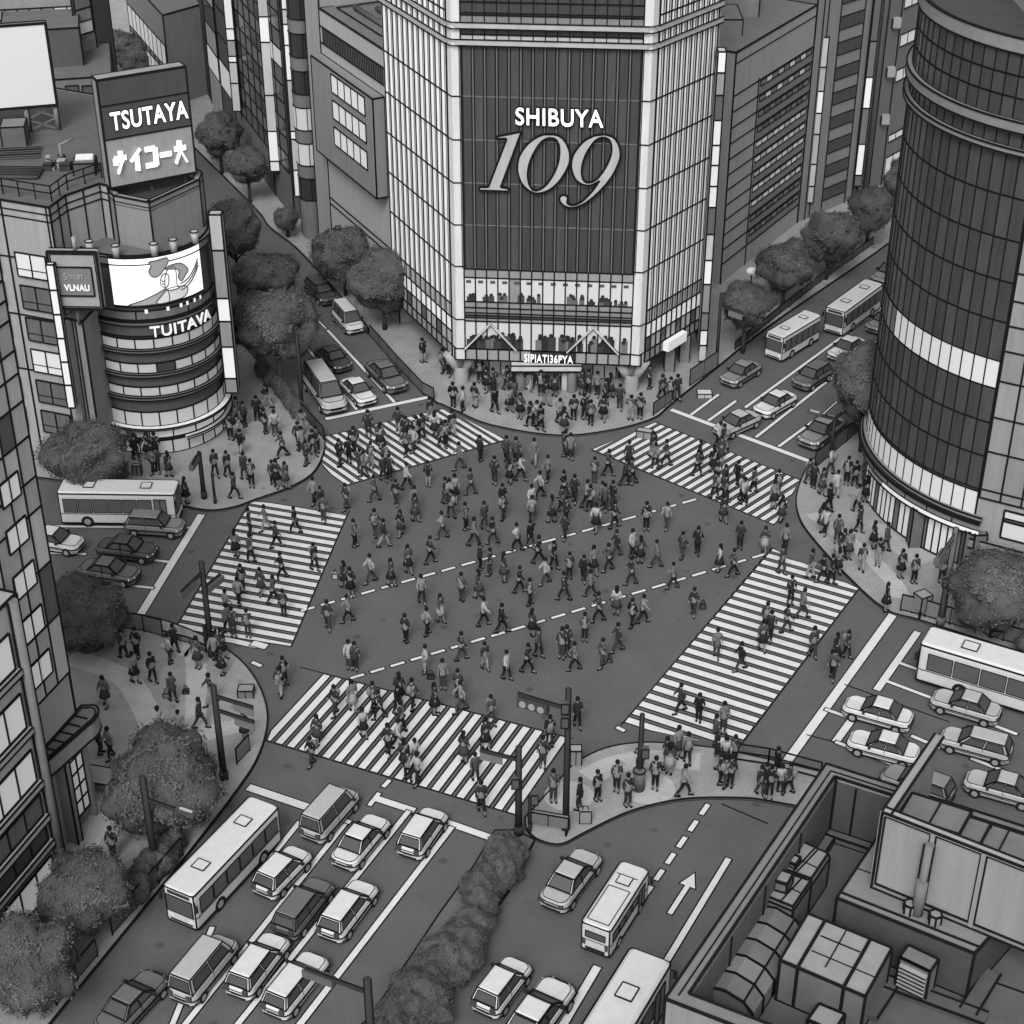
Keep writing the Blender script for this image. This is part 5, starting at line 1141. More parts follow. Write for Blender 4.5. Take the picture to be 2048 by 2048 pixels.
# ================================================================ vehicles
def rrect(x0, x1, w, r, z, n=4, zf=None):
    """rounded rectangle ring, x forward; zf(x)->z"""
    pts = []
    for cx_, cy_, a0 in ((x1-r, w-r*.8, 0), (x0+r, w-r*.8, 90), (x0+r, -w+r*.8, 180), (x1-r, -w+r*.8, 270)):
        for k in range(n+1):
            a = math.radians(a0+90*k/n); x = cx_+r*math.cos(a); y = cy_+r*.8*math.sin(a)
            pts.append((x, y, zf(x) if zf else z))
    return pts
GLASS = mat(72, 'paint'); TYRE = mat(28); RIM = mat(150, 'paint'); LAMP = mat(225, 'paint'); TAIL = mat(70, 'paint'); TRIM = mat(34)
def make_car(kind):
    """returns dict name -> list of (mesh, children, loc)"""
    L = dict(sedan=4.5, wagon=4.5, hatch=4.0, van=4.5)[kind]; W = .80
    h0, h1 = -L/2, L/2
    belt = dict(sedan=.92, wagon=.95, hatch=.95, van=1.05)[kind]; roof = dict(sedan=1.42, wagon=1.48, hatch=1.5, van=1.85)[kind]
    hood = .16 if kind != 'van' else .12
    def zt(x):
        u = (x-h0)/L; f_ = max(0, (u-.72)/.28); b_ = max(0, (.18-u)/.18) if kind == 'sedan' else max(0, (.05-u)/.05)
        return belt-hood*f_**1.3-.08*b_
    parts = {}
    PAINT = mat(205, 'paint')
    b = MB()
    rr = [rrect(h0+.08, h1-.08, W-.06, .42, .2), rrect(h0, h1, W, .46, .34), rrect(h0, h1, W, .46, .58), rrect(h0+.05, h1-.1, W-.05, .45, 0, zf=lambda x: zt(x)-.07), rrect(h0+.12, h1-.2, W-.13, .42, 0, zf=zt)]
    b.rings(rr, PAINT, True, True, smooth=False)
    # greenhouse
    g = dict(sedan=((h0+.85, h1-1.25), (h0+1.45, h1-1.95)), wagon=((h0+.12, h1-1.2), (h0+.45, h1-1.85)), hatch=((h0+.12, h1-1.05), (h0+.5, h1-1.7)), van=((h0+.1, h1-.75), (h0+.22, h1-1.25)))[kind]
    (a0, a1), (t0, t1) = g; wb, wt = W-.09, W-.24
    bot = [(a1, wb, zt(a1)-.04), (a0, wb, zt(a0)-.04), (a0, -wb, zt(a0)-.04), (a1, -wb, zt(a1)-.04)]
    topp = [(t1, wt, roof-.04), (t0, wt, roof-.04), (t0, -wt, roof-.04), (t1, -wt, roof-.04)]
    top2 = [(t1-.1, wt-.1, roof+.02), (t0+.1, wt-.1, roof+.02), (t0+.1, -wt+.1, roof+.02), (t1-.1, -wt+.1, roof+.02)]
    b.rings([bot, topp, top2], PAINT, False, True)
    e = .035
    b.loop([(p[0], p[1], p[2]) for p in topp], e); b.loop([(p[0], p[1], p[2]+.05) for p in bot], e*.8)
    for p, q in zip(bot, topp): b.ink(p, q, e)
    b.loop(rr[2], e*1.15); b.loop([(x, y*1.0, .25) for x, y, z in rr[0]], .05)
    b.loop([p for p in rr[4]], e*.6)
    for s_ in (-1, 1):                                      # door seams
        xm = (a0+a1)/2; b.ink((xm, s_*(W+.005), .4), (xm, s_*(wb+.02), belt), .02); b.ink((h0+.1, s_*(W+.01), .47), (h1-.1, s_*(W+.01), .47), .018)
    if kind in ('wagon', 'van'): b.ink((t0+.2, 0.0, roof+.03), (t0+.21, .0, roof+.03), .01)
    b.box(h0-.03, h0+.1, -W+.3, W-.3, .3, .42, TRIM); b.box(h1-.1, h1+.03, -W+.3, W-.3, .28, .38, TRIM)
    b.box(h1-.12, h1+.02, -.35, .35, .46, .56, TRIM)
    b.box(h0-.025, h0+.1, -.3, .3, .5, .62, TRIM); b.ink((h0-.01, -W+.3, .74), (h0-.01, W-.3, .74), .02)
    parts['body'] = b
    def quad_in(p, m0=.06, m1=.10, out=.02, split=None):
        p = [Vector(x) for x in p]; n = (p[1]-p[0]).cross(p[2]-p[0]).normalized()
        c = sum(p, Vector())/4
        if n.dot(c-Vector((0, 0, .9))) < 0: n = -n
        A_, B_, C_, D_ = p
        f_ = lambda u, v: (A_*(1-u)+B_*u)*(1-v)+(D_*(1-u)+C_*u)*v
        mb = MB(); us = [m0, 1-m0] if not split else [m0, split-.02, split+.02, 1-m0]
        for i in range(0, len(us)-1, 2):
            q = [f_(us[i], m1)+n*out, f_(us[i+1], m1)+n*out, f_(us[i+1], 1-m1)+n*out, f_(us[i], 1-m1)+n*out]
            q0 = [x-n*.03 for x in q]
            mb.hexa(q0+q, GLASS); mb.loop(q, .022)
        return mb
    parts['windshield'] = quad_in([bot[0], bot[3], topp[3], topp[0]], .05, .08)
    parts['rear_window'] = quad_in([bot[2], bot[1], topp[1], topp[2]], .08, .14 if kind != 'sedan' else .08)
    parts['side_window'] = [quad_in([bot[1], bot[0], topp[0], topp[1]], .07, .13, split=.5), quad_in([bot[3], bot[2], topp[2], topp[3]], .07, .13, split=.5)]
    hl, tl_, mr = [], [], []
    for s_ in (-1, 1):
        m = MB(); m.hexa([(h1-.32, s_*(W-.12), .56), (h1-.03, s_*(W-.42), .56), (h1-.12, s_*(W-.45), .72), (h1-.4, s_*(W-.14), .74), (h1-.30, s_*(W+.01), .56), (h1+.015, s_*(W-.42), .56), (h1-.06, s_*(W-.45), .72), (h1-.38, s_*(W-.02), .74)], LAMP); hl.append(m)
        m = MB(); zz0 = .6; m.box(h0-.03, h0+.12, s_*(W-.30)-.13, s_*(W-.30)+.13, zz0, zz0+(.16 if kind == 'sedan' else .3), TAIL); tl_.append(m)
        m = MB(); m.box(a1-.35, a1-.2, s_*(W+.06)-.1, s_*(W+.06)+.1, belt-.02, belt+.12, TRIM); mr.append(m)
    parts['headlight'] = hl; parts['tail_light'] = tl_; parts['mirror'] = mr
    return parts, L, W
def wheel_mesh(r=.32, w=.2):
    t = MB(); t.tube((0, -w/2, 0), (0, w/2, 0), r, r, TYRE, 14)
    h = MB(); h.tube((0, -w/2-.015, 0), (0, w/2+.015, 0), r*.55, r*.55, RIM, 10)
    return t, h
def make_bus(kind):
    L, W, H = (9.6, 1.04, 2.9) if kind == 'bus' else (6.4, .9, 2.4)
    h0, h1 = -L/2, L/2; PAINT = mat(205, 'paint'); b = MB(); e = .045
    parts = {}
    R_ = lambda w_, z, dx=0: rrect(h0+dx, h1-dx, w_, .22, z, 3)
    b.rings([R_(W-.03, .3), R_(W, .42), R_(W, H-.35), R_(W-.06, H-.1), R_(W-.2, H, .1)], PAINT, True, True)
    b.loop(R_(W, H-.12, .0), e); b.loop(R_(W, .33), .06); b.loop(R_(W+.01, 1.12), .025)
    for x in (h0+.05, h1-.05):
        for s_ in (-1, 1): b.ink((x, s_*(W-.06), .35), (x, s_*(W-.06), H-.15), e)
    b.box(h0-.02, h0+.1, -W+.3, W-.3, .4, .6, TRIM); b.box(h1-.1, h1+.02, -W+.3, W-.3, .42, .55, TRIM)
    parts['body'] = b
    n = 6 if kind == 'bus' else 4; wins = []
    for s_ in (-1, 1):
        xs = lsp(h0+.35, h1-(1.9 if s_ < 0 else .5), n)
        for i in range(n):
            m = MB(); m.box(xs[i]+.05, xs[i+1]-.05, min(s_*(W-.05), s_*(W+.025)), max(s_*(W-.05), s_*(W+.025)), 1.25, H-.55, mat(88, 'paint'))
            m.loop([(xs[i]+.05, s_*(W+.03), 1.25), (xs[i+1]-.05, s_*(W+.03), 1.25), (xs[i+1]-.05, s_*(W+.03), H-.55), (xs[i]+.05, s_*(W+.03), H-.55)], .025); wins.append(m)
    parts['side_window'] = wins
    m = MB(); x = h1-1.75; m.box(x, x+1.0, -W-.03, -W+.05, .42, H-.5, mat(100, 'paint')); m.loop([(x, -W-.04, .42), (x+1.0, -W-.04, .42), (x+1.0, -W-.04, H-.5), (x, -W-.04, H-.5)], .03); m.ink((x+.5, -W-.04, .42), (x+.5, -W-.04, H-.5), .03); parts['door'] = m
    m = MB(); m.box(h1-.05, h1+.03, -W+.16, W-.16, 1.1, H-.62, mat(82, 'paint')); m.loop([(h1+.035, -W+.16, 1.1), (h1+.035, W-.16, 1.1), (h1+.035, W-.16, H-.62), (h1+.035, -W+.16, H-.62)], .03); parts['windshield'] = m
    m = MB(); m.box(h1-.05, h1+.02, -W+.3, W-.3, H-.5, H-.26, mat(60)); m.loop([(h1+.03, -W+.3, H-.38), (h1+.03, W-.3, H-.38)], .02); parts['destination_board'] = m
    m = MB(); m.box(h0-.03, h0+.05, -W+.3, W-.3, 1.35, H-.6, mat(82, 'paint')); m.loop([(h0-.035, -W+.3, 1.35), (h0-.035, W-.3, 1.35), (h0-.035, W-.3, H-.6), (h0-.035, -W+.3, H-.6)], .03); parts['rear_window'] = m
    rh = []
    for x in ((h0+L*.25, h0+L*.74) if kind == 'bus' else (h0+L*.72,)):
        m = MB(); m.box(x-.42, x+.42, -.4, .4, H-.02, H+.07, mat(212, 'paint')); m.loop([(x-.42, -.4, H+.07), (x+.42, -.4, H+.07), (x+.42, .4, H+.07), (x-.42, .4, H+.07)], .035); rh.append(m)
    parts['roof_hatch'] = rh
    hl, tl_ = [], []
    for s_ in (-1, 1):
        m = MB(); m.box(h1-.05, h1+.03, s_*(W-.35)-.16, s_*(W-.35)+.16, .66, .86, LAMP); hl.append(m)
        m = MB(); m.box(h0-.03, h0+.05, s_*(W-.22)-.1, s_*(W-.22)+.1, .7, 1.1, TAIL); tl_.append(m)
    parts['headlight'] = hl; parts['tail_light'] = tl_
    mr = []
    for s_ in (-1, 1):
        m = MB(); m.box(h1+.02, h1+.16, s_*(W+.16)-.08, s_*(W+.16)+.08, H-1.1, H-.65, TRIM); m.beam((h1-.05, s_*(W-.02), H-.55), (h1+.1, s_*(W+.16), H-.6), .05, .05, TRIM); mr.append(m)
    parts['mirror'] = mr
    if kind == 'minibus':
        b.loop([(h0+.35, -W+.25, H+.01), (h1-2.6, -W+.25, H+.01), (h1-2.6, W-.25, H+.01), (h0+.35, W-.25, H+.01)], .03); b.ink((h1-1.3, -W+.25, H+.01), (h1-1.3, W-.25, H+.01), .03)
    return parts, L, W
PROTO = {}
def proto(kind):
    if kind in PROTO: return PROTO[kind]
    parts, L, W = make_bus(kind) if kind in ('bus', 'minibus') else make_car(kind)
    out = []
    for nm, ms in parts.items():
        for m in (ms if isinstance(ms, list) else [ms]): out.append((nm, m.mesh(nm)))
    if kind == 'bus': wr, wx = .46, (-L/2+2.2, L/2-2.5)
    elif kind == 'minibus': wr, wx = .38, (-L/2+1.5, L/2-1.4)
    else: wr, wx = .32, (-L/2+.82, L/2-.82)
    t, h = wheel_mesh(wr); tm, hm = t.mesh('wheel'), h.mesh('rim')
    PROTO[kind] = (out, tm, hm, wr, wx, L, W)
    return PROTO[kind]
TONE = {'w': 204, 'l': 170, 'g': 128, 'm': 100, 'd': 74}
def vehicle(kind, name, label, cat, front, rear, z, tone, group, roof_tone=None, Lw=None):
    out, tm, hm, wr, wx, L, W = proto(kind)
    a, b = G(*front, z), G(*rear, z); c = (a+b)/2; d = a-b; ang = math.atan2(d.y, d.x); ln_ = d.length
    if Lw == 'front': c = a - d.normalized()*(L/2)
    if Lw == 'rear': c = b + d.normalized()*(L/2)
    big = kind in ('bus', 'minibus')
    sc = 1.0 if Lw else max(.45 if big else .78, min(1.15, ln_/(L*(.97 if big else .90))))
    sy = max(.72, min(1.05, sc**.6)) if big else 1+(sc-1)*.6
    if big and not Lw:
        a, b = G(*front, 2.9*sy), G(*rear, 2.9*sy); c = (a+b)/2
    root = empty(name, (c.x, c.y, .008), ang); tag(root, label, cat, group)
    if big and Lw: sc = .95; sy = .9
    sx = sc
    pm = mat(TONE[tone], 'paint')
    for nm, me in out:
        o = bpy.data.objects.new(nm, me); COL.objects.link(o); o.parent = root; o.scale = (sx, sy, sy)
        if nm == 'body' or nm == 'roof_hatch':
            o.material_slots[0].link = 'OBJECT'; o.material_slots[0].material = pm
    for x in wx:
        for s_ in (-1, 1):
            o = bpy.data.objects.new('wheel', tm); COL.objects.link(o); o.parent = root; o.location = (x*sx, s_*(W-.06)*sy, wr*sy); o.scale = (sy, sy, sy)
            q = bpy.data.objects.new('rim', hm); COL.objects.link(q); q.parent = o
    return root
V = []
def car(kind, label, t1, t2, tone, group, z=.75, **k):
    nm = {'sedan': 'sedan_car', 'wagon': 'estate_car', 'hatch': 'hatchback_car', 'van': 'van', 'bus': 'city_bus', 'minibus': 'minibus'}[kind]
    ct = {'van': 'van', 'bus': 'bus', 'minibus': 'minibus'}.get(kind, 'car')
    if kind == 'bus': z = 3.0
    if kind == 'minibus': z = 1.6
    return vehicle(kind, nm, label, ct, Q(*t1), Q(*t2), z, tone, group, **k)
gs = 'vehicles queueing on the road below the striped crossing'
car('bus', 'white city bus at the head of the kerb lane, beside the big plaza trees', (3, 0, 1345, 915), (3, 0, 1985, 250), 'w', gs)
car('sedan', 'dark grey sedan nearest the kerb, behind the bus, cut by the picture edge', (3, 0, 1175, 1545), (3, 0, 800, 1945), 'm', gs)
car('van', 'pale people carrier with a grey roof, between the dark sedan and a white estate', (3, 0, 1700, 1290), (3, 0, 1370, 1690), 'l', gs)
car('wagon', 'white estate car right beside the pale people carrier', (3, 1, 150, 1270), (3, 0, 1800, 1640), 'w', gs)
car('wagon', 'white estate car under the traffic signal arm of the bottom pole', (3, 1, 440, 1420), (3, 1, 150, 1780), 'w', gs)
car('van', 'light grey van first in its lane, its nose over the stop line', (3, 1, 680, 180), (3, 1, 430, 460), 'l', gs)
car('sedan', 'white sedan with the tall street queue behind it, second lane from the median', (3, 1, 890, 400), (3, 1, 690, 640), 'w', gs)
car('hatch', 'white hatchback alone at the stop line nearest the hedge median', (3, 1, 1350, 320), (3, 1, 1160, 590), 'w', gs)
car('hatch', 'white hatchback just right of the city bus', (3, 1, 320, 620), (3, 1, 70, 880), 'w', gs)
car('wagon', 'dark grey estate car with small roof marks in the middle of the queue', (3, 1, 480, 860), (3, 1, 225, 1180), 'm', gs)
car('wagon', 'white estate car with a small dark roof hatch beside the dark estate', (3, 1, 820, 870), (3, 1, 560, 1210), 'w', gs)
gr = 'vehicles on the carriageway beyond the hedge median'
car('sedan', 'light grey sedan leading past the bench at the island kerb', (3, 2, 580, 630), (3, 2, 310, 990), 'l', gr)
car('minibus', 'white minibus with an outlined roof beside the light grey sedan', (3, 2, 925, 690), (3, 2, 640, 1130), 'w', gr)
car('bus', 'long white bus cut by the bottom edge, next to the rooftop wall', (3, 2, 1070, 1320), (3, 2, 640, 2020), 'w', gr, Lw='front')
car('hatch', 'white hatchback with a dark window line, left of the sunroof car', (3, 2, 50, 1450), (3, 1, 1730, 1780), 'w', gr)
car('sedan', 'white car with a square sunroof cut by the bottom edge', (3, 2, 380, 1590), (3, 2, 110, 1960), 'w', gr, Lw='front')
gn = 'vehicles coming down the street beside the round corner store'
car('wagon', 'dark estate car highest up the street, coming out from between trees', (1, 1, 555, 310), (1, 1, 425, 190), 'd', gn)
car('van', 'white van coming down behind the leafy tree at the kerb', (1, 1, 745, 520), (1, 1, 640, 405), 'w', gn)
car('sedan', 'dark sedan in the middle lane behind the white sedan', (1, 1, 650, 805), (1, 1, 510, 695), 'd', gn)
car('sedan', 'dark grey sedan nearest the glass department store kerb', (1, 1, 1070, 970), (1, 1, 895, 800), 'm', gn)
car('sedan', 'white sedan waiting at the stop line in the middle lane', (1, 1, 835, 1060), (1, 1, 700, 930), 'w', gn)
car('van', 'pale long van with dark glass at the left end of the stop line', (1, 1, 600, 1130), (1, 1, 440, 900), 'l', gn)
gw = 'vehicles waiting at the left arm of the junction'
car('bus', 'white city bus waiting side-on below the round corner store', (1, 0, 1325, 1740), (1, 0, 462, 1728), 'w', gw)
car('wagon', 'grey estate car partly in front of the side-on bus, nearest its nose', (2, 0, 1350, 85), (2, 0, 990, 60), 'g', gw)
car('sedan', 'dark sedan with a pale windscreen, below the grey estate', (2, 0, 1130, 275), (2, 0, 790, 235), 'd', gw)
car('sedan', 'dark grey sedan lowest of the queue, above the roadside tree', (2, 0, 1000, 450), (2, 0, 650, 395), 'm', gw)
car('sedan', 'white car half hidden by the left office tower', (2, 0, 560, 215), (2, 0, 250, 165), 'w', gw)
ge = 'vehicles waiting at the right arm of the junction'
car('bus', 'white bus waiting at the right arm, cut by the right picture edge', (2, 3, 1165, 862), (2, 3, 2400, 1225), 'w', ge, Lw='front')
car('sedan', 'white sedan stopped ahead at the stop line, nearest the bus', (2, 3, 640, 1430), (2, 3, 1030, 1540), 'w', ge)
car('sedan', 'white sedan directly below the first white sedan, closer to the rooftop', (2, 3, 670, 1690), (2, 3, 1085, 1800), 'w', ge)
car('sedan', 'light grey sedan driving close alongside the bus', (2, 3, 1310, 1380), (2, 3, 1690, 1490), 'l', ge)
car('wagon', 'light grey estate car behind the thin antenna mast', (2, 3, 1370, 1670), (2, 3, 1780, 1780), 'l', ge)
car('wagon', 'grey car half hidden behind the rooftop parapet', (3, 3, 960, 30), (3, 3, 1310, 160), 'g', ge)
car('sedan', 'pale car near the right edge just above the rooftop screen', (3, 3, 1590, 70), (3, 3, 1950, 170), 'l', ge)
gx = 'vehicles coming down the street right of the glass department store'
car('sedan', 'grey sedan just in front of the shorter bus, by the boarded kerb fence', (1, 2, 1650, 910), (1, 2, 1810, 810), 'g', gx)
car('sedan', 'silver sedan standing across the stop line', (1, 2, 1590, 1290), (1, 2, 1810, 1190), 'l', gx)
car('bus', 'shorter white bus with one roof hatch, nearer the junction of the two', (1, 3, 55, 590), (1, 3, 335, 425), 'w', gx)
car('bus', 'longer white bus following behind the shorter one', (1, 3, 512, 395), (1, 3, 795, 190), 'w', gx)
car('hatch', 'grey hatchback half hidden at the tower edge, behind both buses', (1, 3, 845, 170), (1, 3, 1010, 60), 'g', gx)
car('wagon', 'grey estate car partly hidden by the round glass tower', (1, 3, 810, 520), (1, 3, 960, 425), 'g', gx)
car('sedan', 'white sedan above the roadside tree by the round tower', (1, 3, 520, 725), (1, 3, 680, 625), 'w', gx)
car('hatch', 'dark hatchback with a pale window between two lane lines', (1, 3, 245, 945), (1, 3, 425, 835), 'm', gx)
car('sedan', 'white sedan second from the stop line behind the silver sedan', (1, 2, 1900, 1140), (1, 3, 145, 1040), 'w', gx)
car('sedan', 'grey sedan in the lane nearest the right-hand pavement railing', (1, 3, 300, 1385), (1, 3, 520, 1220), 'g', gx)
# motor scooter left of the kerb at the west queue
# ================================================================ people
def skin(name, V_, E_, m, sub=1):
    """V_: [(pos, radius)] ; one continuous surface grown by the Skin modifier"""
    me = bpy.data.meshes.new(name); me.from_pydata([v[0] for v in V_], E_, []); o = bpy.data.objects.new(name, me); COL.objects.link(o)
    md = o.modifiers.new('s', 'SKIN'); md.use_smooth_shade = True
    for i, s_ in enumerate(me.skin_vertices[0].data): r = V_[i][1]; s_.radius = (r, r) if not isinstance(r, tuple) else r; s_.use_root = (i == 0)
    if sub: sd = o.modifiers.new('d', 'SUBSURF'); sd.levels = sub; sd.render_levels = sub
    dg = bpy.context.evaluated_depsgraph_get(); r = bpy.data.meshes.new_from_object(o.evaluated_get(dg)); bpy.data.objects.remove(o)
    r.name = name; r.materials.clear(); r.materials.append(m); r.polygons.foreach_set('use_smooth', [True]*len(r.polygons))
    return r
def ellip(mb, c, r, m, n=8, cut=None):
    rings = []
    for j in range(1, n):
        a = math.pi*j/n; z = c[2]-r[2]*math.cos(a); s_ = math.sin(a)
        rings.append([(c[0]+r[0]*s_*math.cos(t*math.pi/5), c[1]+r[1]*s_*math.sin(t*math.pi/5), z) for t in range(10)])
    mb.rings(rings, m, True, True, smooth=True)
SKINM = mat(132, 'cloth')
def pose(stride, arm, lean=0.0, skirt=False, coat=False, hairlong=False, bag=None, hold=False):
    """facing +X, feet at z=0, height about 1.72"""
    hip = Vector((0, 0, .88)); ch = Vector((lean*.35, 0, 1.18)); nk = Vector((lean*.5, 0, 1.42)); hd = Vector((lean*.58+.01, 0, 1.57))
    kn, ft, toe = {}, {}, {}
    for s_ in (-1, 1):
        k = stride*s_
        kn[s_] = Vector((k*.55+.05, s_*.09, .47)); ft[s_] = Vector((k, s_*.10, .07)); toe[s_] = ft[s_]+Vector((.16, 0, -.02))
        if k < -.1: ft[s_] += Vector((0, 0, .05))
    sh = {s_: Vector((lean*.5, s_*.17, 1.37)) for s_ in (-1, 1)}
    el = {s_: Vector((lean*.5-arm*s_*.6-.02, s_*.24, 1.12)) for s_ in (-1, 1)}
    hn = {s_: Vector((lean*.5-arm*s_+.08, s_*.25, .88)) for s_ in (-1, 1)}
    if hold: el[1] = Vector((.02, .24, 1.12)); hn[1] = Vector((.26, .16, 1.2))
    Vb = [(hip, .13), (ch, .135), (nk, .06), (hd, .085)]; E = [(0, 1), (1, 2), (2, 3)]
    for s_ in (-1, 1):
        b = len(Vb); Vb += [(sh[s_], .055), (el[s_], .042), (hn[s_]+Vector((0, 0, .06)), .032), (hn[s_]-Vector((0, 0, .05)), .036)]; E += [(1, b), (b, b+1), (b+1, b+2), (b+2, b+3)]
        b = len(Vb); Vb += [(Vector((0, s_*.08, .82)), .085), (kn[s_], .06), (ft[s_]+Vector((0, 0, .03)), .042), (toe[s_], .035)]; E += [(0, b), (b, b+1), (b+1, b+2), (b+2, b+3)]
    body = skin('person', Vb, E, SKINM, 1)
    out = {}
    hem = .80 if not coat else .58
    # coat: torso + sleeves
    Vc = [(Vector((0, 0, .95)), .165), (ch+Vector((0, 0, .02)), .175), (nk-Vector((0, 0, .03)), .085)]; Ec = [(0, 1), (1, 2)]
    if coat: Vc.append((Vector((0, 0, hem+.05)), .20)); Ec.append((0, 3))
    for s_ in (-1, 1):
        b = len(Vc); Vc += [(sh[s_], .078), (el[s_], .066), (hn[s_]+Vector((0, 0, .08)), .052)]; Ec += [(1, b), (b, b+1), (b+1, b+2)]
    out['coat'] = skin('coat', Vc, Ec, mat(110, 'cloth'), 1)
    if skirt:
        mb = MB(); rr = []
        for z, rad in ((.98, .16), (.75, .22), (.55, .29)): rr.append([(rad*math.cos(t*math.pi/6), rad*math.sin(t*math.pi/6), z) for t in range(12)])
        mb.rings(rr, mat(80, 'cloth'), True, True, smooth=True); out['skirt'] = mb.mesh('skirt')
    else:
        Vt = [(Vector((0, 0, .92)), .15)]; Et = []
        for s_ in (-1, 1): b = len(Vt); Vt += [(Vector((0, s_*.085, .80)), .11), (kn[s_], .082), (ft[s_]+Vector((0, 0, .07)), .062)]; Et += [(0, b), (b, b+1), (b+1, b+2)]
        out['trousers'] = skin('trousers', Vt, Et, mat(70, 'cloth'), 1)
    mb = MB()
    hr = mat(26, 'cloth'); ellip(mb, (hd.x-.022, 0, hd.z+.045), (.115, .115, .13), hr)
    if hairlong: ellip(mb, (hd.x-.075, 0, hd.z-.10), (.07, .11, .17), hr)
    out['hair'] = mb.mesh('hair')
    for s_ in (-1, 1):
        mb = MB(); f_ = ft[s_]; mb.hexa([(f_.x-.08, f_.y-.05, max(0, f_.z-.07)), (f_.x+.2, f_.y-.05, max(0, f_.z-.07)), (f_.x+.2, f_.y+.05, max(0, f_.z-.07)), (f_.x-.08, f_.y+.05, max(0, f_.z-.07)), (f_.x-.08, f_.y-.05, f_.z+.05), (f_.x+.18, f_.y-.045, f_.z), (f_.x+.18, f_.y+.045, f_.z), (f_.x-.08, f_.y+.05, f_.z+.05)], mat(24))
        out['shoe' if s_ < 0 else 'shoe2'] = mb.mesh('shoe')
    if bag == 'back':
        mb = MB(); ellip(mb, (-.22+lean*.3, 0, 1.2), (.13, .15, .22), mat(120, 'cloth')); out['backpack'] = mb.mesh('backpack')
    return body, out
POSES = {
 's': [pose(.04, .02), pose(.06, .03, coat=True), pose(.03, .02, skirt=True, hairlong=True), pose(.05, .03, hold=True)],
 'k': [pose(.17, .10, .05), pose(.18, .12, .06, coat=True), pose(.15, .1, .05, skirt=True, hairlong=True), pose(.19, .1, .06, bag='back')],
 'w': [pose(.30, .2, .1), pose(.31, .2, .1, coat=True), pose(.29, .22, .12, hold=True)],
}
PW = {'s': ('standing', 'waiting', 'standing', 'standing'), 'k': ('walking', 'walking', 'walking', 'walking'), 'w': ('striding', 'striding', 'striding')}
EXTRA = {('s', 0): '', ('s', 1): 'long ', ('s', 2): 'skirted ', ('s', 3): '', ('k', 0): '', ('k', 1): 'long ', ('k', 2): 'skirted ', ('k', 3): 'backpack ', ('w', 0): '', ('w', 1): 'long ', ('w', 2): ''}
PEO = []     # (zone, tile..., tone, pose)
def zone(name, txt):
    for ln_ in txt.strip().splitlines():
        p = ln_.split()
        if not p: continue
        r_, c_ = int(p[0][0]), int(p[0][1])
        for it in p[1:]:
            u, v, tp = it.split(','); PEO.append((name, Q(r_, c_, float(u), float(v)), tp[0], tp[1] if len(tp) > 1 else 'k'))
zone('on the pavement by the round corner store', """
10 1785,1250,mw 1845,1285,ms 1742,1380,ds 1800,1385,dk 1822,1498,dk 1720,1668,dk 1625,1665,mk 1770,1830,mw 1850,1690,mk 1902,1742,ms 1410,1868,ms 1160,1640,lk 1028,1538,dk 1120,1525,ds 1180,1524,ds 1240,1522,ds 1010,1490,mk 1280,1668,dk 1195,1630,mk
11 88,1152,dw 12,1242,ds 70,1338,ds 146,1352,ls 284,1352,ms 350,1478,lk 325,1440,mk 432,1500,dk 380,1582,mk 26,1530,ms 205,1518,mw 130,1735,mk 160,1742,dk 226,1748,mk 352,1350,lk 460,1475,ms""")
zone('on the pavement before the glass department store', """
11 1440,1068,ls 1408,880,mk 1456,898,dk 1488,1138,ds 1562,1172,ls 1650,1142,ds 1742,1240,dk 1714,1160,mk 1800,1180,dk 1862,1282,mk 1912,1170,lk 1740,1020,dk 1790,1030,ms 1838,1040,mk 1690,950,ds 1892,1010,dk 1655,905,ds 1932,1105,mk 1260,800,ds 1375,760,mk
12 218,1048,ds 255,1125,dk 320,1058,ms 345,1112,mk 412,1082,dk 530,1040,ds 575,1040,mk 642,1055,lk 618,1030,ds 705,1110,ms 742,1070,dk 772,1140,mk 812,1000,ds 812,1152,mk 1034,1000,ms 1128,1078,mk 1192,1100,ds 1242,1078,mk 22,1228,dk 62,1222,ms 140,1288,dk 185,1278,lk 212,1315,dk 346,1218,ms 316,1380,ls 360,1262,lk 392,1330,dk 465,1235,ds 545,1228,ds 592,1274,ms 650,1262,mk 688,1238,dk 895,1238,ms 965,1222,ds 835,1328,mk 125,1010,dk 30,980,ds 15,1120,mk""")
zone('on the striped crossing by the round corner store', """
11 632,1588,dk 742,1478,dk 790,1648,mk 772,1558,mw 850,1352,ds 990,1342,ls 940,1450,mk 980,1608,mk 872,1598,mk 1050,1400,ms 1135,1500,mk 1128,1402,dk 1212,1400,ds 1300,1440,ds 1350,1362,lk 1402,1442,mk 1432,1430,mk 1480,1350,dk 1312,1250,dk 960,1698,mk 820,1668,lk 1075,1330,mk 1010,1690,dk 705,1560,dk 1195,1475,lk 905,1505,dk 1250,1380,mk""")
zone('on the striped crossing right of the department store', """
12 1080,1608,lk 1060,1518,dk 1165,1588,mw 1390,1660,mw 1412,1580,ds 1480,1478,ds 1562,1440,lk 1542,1720,dk 1530,1830,mk 1572,1560,mk 1602,1850,mk 1732,1850,mk 1745,1880,lk 1822,1782,mk 1595,1460,dk 1600,1770,mk 1515,1640,dk 880,1598,mk 1700,1735,dk
13 40,1900,ls 70,1810,dk""")
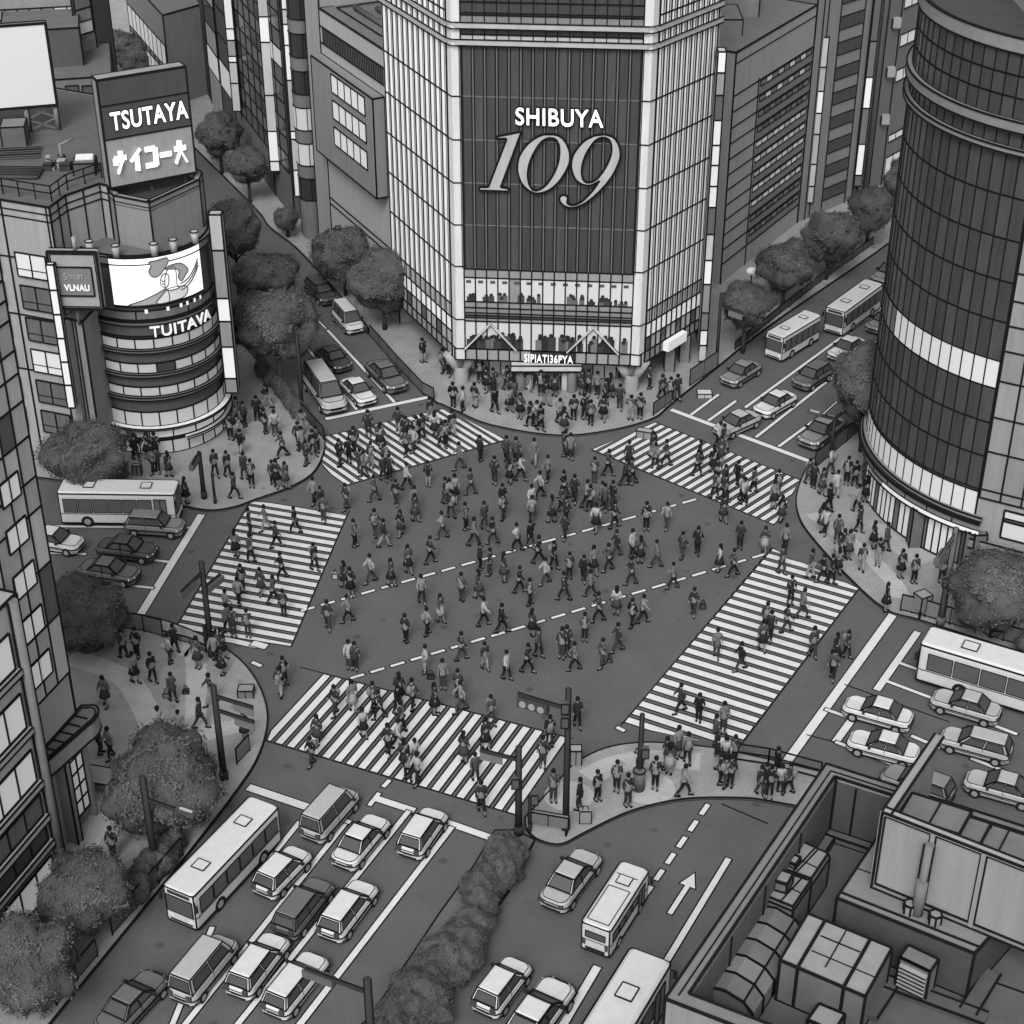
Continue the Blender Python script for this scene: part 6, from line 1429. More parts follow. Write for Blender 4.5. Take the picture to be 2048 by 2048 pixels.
zone('in the upper part of the open junction', """
11 440,1870,lk 490,1932,mk 685,1918,mk 900,1852,mw 1060,1878,dk 1135,1762,lw 1300,1735,ds 1540,1612,lw 1690,1545,ds 1800,1718,ds 1626,1802,mw 1430,1870,mk 1502,1855,lk 1200,1930,lk 1912,1720,mk 1890,1560,mk 1860,1912,dk 1465,1880,lk
12 400,1508,ds 440,1530,ls 512,1498,ds 80,1458,lk 165,1575,lk 30,1558,mk 60,1698,lw 270,1698,lk 215,1828,lw 395,1828,dw 470,1860,dk 620,1708,ms 720,1660,mw 850,1732,mw 906,1722,mw 560,1900,lw 680,1898,lk 760,1900,dk 590,1930,mk 145,1932,lk 372,1932,mk 700,1920,mk""")
zone('in the middle of the open junction', """
21 745,262,ms 900,190,mk 962,265,dw 1095,182,dk 1202,70,mk 1412,200,lw 1582,135,ms 1642,258,lw 1722,132,mk 1792,242,dw 1862,60,mk 1475,48,dk 1150,462,mk 1312,390,mw 670,570,mk 716,635,ds 872,535,lw 1020,558,mk 1690,435,ds 1765,480,ms 1872,525,ms 1250,690,lk 1552,672,ms 1682,650,mk 1712,860,lw 545,882,mk 700,832,lw 1130,985,ds 1290,932,lk 1392,832,mk 1850,912,dw
22 150,88,lk 300,82,mk 400,205,mk 405,90,dk 632,148,lk 766,122,dw 1010,135,ds 1166,128,lk 1590,75,dk 42,295,lw 136,270,dk 196,392,dw 312,430,dk 432,505,ms 256,545,lw 540,525,dk 612,470,lk 595,640,lw 790,340,mw 730,445,mw 905,342,ls 965,388,ms 1090,418,lw 1278,355,mk 1395,325,dk 1560,450,ls 1670,485,mw 1716,280,ms 1900,310,mk 50,610,dw 132,705,mk 395,668,mw 902,550,dw 1216,580,lw 1366,778,dk 655,830,mw 785,778,ls 900,872,dk 980,838,lw""")
zone('in the lower part of the open junction', """
21 752,1190,ms 706,1182,ls 1280,1215,ls 1546,1118,mw 1726,1188,mk 1888,1262,lk 1412,1332,ls 1526,1400,ms 1552,1508,lw 185,1395,mk 1772,1600,mk 215,1300,ds
22 546,970,ms 800,1055,mw 152,935,ms 196,1092,mk 376,1100,ms 475,1195,lw 682,1172,mk 112,1212,dw 285,1762,dk 490,1620,dk 412,1085,ds""")
zone('on the striped crossing nearest the waiting cars', """
21 602,1532,dk 730,1500,lk 1085,1440,ms 1072,1530,dk 1180,1492,mk 1350,1525,ds 1732,1790,dk 812,1695,lk 940,1562,mw 885,1500,mk 470,1752,mk 425,1912,dk 1002,1832,dk 1072,1790,lw 1570,1892,ms 1122,1932,mk 1205,1932,lk 1100,1660,mk
22 232,1922,ms
31 1700,332,mk 1150,95,dk 1222,120,lk 1655,100,mk""")
zone('on the striped crossing at the left arm', """
20 1888,175,ds 1785,340,ls 1900,382,mk 1830,605,ds 1805,705,lk 1712,790,lk 1765,935,ms 1875,938,ms 1720,912,lk
21 80,140,lw 302,162,dw 512,70,mk 152,270,mw 442,440,dk 202,508,dw 42,622,mk 132,695,mw 212,785,ms""")
zone('on the striped crossing at the right arm', """
22 1540,1095,lk 1726,1195,dw 1882,1042,mk 1272,1512,mw 1405,1585,ds 1590,1662,ls 1530,1752,ms 1912,905,mk
23 165,690,ds 250,800,lw 130,908,mw 12,965,mk 95,465,mk 125,300,lk 320,500,mk 412,530,dw 468,540,dk 330,1092,mk 482,1262,mk 585,1100,mk 505,1130,dk""")
zone('on the pavement left of the round glass tower', """
13 470,1650,lk 340,1752,ds 300,1722,mk 402,1800,mk 512,1818,lk 590,1720,ds 650,1740,dk 732,1858,ds 732,1722,mk 670,1932,lk 455,1932,dk
23 95,75,dk 400,150,mk 516,232,ms 602,352,ls 680,150,mk 790,272,ds 886,300,mk 522,470,lk 702,448,mk 826,402,ds 996,492,ds 1095,532,ms 1302,528,ms 884,745,ds 430,165,lk 560,350,dk 525,360,mk""")
zone('on the plaza below the left arm', """
20 940,1100,mk 1040,1096,ds 1022,1285,lk 1155,1280,dk 1282,1142,ls 1325,1060,dk 1500,1172,ms 1312,1432,mk 802,1462,lk 760,1822,ms 842,1858,lk 1215,1702,lk 1602,1452,mw 1512,1632,mw 1850,1715,ds 1365,1715,ls 1625,1130,lk 1682,1100,dk 1678,1228,ms 1645,1112,ms
30 862,685,ds""")
zone('on the pavement island below the junction', """
22 1250,1850,ls 1320,1900,lk 1160,1932,ds 1542,1932,ds 1602,1932,lk 1672,1900,ds
32 310,250,ms 508,312,ds 642,240,ds 788,170,ms 870,282,ds 1078,152,ds 960,55,ms 1290,212,lw 1182,45,ms 1602,142,mk 1642,142,ds 1868,202,mk 1565,120,ds 1905,200,dk
33 10,205,dk 90,192,lk 155,190,mk 62,60,ds""")
ACC = {}
WLK = {'on the striped crossing by the round corner store': 15, 'on the striped crossing right of the department store': -20}
def kerb_h(px):
    return None
from bisect import bisect
def on_walk(p):
    for poly in WALKS:
        c = False; n = len(poly); x, y = p.x, p.y
        for i in range(n):
            a, b = poly[i], poly[(i+1) % n]
            if (a[1] > y) != (b[1] > y) and x < (b[0]-a[0])*(y-a[1])/(b[1]-a[1])+a[0]: c = not c
        if c: return True
    return False
WALKS = [[tuple(G(*q).xy) for q in l] for l in (nw+[(-700, 700), (-300, 300), (80, 230)], ce+[(2200, -200), (100, -400), (150, 60)], ea+[(3000, 1200), (2900, 600)], se, sw+[(-700, 2300), (-900, 1300)], med)]
CT = {'d': (34, 44, 28), 'm': (58, 70, 50), 'l': (128, 160, 104)}; LT = {'d': (34, 30, 50), 'm': (38, 60, 32), 'l': (40, 60, 34)}
recs = []
for (zn, px, tone, ps) in PEO:
    p = G(*px); h = KZ if on_walk(p) else .006
    p = G(px[0], px[1], h)
    v = R.randrange(len(POSES[ps])); ct = R.choice(CT[tone]); lt = R.choice(LT[tone]) if R.random() < .9 else 140
    if ps == 's': ang = R.choice((-90, -90, 90, 60, -60, 0, 180))+R.uniform(-20, 20)
    elif ps == 'w': ang = R.choice((0, 180))+R.uniform(-25, 25)
    else: ang = R.choice((-90, 90, -45, -135, 45, 135, -60, -110))+R.uniform(-15, 15)
    recs.append([zn, p, tone, ps, v, ct, lt, math.radians(ang), px])
# the nearest 300 are individuals; the farthest are one crowd
recs.sort(key=lambda r: -r[8][1])
far = [r for k_, r in enumerate(recs[300:]) if k_ % 4]; recs = recs[:300]
# labels: look first, then place within the zone
TN = {'d': 'dark', 'm': 'grey', 'l': 'pale'}
def clothes(r):
    _, _, tone, ps, v, ct, lt, _, _ = r; e = EXTRA[(ps, v)]
    if 'skirted' in e: return f"{TN[tone]} top and skirt"
    if 'backpack' in e: return f"{TN[tone]} top with backpack"
    if 'long' in e: return f"{TN[tone]} long coat"
    return f"{TN[tone]} jacket, {'pale' if lt >= 140 else 'dark'} trousers"
from collections import defaultdict
grp = defaultdict(list)
SHORT = {'on the pavement by the round corner store': ('by the round corner store', 'people on the pavement by the corner store'),
 'on the pavement before the glass department store': ('before the department store', 'people on the pavement before the department store'),
 'on the striped crossing by the round corner store': ('on the upper left crossing', 'people on the upper left crossing'),
 'on the striped crossing right of the department store': ('on the upper right crossing', 'people on the upper right crossing'),
 'in the upper part of the open junction': ('above the dashed lines', 'people in the open junction'),
 'in the middle of the open junction': ('amid the dashed lines', 'people in the open junction'),
 'in the lower part of the open junction': ('below the dashed lines', 'people in the open junction'),
 'on the striped crossing nearest the waiting cars': ('on the bottom crossing', 'people on the bottom crossing'),
 'on the striped crossing at the left arm': ('on the left crossing', 'people on the left crossing'),
 'on the striped crossing at the right arm': ('on the right crossing', 'people on the right crossing'),
 'on the pavement left of the round glass tower': ('beside the glass tower', 'people on the pavement by the glass tower'),
 'on the plaza below the left arm': ('on the left plaza', 'people on the left plaza'),
 'on the pavement island below the junction': ('on the kerbed island', 'people on the kerbed island')}
for i, r in enumerate(recs):
    pw = PW[r[3]][r[4]]
    key = (SHORT[r[0]][0], clothes(r), pw); grp[key].append(i)
ORD = ['first', 'second', 'third', 'fourth', 'fifth', 'sixth', 'seventh', 'eighth', 'ninth', 'tenth', 'eleventh', 'twelfth', 'thirteenth']
LAB = {}
for (zn, cl, pw), ids in grp.items():
    ids.sort(key=lambda i: recs[i][8][0]); n = len(ids)
    for k, i in enumerate(ids):
        if n == 1: LAB[i] = f"person in {cl}, {pw} {zn}"
        elif n == 2: LAB[i] = f"{('left', 'right')[k]}-hand person in {cl}, {pw} {zn}"
        else: LAB[i] = f"{ORD[k] if k < 13 else str(k+1)+'th'} from left, person in {cl}, {pw} {zn}"
for i, (zn, p, tone, ps, v, ct, lt, ang, px) in enumerate(recs):
    body, out = POSES[ps][v]; s_ = R.uniform(.98, 1.1)
    o = bpy.data.objects.new('person', body); COL.objects.link(o); o.location = (p.x, p.y, p.z); o.rotation_euler = (0, 0, ang); o.scale = (s_*1.0, s_*1.0, s_*1.08)
    tag(o, LAB[i], 'person', SHORT[zn][1])
    for nm, me in out.items():
        c = bpy.data.objects.new(nm.rstrip('2'), me); COL.objects.link(c); c.parent = o
        if nm == 'coat': c.material_slots[0].link = 'OBJECT'; c.material_slots[0].material = mat(ct, 'cloth')
        if nm in ('trousers', 'skirt'): c.material_slots[0].link = 'OBJECT'; c.material_slots[0].material = mat(lt, 'cloth')
cb = MB()
for (zn, p, tone, ps, v, ct, lt, ang, px) in far:
    body, out = POSES[ps][v]; M = Matrix.Translation(p) @ Matrix.Rotation(ang, 4, 'Z') @ Matrix.Diagonal((1.22, 1.22, 1.1, 1))
    for nm, me in [('b', body)]+list(out.items()):
        i = len(cb.v); cb.v += [tuple(M @ v_.co) for v_ in me.vertices]
        mm = mat(ct, 'cloth') if nm == 'coat' else mat(lt, 'cloth') if nm in ('trousers', 'skirt') else me.materials[0]
        k = cb.mi(mm)
        for q in me.polygons: cb.f.append(tuple(i+a for a in q.vertices)); cb.m.append(k); cb.sm.append(True)
o = cb.build('crowd'); o['kind'] = 'stuff'; o['label'] = 'densest far part of the crowd outside the shops'
print('PEOPLE', len(recs))
# bags and cases set down or carried
def bag(label, px, sz, tone, name='shopping_bag', z=KZ, hang=0):
    c = G(px[0], px[1], z+hang); root = empty(name, tuple(c)); tag(root, label, 'bag'); mb = MB(); a, b, h = sz
    mb.box(c.x-a/2, c.x+a/2, c.y-b/2, c.y+b/2, c.z, c.z+h, mat(tone)); mb.loop([(c.x-a/2, c.y-b/2, c.z+h), (c.x+a/2, c.y-b/2, c.z+h), (c.x+a/2, c.y-b/2, c.z), (c.x-a/2, c.y-b/2, c.z)], .03); part(mb, 'case', root)
    mb = MB(); mb.loop([(c.x-a*.25, c.y, c.z+h), (c.x-a*.2, c.y, c.z+h+.22), (c.x+a*.2, c.y, c.z+h+.22), (c.x+a*.25, c.y, c.z+h)], .025, False); part(mb, 'handle', root)
bag('grey wheeled suitcase standing alone on the kerbed island', Q(3, 2, 552, 405), (.55, .3, .75), 120, 'suitcase')
bag('small dark bag on the road right of the person in the middle of the junction', Q(2, 2, 1438, 728), (.3, .2, .35), 60, z=.006)
bag('pale shopping bag beside a pedestrian near the upper dashed line', Q(2, 1, 598, 500), (.32, .2, .36), 150, z=.006)
bag('dark holdall on the plaza paving between the light paths', Q(2, 0, 1262, 1395), (.36, .25, .3), 110)
bag('round dark bag on the light path of the plaza', Q(2, 0, 1405, 1365), (.3, .25, .25), 60)
bag('dark bag on the road near the lower dashed line', Q(2, 1, 1320, 1255), (.35, .2, .3), 48, z=.006)
bag('small dark bag beside a pedestrian low in the junction', Q(2, 2, 735, 1130), (.25, .2, .25), 70, z=.006)
# ================================================================ trees
def crown_mesh(seed, rx=1.0, rz=.95, n=4200, tone=86, lumps=.25):
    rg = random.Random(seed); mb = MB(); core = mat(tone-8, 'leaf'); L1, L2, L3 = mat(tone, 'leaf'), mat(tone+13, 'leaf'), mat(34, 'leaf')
    bm = bmesh.new(); bmesh.ops.create_icosphere(bm, subdivisions=4, radius=1); off = Vector((seed*3.7, seed*1.3, seed*2.1))
    def rad(d): return 1+lumps*1.6*noise.noise(d*1.5+off)+lumps*.7*noise.noise(d*3.7+off)
    for v in bm.verts:
        d = v.co.normalized(); v.co = Vector((d.x*rx, d.y*rx, d.z*rz))*rad(d)*.965
    i = len(mb.v); mb.v += [tuple(v.co) for v in bm.verts]; k = mb.mi(core)
    for f_ in bm.faces: mb.f.append(tuple(i+v.index for v in f_.verts)); mb.m.append(k); mb.sm.append(True)
    bm.free()
    def leaf(d, rr_, jit, h):
        c = Vector((d.x*rx, d.y*rx, d.z*rz))*rad(d)*rr_
        nn = (d+Vector((rg.uniform(-1, 1), rg.uniform(-1, 1), rg.uniform(-1, 1)))*jit).normalized()
        t = nn.orthogonal().normalized(); b = nn.cross(t); a = rg.uniform(0, 6.28); t2 = t*math.cos(a)+b*math.sin(a); b2 = nn.cross(t2)
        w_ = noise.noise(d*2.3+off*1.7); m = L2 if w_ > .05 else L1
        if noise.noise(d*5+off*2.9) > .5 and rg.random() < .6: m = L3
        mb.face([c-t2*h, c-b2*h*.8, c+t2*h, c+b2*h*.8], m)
    def rd():
        z = rg.uniform(-1, 1); a = rg.uniform(0, 2*math.pi); s_ = math.sqrt(1-z*z); return Vector((s_*math.cos(a), s_*math.sin(a), z))
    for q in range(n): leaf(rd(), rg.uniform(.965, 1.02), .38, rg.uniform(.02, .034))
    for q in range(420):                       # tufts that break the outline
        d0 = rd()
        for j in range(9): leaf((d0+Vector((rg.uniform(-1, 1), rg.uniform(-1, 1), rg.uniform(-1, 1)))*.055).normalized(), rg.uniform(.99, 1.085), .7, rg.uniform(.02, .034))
    return mb.mesh('crown')
CR_ = [crown_mesh(s_) for s_ in (1, 2, 3, 4)]
def tree(label, cpx, rpx, bpx, h_ratio=1.0, group='street trees', v=None, trunk=True, name='street_tree', z0=KZ):
    """cpx: crown centre, rpx: radius in px, bpx: pixel of the trunk foot"""
    g = G(*bpx); zc = max(1.4, Hz(g, cpx[1])); c0 = Vector((g.x, g.y, zc))
    S = F/((c0-CAM).dot(FW)); r = rpx/S*.97
    c = G(cpx[0], cpx[1], zc)
    root = empty(name, (c.x, c.y, z0), 0); tag(root, label, 'tree', group)
    me = CR_[(v if v is not None else R.randrange(4))]
    o = bpy.data.objects.new('crown', me); COL.objects.link(o); o.parent = root; o.location = (0, 0, zc-z0); o.scale = (r, r, r*h_ratio); o.rotation_euler = (0, 0, R.uniform(0, 6.28))
    mb = MB(); tm = mat(64, 'cloth'); hh = zc-z0; bot = .0
    mb.tube((0, 0, 0), (0.02, 0, hh*.55), .17, .12, tm, 8); mb.tube((0.02, 0, hh*.5), (.0, 0, hh+r*.2), .12, .06, tm, 7)
    for a in (0.3, 2.2, 4.1): mb.tube((0.02, 0, hh*.5), (math.cos(a)*r*.55, math.sin(a)*r*.55, hh*.5+r*.6), .08, .04, tm, 6)
    t = mb.build('trunk'); t.parent = root
    return root
def fp(x, y): return (x*1.06, y*1.06)
gt = 'street trees along the avenue left of the department store'
tree('round tree far up the avenue, above the smaller round one', fp(412, 254), 45, (445, 350), .95, gt)
tree('smaller round tree at the foot of the wide grid tower', fp(466, 312), 40, (503, 408), .9, gt)
tree('tiny round tree alone on the paving at the foot of the slim round tower', fp(541, 412), 24, fp(541, 450), 1.05, gt)
tree('tree whose crown spreads before the plain grey block', fp(648, 478), 62, fp(650, 560), .9, gt)
tree('big round tree at the corner of the glass department store', fp(722, 530), 66, fp(772-34, 625), .95, gt, 1)
gl2 = 'trees between the round corner store and the avenue'
tree('tree rising directly behind the blade sign of the round store', fp(440, 430), 52, (500, 590), 1.1, gl2)
tree('wide tree between two others, right of the grey blade sign', fp(500, 520), 62, fp(500, 610), .75, gl2)
tree('large round tree nearest the waiting cars by the round store', fp(520, 606), 80, fp(528, 745), .95, gl2, 2)
tree('far tree above the roof sign, the larger of two', fp(230, 88), 42, (250, 150), .8, 'far trees behind the roof sign')
tree('far tree above the roof sign, the smaller and lower one', fp(258, 112), 34, (280, 160), .9, 'far trees behind the roof sign')
gr2 = 'street trees along the avenue right of the department store'
tree('round tree next to the white light dome, nearest the store', fp(1408, 575), 50, fp(1408, 668), .95, gr2)
tree('tree under the ribbon office, between the dome lamp tree and the bushiest tree', fp(1483, 500), 55, fp(1482, 587), .95, gr2, 3)
tree('bushiest tree of the row, at the foot of the striped tower', fp(1567, 445), 56, fp(1578, 530), .98, gr2, 0)
tree('round tree on the paving before the lit ribbon tower', fp(1643, 393), 42, fp(1640, 470), 1.1, gr2)
tree('narrow tree half hidden by the edge of the round glass tower', fp(1708, 345), 40, fp(1702, 420), 1.25, gr2)
tree('tall tree with a visible trunk between the road and round glass tower', fp(1640, 720), 74, fp(1612, 855), 1.05, gr2, 1)
tree('large spreading tree right of the signal pole, at the right edge', fp(1885, 1112), 92, fp(1880, 1205), .85, 'trees on the right pavement', 2)
tree('small bush-like tree cut by the right edge below the large spreading tree', fp(1950, 1215), 34, fp(1950, 1250), .9, 'trees on the right pavement')
gk = 'trees around the left plaza'
tree('wide round tree on the corner above the side-on bus', fp(168, 860), 82, fp(165, 935), .82, gk, 0)
tree('broad tree tucked against the left office, beside the left arm', fp(160, 1155), 88, fp(160, 1215), .85, gk, 3)
tree('big round tree in the middle of the left plaza', fp(308, 1478), 112, fp(326, 1562), .92, gk, 1)
tree('large low tree below the plaza, second from the bottom left corner', fp(160, 1680), 88, fp(165, 1765), .95, gk, 2)
#tree('round tree joined under the second tree beside the kerb railing', fp(205, 1775), 52, fp(205, 1845), .8, gk, 0)
tree('biggest tree filling the bottom left corner', fp(55, 1812), 100, fp(75, 1905), 1.0, gk, 3)
# hedges
def hedge(label, pts, r, group, name='hedge', hh=1.2, z0=KZ, cnt=3):
    """a clipped hedge as a row of merged leafy lumps along a ground line"""
    ps = [G(*p) for p in pts]; root = empty(name, (ps[0].x, ps[0].y, z0)); tag(root, label, 'hedge', group)
    mb = MB(); src = CR_[1]; vs = [v.co.copy() for v in src.vertices]; fs = [tuple(p.vertices) for p in src.polygons]; mi = [p.material_index for p in src.polygons]; ms = list(src.materials)
    L = sum((b-a).length for a, b in zip(ps, ps[1:])); n = max(2, int(L/((r[0] if isinstance(r, tuple) else r)*.5)))
    for k in range(n+1):
        s_ = L*k/n; q = ps[0]
        for a, b in zip(ps, ps[1:]):
            l = (b-a).length
            if s_ <= l or b is ps[-1]: q = a+(b-a)*min(1, s_/l); break
            s_ -= l
        rr = (r[0]+(r[1]-r[0])*k/n if isinstance(r, tuple) else r)*R.uniform(.7, 1.15); q = q+Vector((R.uniform(-.35, .35), R.uniform(-.3, .3), 0))*rr*.8; an_ = R.uniform(0, 6.28); ca, sa = math.cos(an_), math.sin(an_); i = len(mb.v); hz_ = R.uniform(.55, .85)
        for v in vs: mb.v.append((q.x+(v.x*ca-v.y*sa)*rr, q.y+(v.x*sa+v.y*ca)*rr, z0+hh*.5+v.z*hh*hz_))
        for f_, m_ in zip(fs, mi): mb.f.append(tuple(i+a for a in f_)); mb.m.append(mb.mi(ms[m_])); mb.sm.append(False)
    o = mb.build('foliage'); adopt(o, root)
    return root
hedge('clipped hedge bushes on the upper end of the road median', [(1014, 1722), (988, 1775), (955, 1825)], .9, 'hedges', hh=1.35)
hedge('long shaggy hedge filling the lower road median', [(945, 1880), (912, 1925), (860, 1995), (810, 2070), (745, 2170)], (.85, 1.4), 'hedges', hh=1.3)
hedge('low hedge behind the kerb railing beside the bus', [fp(330, 1608), fp(285, 1660), fp(250, 1705)], .7, 'hedges', hh=1.0)
hedge('dark hedge between the railing and pavement above the taxi queue by the store', [(527, 752), (600, 838)], .45, 'hedges', hh=.9)
# ================================================================ poles, signals, lamps
def at_h(px, base):      # point straight above base ground point, at picture height px[1]
    g = G(*base); return Vector((g.x, g.y, Hz(g, px[1])))
def pole(name, label, cat, top, base, r=.13, group=None, arms=(), z0=KZ, tone=46, boxes=()):
    g = G(*base); zt = Hz(g, top[1]); root = empty(name, (g.x, g.y, z0)); tag(root, label, cat, group)
    mb = MB(); mb.tube((g.x, g.y, z0), (g.x, g.y, zt), r, r*.75, mat(tone), 8); mb.tube((g.x, g.y, z0), (g.x, g.y, z0+.5), r*1.5, r*1.5, mat(tone), 8)
    for k in (-1, 1): mb.ink((g.x+k*r, g.y-.02, z0), (g.x+k*r*.8, g.y-.02, zt), .03)
    part(mb, 'pole', root)
    for (ax, ay, bx_, by_, kind) in arms:
        za = Hz(g, ay); a = Vector((g.x, g.y, za))
        # arm end: keep it in a plane at height za
        e = G(bx_, by_, za)
        e = Vector((e.x, e.y, za)); mb = MB(); mb.beam(a, e, .13, .16, mat(tone)); mb.ink(a+Vector((0, 0, .1)), e+Vector((0, 0, .1)), .03); part(mb, 'arm', root)
        d = (e-a).normalized(); q = d.cross(Vector((0, 0, 1)))
        if kind == 'signal':
            mb = MB(); c = e-d*.75+Vector((0, 0, -.38)); s0 = c-d*.75; s1 = c+d*.75; mb.beam(s0, s1, .3, .5, mat(58)); hx = MB(); part(mb, 'signal_head', root)
            hd_ = [o for o in root.children if o.name.startswith('signal_head')]
            for t in (-.45, 0, .45):
                lm = MB(); p = c+d*t; n_ = q if q.y < 0 else -q; lm.tube(p+n_*.14, p+n_*.2, .17, .17, mat(150, 'paint'), 10); subpart_world(lm, 'signal_lens', hd_[-1], root)
        elif kind == 'lamp':
            mb = MB(); mb.hexa([e-d*.5-q*.1, e-d*.5+q*.1, e+d*.5+q*.22, e+d*.5-q*.22, e-d*.5-q*.08+Vector((0, 0, .14)), e-d*.5+q*.08+Vector((0, 0, .14)), e+d*.5+q*.16+Vector((0, 0, .16)), e+d*.5-q*.16+Vector((0, 0, .16))], mat(60)); mb.loop([e-d*.3+Vector((0, 0, .17)), e+d*.35+Vector((0, 0, .17))], .05, False, mat(150)); part(mb, 'lamp_head', root)
        elif kind == 'bar':
            mb = MB(); mb.beam(e-d*1.2+q*.05+Vector((0, 0, -.2)), e+d*.1+q*.05+Vector((0, 0, -.2)), .3, .35, mat(80)); part(mb, 'signal_head', root)
        elif kind == 'plate':
            mb = MB(); mb.beam(e-d*1.1+Vector((0, 0, -.28)), e+Vector((0, 0, -.28)), .06, .5, mat(96)); part(mb, 'sign_plate', root)
    for (bx_, by_, s_) in boxes:
        zb = Hz(g, by_); S = 34; xx = g.x+(bx_-base[0]-(top[0]-base[0])*.0)/S; mb = MB(); mb.box(g.x+s_*.18-.14, g.x+s_*.18+.2, g.y-.3, g.y, zb-.28, zb+.28, mat(70)); mb.loop([(g.x+s_*.18-.14, g.y-.31, zb-.28), (g.x+s_*.18+.2, g.y-.31, zb-.28), (g.x+s_*.18+.2, g.y-.31, zb+.28), (g.x+s_*.18-.14, g.y-.31, zb+.28)], .03); part(mb, 'walk_signal', root)
    return root
def subpart_world(mb, name, par, root):
    o = mb.build(name); o.parent = par
    m = (Matrix.Translation(root.location) @ Matrix.Rotation(root.rotation_euler[2], 4, 'Z'))
    o.matrix_parent_inverse = m.inverted() if False else Matrix.Identity(4)
    return o
gp_ = 'poles around the junction'
pole('signal_pole', 'tall signal pole with a three-light arm over the bottom crossing', 'traffic signal', (1145, 1376), (1131, 1662), .14, gp_, [(1143, 1418, 1036, 1388, 'signal')], boxes=((1128, 1410, -1), (1128, 1438, -1)))
pole('signal_pole', 'dark signal pole standing where the hedge median meets the bottom crossing', 'traffic signal', (1034, 1492), (1037, 1672), .15, gp_, [(1034, 1520, 960, 1500, 'plate')], boxes=((1034, 1560, -1),))
pole('signal_pole', 'signal pole with two crossed arms beside the left crossing', 'traffic signal', (408, 1122), (425, 1316), .15, gp_, [(408, 1144, 362, 1185, 'bar'), (410, 1175, 440, 1150, 'bar')])
pole('signal_pole', 'plaza pole with two parallel arms pointing at the kerb', 'traffic signal', (441, 1370), (449, 1562), .15, gp_, [(442, 1392, 506, 1415, 'plate'), (443, 1420, 508, 1444, 'plate')])
pole('street_lamp', 'street lamp with a bracket arm in front of the plaza tree', 'street lamp', (297, 1552), (313, 1742), .16, gp_, [(299, 1598, 372, 1626, 'lamp')])
pole('signal_pole', 'bottom edge pole with a long arm over the queueing cars', 'traffic signal', (743, 1956), (752, 2230), .17, gp_, [(744, 1985, 610, 1938, 'bar')])
pole('signal_pole', 'signal pole with two slanting arms before the round tower canopy', 'traffic signal', (1912, 1055), (1880, 1252), .17, gp_, [(1910, 1068, 1876, 1118, 'bar'), (1910, 1080, 1880, 1124, 'bar')], tone=84, boxes=((1890, 1160, -1),))
pole('signal_pole', 'short-armed pole on the pavement corner below the round store', 'traffic signal', (402, 903), (409, 1000), .13, gp_, [(402, 905, 384, 930, 'bar')])
pole('street_lamp', 'thin lamp post among the cars at the round store kerb', 'street lamp', (602, 668), (605, 828), .12, gp_)
pole('street_lamp', 'lamp post with two short arms over the right-hand railing', 'street lamp', (1665, 838), (1660, 918), .1, gp_, [(1665, 838, 1630, 828, 'lamp'), (1665, 838, 1690, 822, 'lamp')])
pole('sign_pole', 'pole with a wide round base plinth on the pale island disc', 'pole', (1281, 1427), (1277, 1578), .12, gp_, boxes=((1279, 1500, 1),))
pole('sign_pole', 'tall mast beside the vertical blade sign at the department store', 'pole', (1437, 586), (1432, 738), .1, gp_, [(1437, 612, 1485, 626, 'plate')])
pole('sign_pole', 'low sign post with a small box between the bench and hedge', 'pole', (1063, 1590), (1059, 1668), .06, gp_, boxes=((1063, 1592, 1),))
pole('street_lamp', 'slim post at the plaza kerb beside the left crossing railing', 'pole', (411, 1250), (414, 1302), .08, gp_)
pole('street_lamp', 'thin post left of the short-armed pole, by the pavement corner', 'pole', (431, 945), (431, 1010), .07, gp_)
# plinth under the island pole
c = G(1277, 1578, KZ); e = empty('plinth', tuple(c)); tag(e, 'grey round plinth at the foot of the island pole', 'plinth'); mb = MB(); mb.tube((c.x, c.y, KZ), (c.x, c.y, KZ+1.15), .3, .3, mat(84), 14); mb.loop([(c.x+.3*math.cos(k*.524), c.y+.3*math.sin(k*.524), KZ+1.15) for k in range(12)], .035); part(mb, 'drum', e)
# round white lamp behind the tree row
c = G(1500, 590, 0); e = empty('dome_lamp', tuple(c)); tag(e, 'round white dome lamp between trees right of the department store', 'lamp'); zl = Hz(c, 542); mb = MB(); ellip(mb, (c.x, c.y, zl), (.45, .45, .25), lit(230, .3)); part(mb, 'dome', e); mb = MB(); mb.tube((c.x, c.y, 0), (c.x, c.y, zl-.1), .07, .06, INK, 6); part(mb, 'pole', e)
# ================================================================ railings, boards, kiosks
def rail(label, pts, h=.95, tone=92, name='railing', group='pavement railings', solid=True, step=1.8, z0=KZ, cat='railing'):
    ps = [G(*p, z0) for p in pts]; root = empty(name, tuple(ps[0])); tag(root, label, cat, group)
    pn, fr = MB(), MB()
    for a, b in zip(ps, ps[1:]):
        n = max(1, round((b-a).length/step))
        for k in range(n+1):
            p = a+(b-a)*k/n; fr.beam(p, p+Vector((0, 0, h)), .09, .09, INK)
        for z in ((h, .12) if solid else (h, h*.55, .15)): fr.beam(a+Vector((0, 0, z)), b+Vector((0, 0, z)), .08, .08, INK)
        if solid:
            d = (b-a).normalized(); q = d.cross(Vector((0, 0, 1)))*.025; up_ = Vector((0, 0, 1))
            pn.hexa([a-q+up_*.15, b-q+up_*.15, b+q+up_*.15, a+q+up_*.15, a-q+up_*(h-.06), b-q+up_*(h-.06), b+q+up_*(h-.06), a+q+up_*(h-.06)], mat(tone))
    part(fr, 'rail_frame', root)
    if solid: part(pn, 'panel', root)
    return root
rail('panelled railing along the kerb by the round store queue', [(514, 728), (560, 780), (606, 834), (632, 862), (648, 880)], .95, 66)
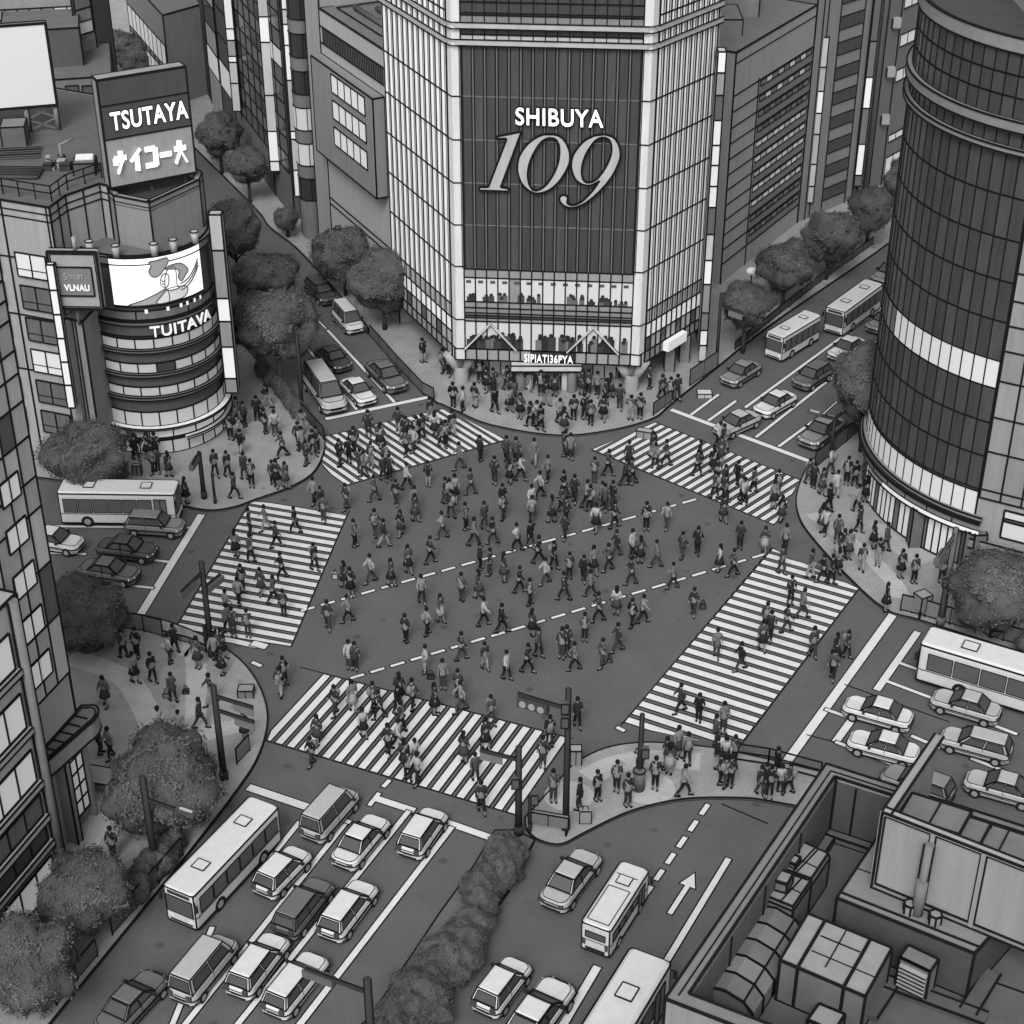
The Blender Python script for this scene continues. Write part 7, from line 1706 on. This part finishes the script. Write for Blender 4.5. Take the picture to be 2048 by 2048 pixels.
rail('panelled railing along the kerb left of the department store', [(740, 672), (795, 735), (845, 788), (868, 800)], .9, 84)
rail('dark low fence under the corner tree of the avenue', [(640, 560), (700, 628), (735, 668)], .7, 70)
rail('upper boarded fence on the kerb right of the department store', [Q(1, 2, 1340, 985), Q(1, 2, 1545, 845)], 1.3, 104)
rail('lower boarded fence on the kerb beside the upper right crossing', [Q(1, 2, 1065, 1205), Q(1, 2, 1235, 1080)], .95, 92)
rail('long dark fence bed under the avenue trees on the right', [(1470, 700), (1560, 628), (1640, 565), (1745, 490)], .7, 70)
rail('patterned railing beside the grey sedan and right pavement', [Q(1, 3, 350, 1610), Q(1, 3, 500, 1480), Q(1, 3, 860, 1180)], 1.2, 84)
rail('open bar railing at the top of the left plaza', [Q(2, 0, 935, 885), Q(2, 0, 1090, 905), Q(2, 0, 1230, 945)], 1.15, 100)
rail('low curved rail at the kerb beside the left crossing', [Q(2, 0, 1230, 945), Q(2, 0, 1440, 1000), Q(2, 0, 1560, 1060)], .45, 104)
rail('mesh railing along the top of the kerbed island', [Q(2, 2, 1690, 1880), (1536, 1532), (1640, 1560)], 1.1, 80, solid=False)
rail('long panelled railing behind the right-hand bus', [Q(2, 3, 1000, 745), Q(2, 3, 1180, 790), Q(2, 3, 1560, 905), Q(2, 3, 1990, 1040)], 1.1, 100)
rail('railing in front of the trees beside the bus queue', [Q(3, 0, 1380, 660), Q(3, 0, 1200, 870), Q(3, 0, 850, 1260)], 1.1, 70)
rail('railing at the foot of the bottom left corner trees', [Q(3, 0, 735, 1420), Q(3, 0, 430, 1790)], 1.0, 76)
rail('short guard panels on the plaza kerb beside the two-armed pole', [Q(2, 0, 1790, 1905), Q(2, 0, 1885, 1800)], 1.0, 96)
def kiosk(label, px, sx, sy, h, tone, name='utility_box', cat='utility box', rz=0, z=KZ, legs=False, group=None):
    c = G(*px, z); root = empty(name, tuple(c), rz); tag(root, label, cat, group); mb = MB(); m = mat(tone); z0 = .45 if legs else 0
    mb.box(-sx/2, sx/2, -sy/2, sy/2, z0, h, m, mat(tone+20)); P_ = [(-sx/2, -sy/2), (sx/2, -sy/2), (sx/2, sy/2), (-sx/2, sy/2)]; mb.polyink(P_, z0, h, .035); mb.ink((0, -sy/2-.01, z0), (0, -sy/2-.01, h), .025); o = mb.build('casing'); o.parent = root
    if legs:
        for x, y in P_: mb = MB(); mb.box(x*.9-.05, x*.9+.05, y*.9-.05, y*.9+.05, 0, z0+.02, INK); o = mb.build('leg'); o.parent = root
kiosk('slanting utility box behind the railing right of the crossing', Q(2, 3, 1150, 770), .75, .7, 1.35, 108, rz=.5, legs=True)
kiosk('low bench-like board at the tip of the kerbed island', Q(3, 2, 275, 480), 1.9, .18, 1.1, 92, 'notice_board', 'board', rz=-.25, legs=True)
kiosk('small grey box behind the tall signal pole by the bottom crossing', Q(2, 2, 480, 1890), .55, .5, .9, 116)
kiosk('square planter box left of the big plaza tree', Q(3, 0, 745, 110), 1.6, 1.2, .5, 110, 'planter', 'planter', rz=-.25)
#kiosk('small kerb box beside the plaza, above the waiting bus', Q(2, 1, 75, 1830), .6, .55, .35, 108, z=.01)
kiosk('low seat block by the tree left of the round corner store', Q(1, 0, 1040, 1650), .55, .3, .7, 100, 'seat_block', 'seat')
kiosk('crate of papers standing at the kerb of the left plaza', Q(2, 0, 1860, 1380), .8, .6, .45, 100, 'crate', 'crate')
kiosk('pale booth box at the kerb right of the department store', Q(1, 2, 1450, 1055), 1.0, .7, .3, 150, 'low_box', 'box', z=.01)
kiosk('grey barrier block on the upper right crossing kerb', Q(1, 2, 1000, 1365), 1.0, .5, .5, 116, 'barrier_block', 'barrier', z=.02, rz=-.3)
#kiosk('kerb ramp block by the pavement right of the left crossing pole', Q(3, 1, 575, 40), .5, .35, .25, 140, 'ramp_block', 'block', z=.01)
c = G(*Q(3, 0, 145, 1880)); e = empty('traffic_cone', (c.x, c.y, KZ)); tag(e, 'dark pyramid shaped marker under the bottom left tree', 'marker'); mb = MB(); mb.rings([[(c.x-.4, c.y-.3, KZ), (c.x+.4, c.y-.3, KZ), (c.x+.4, c.y+.4, KZ), (c.x-.4, c.y+.4, KZ)], [(c.x-.03, c.y, KZ+1.4), (c.x+.03, c.y, KZ+1.4), (c.x+.03, c.y+.05, KZ+1.4), (c.x-.03, c.y+.05, KZ+1.4)]], mat(100)); part(mb, 'cone', e)
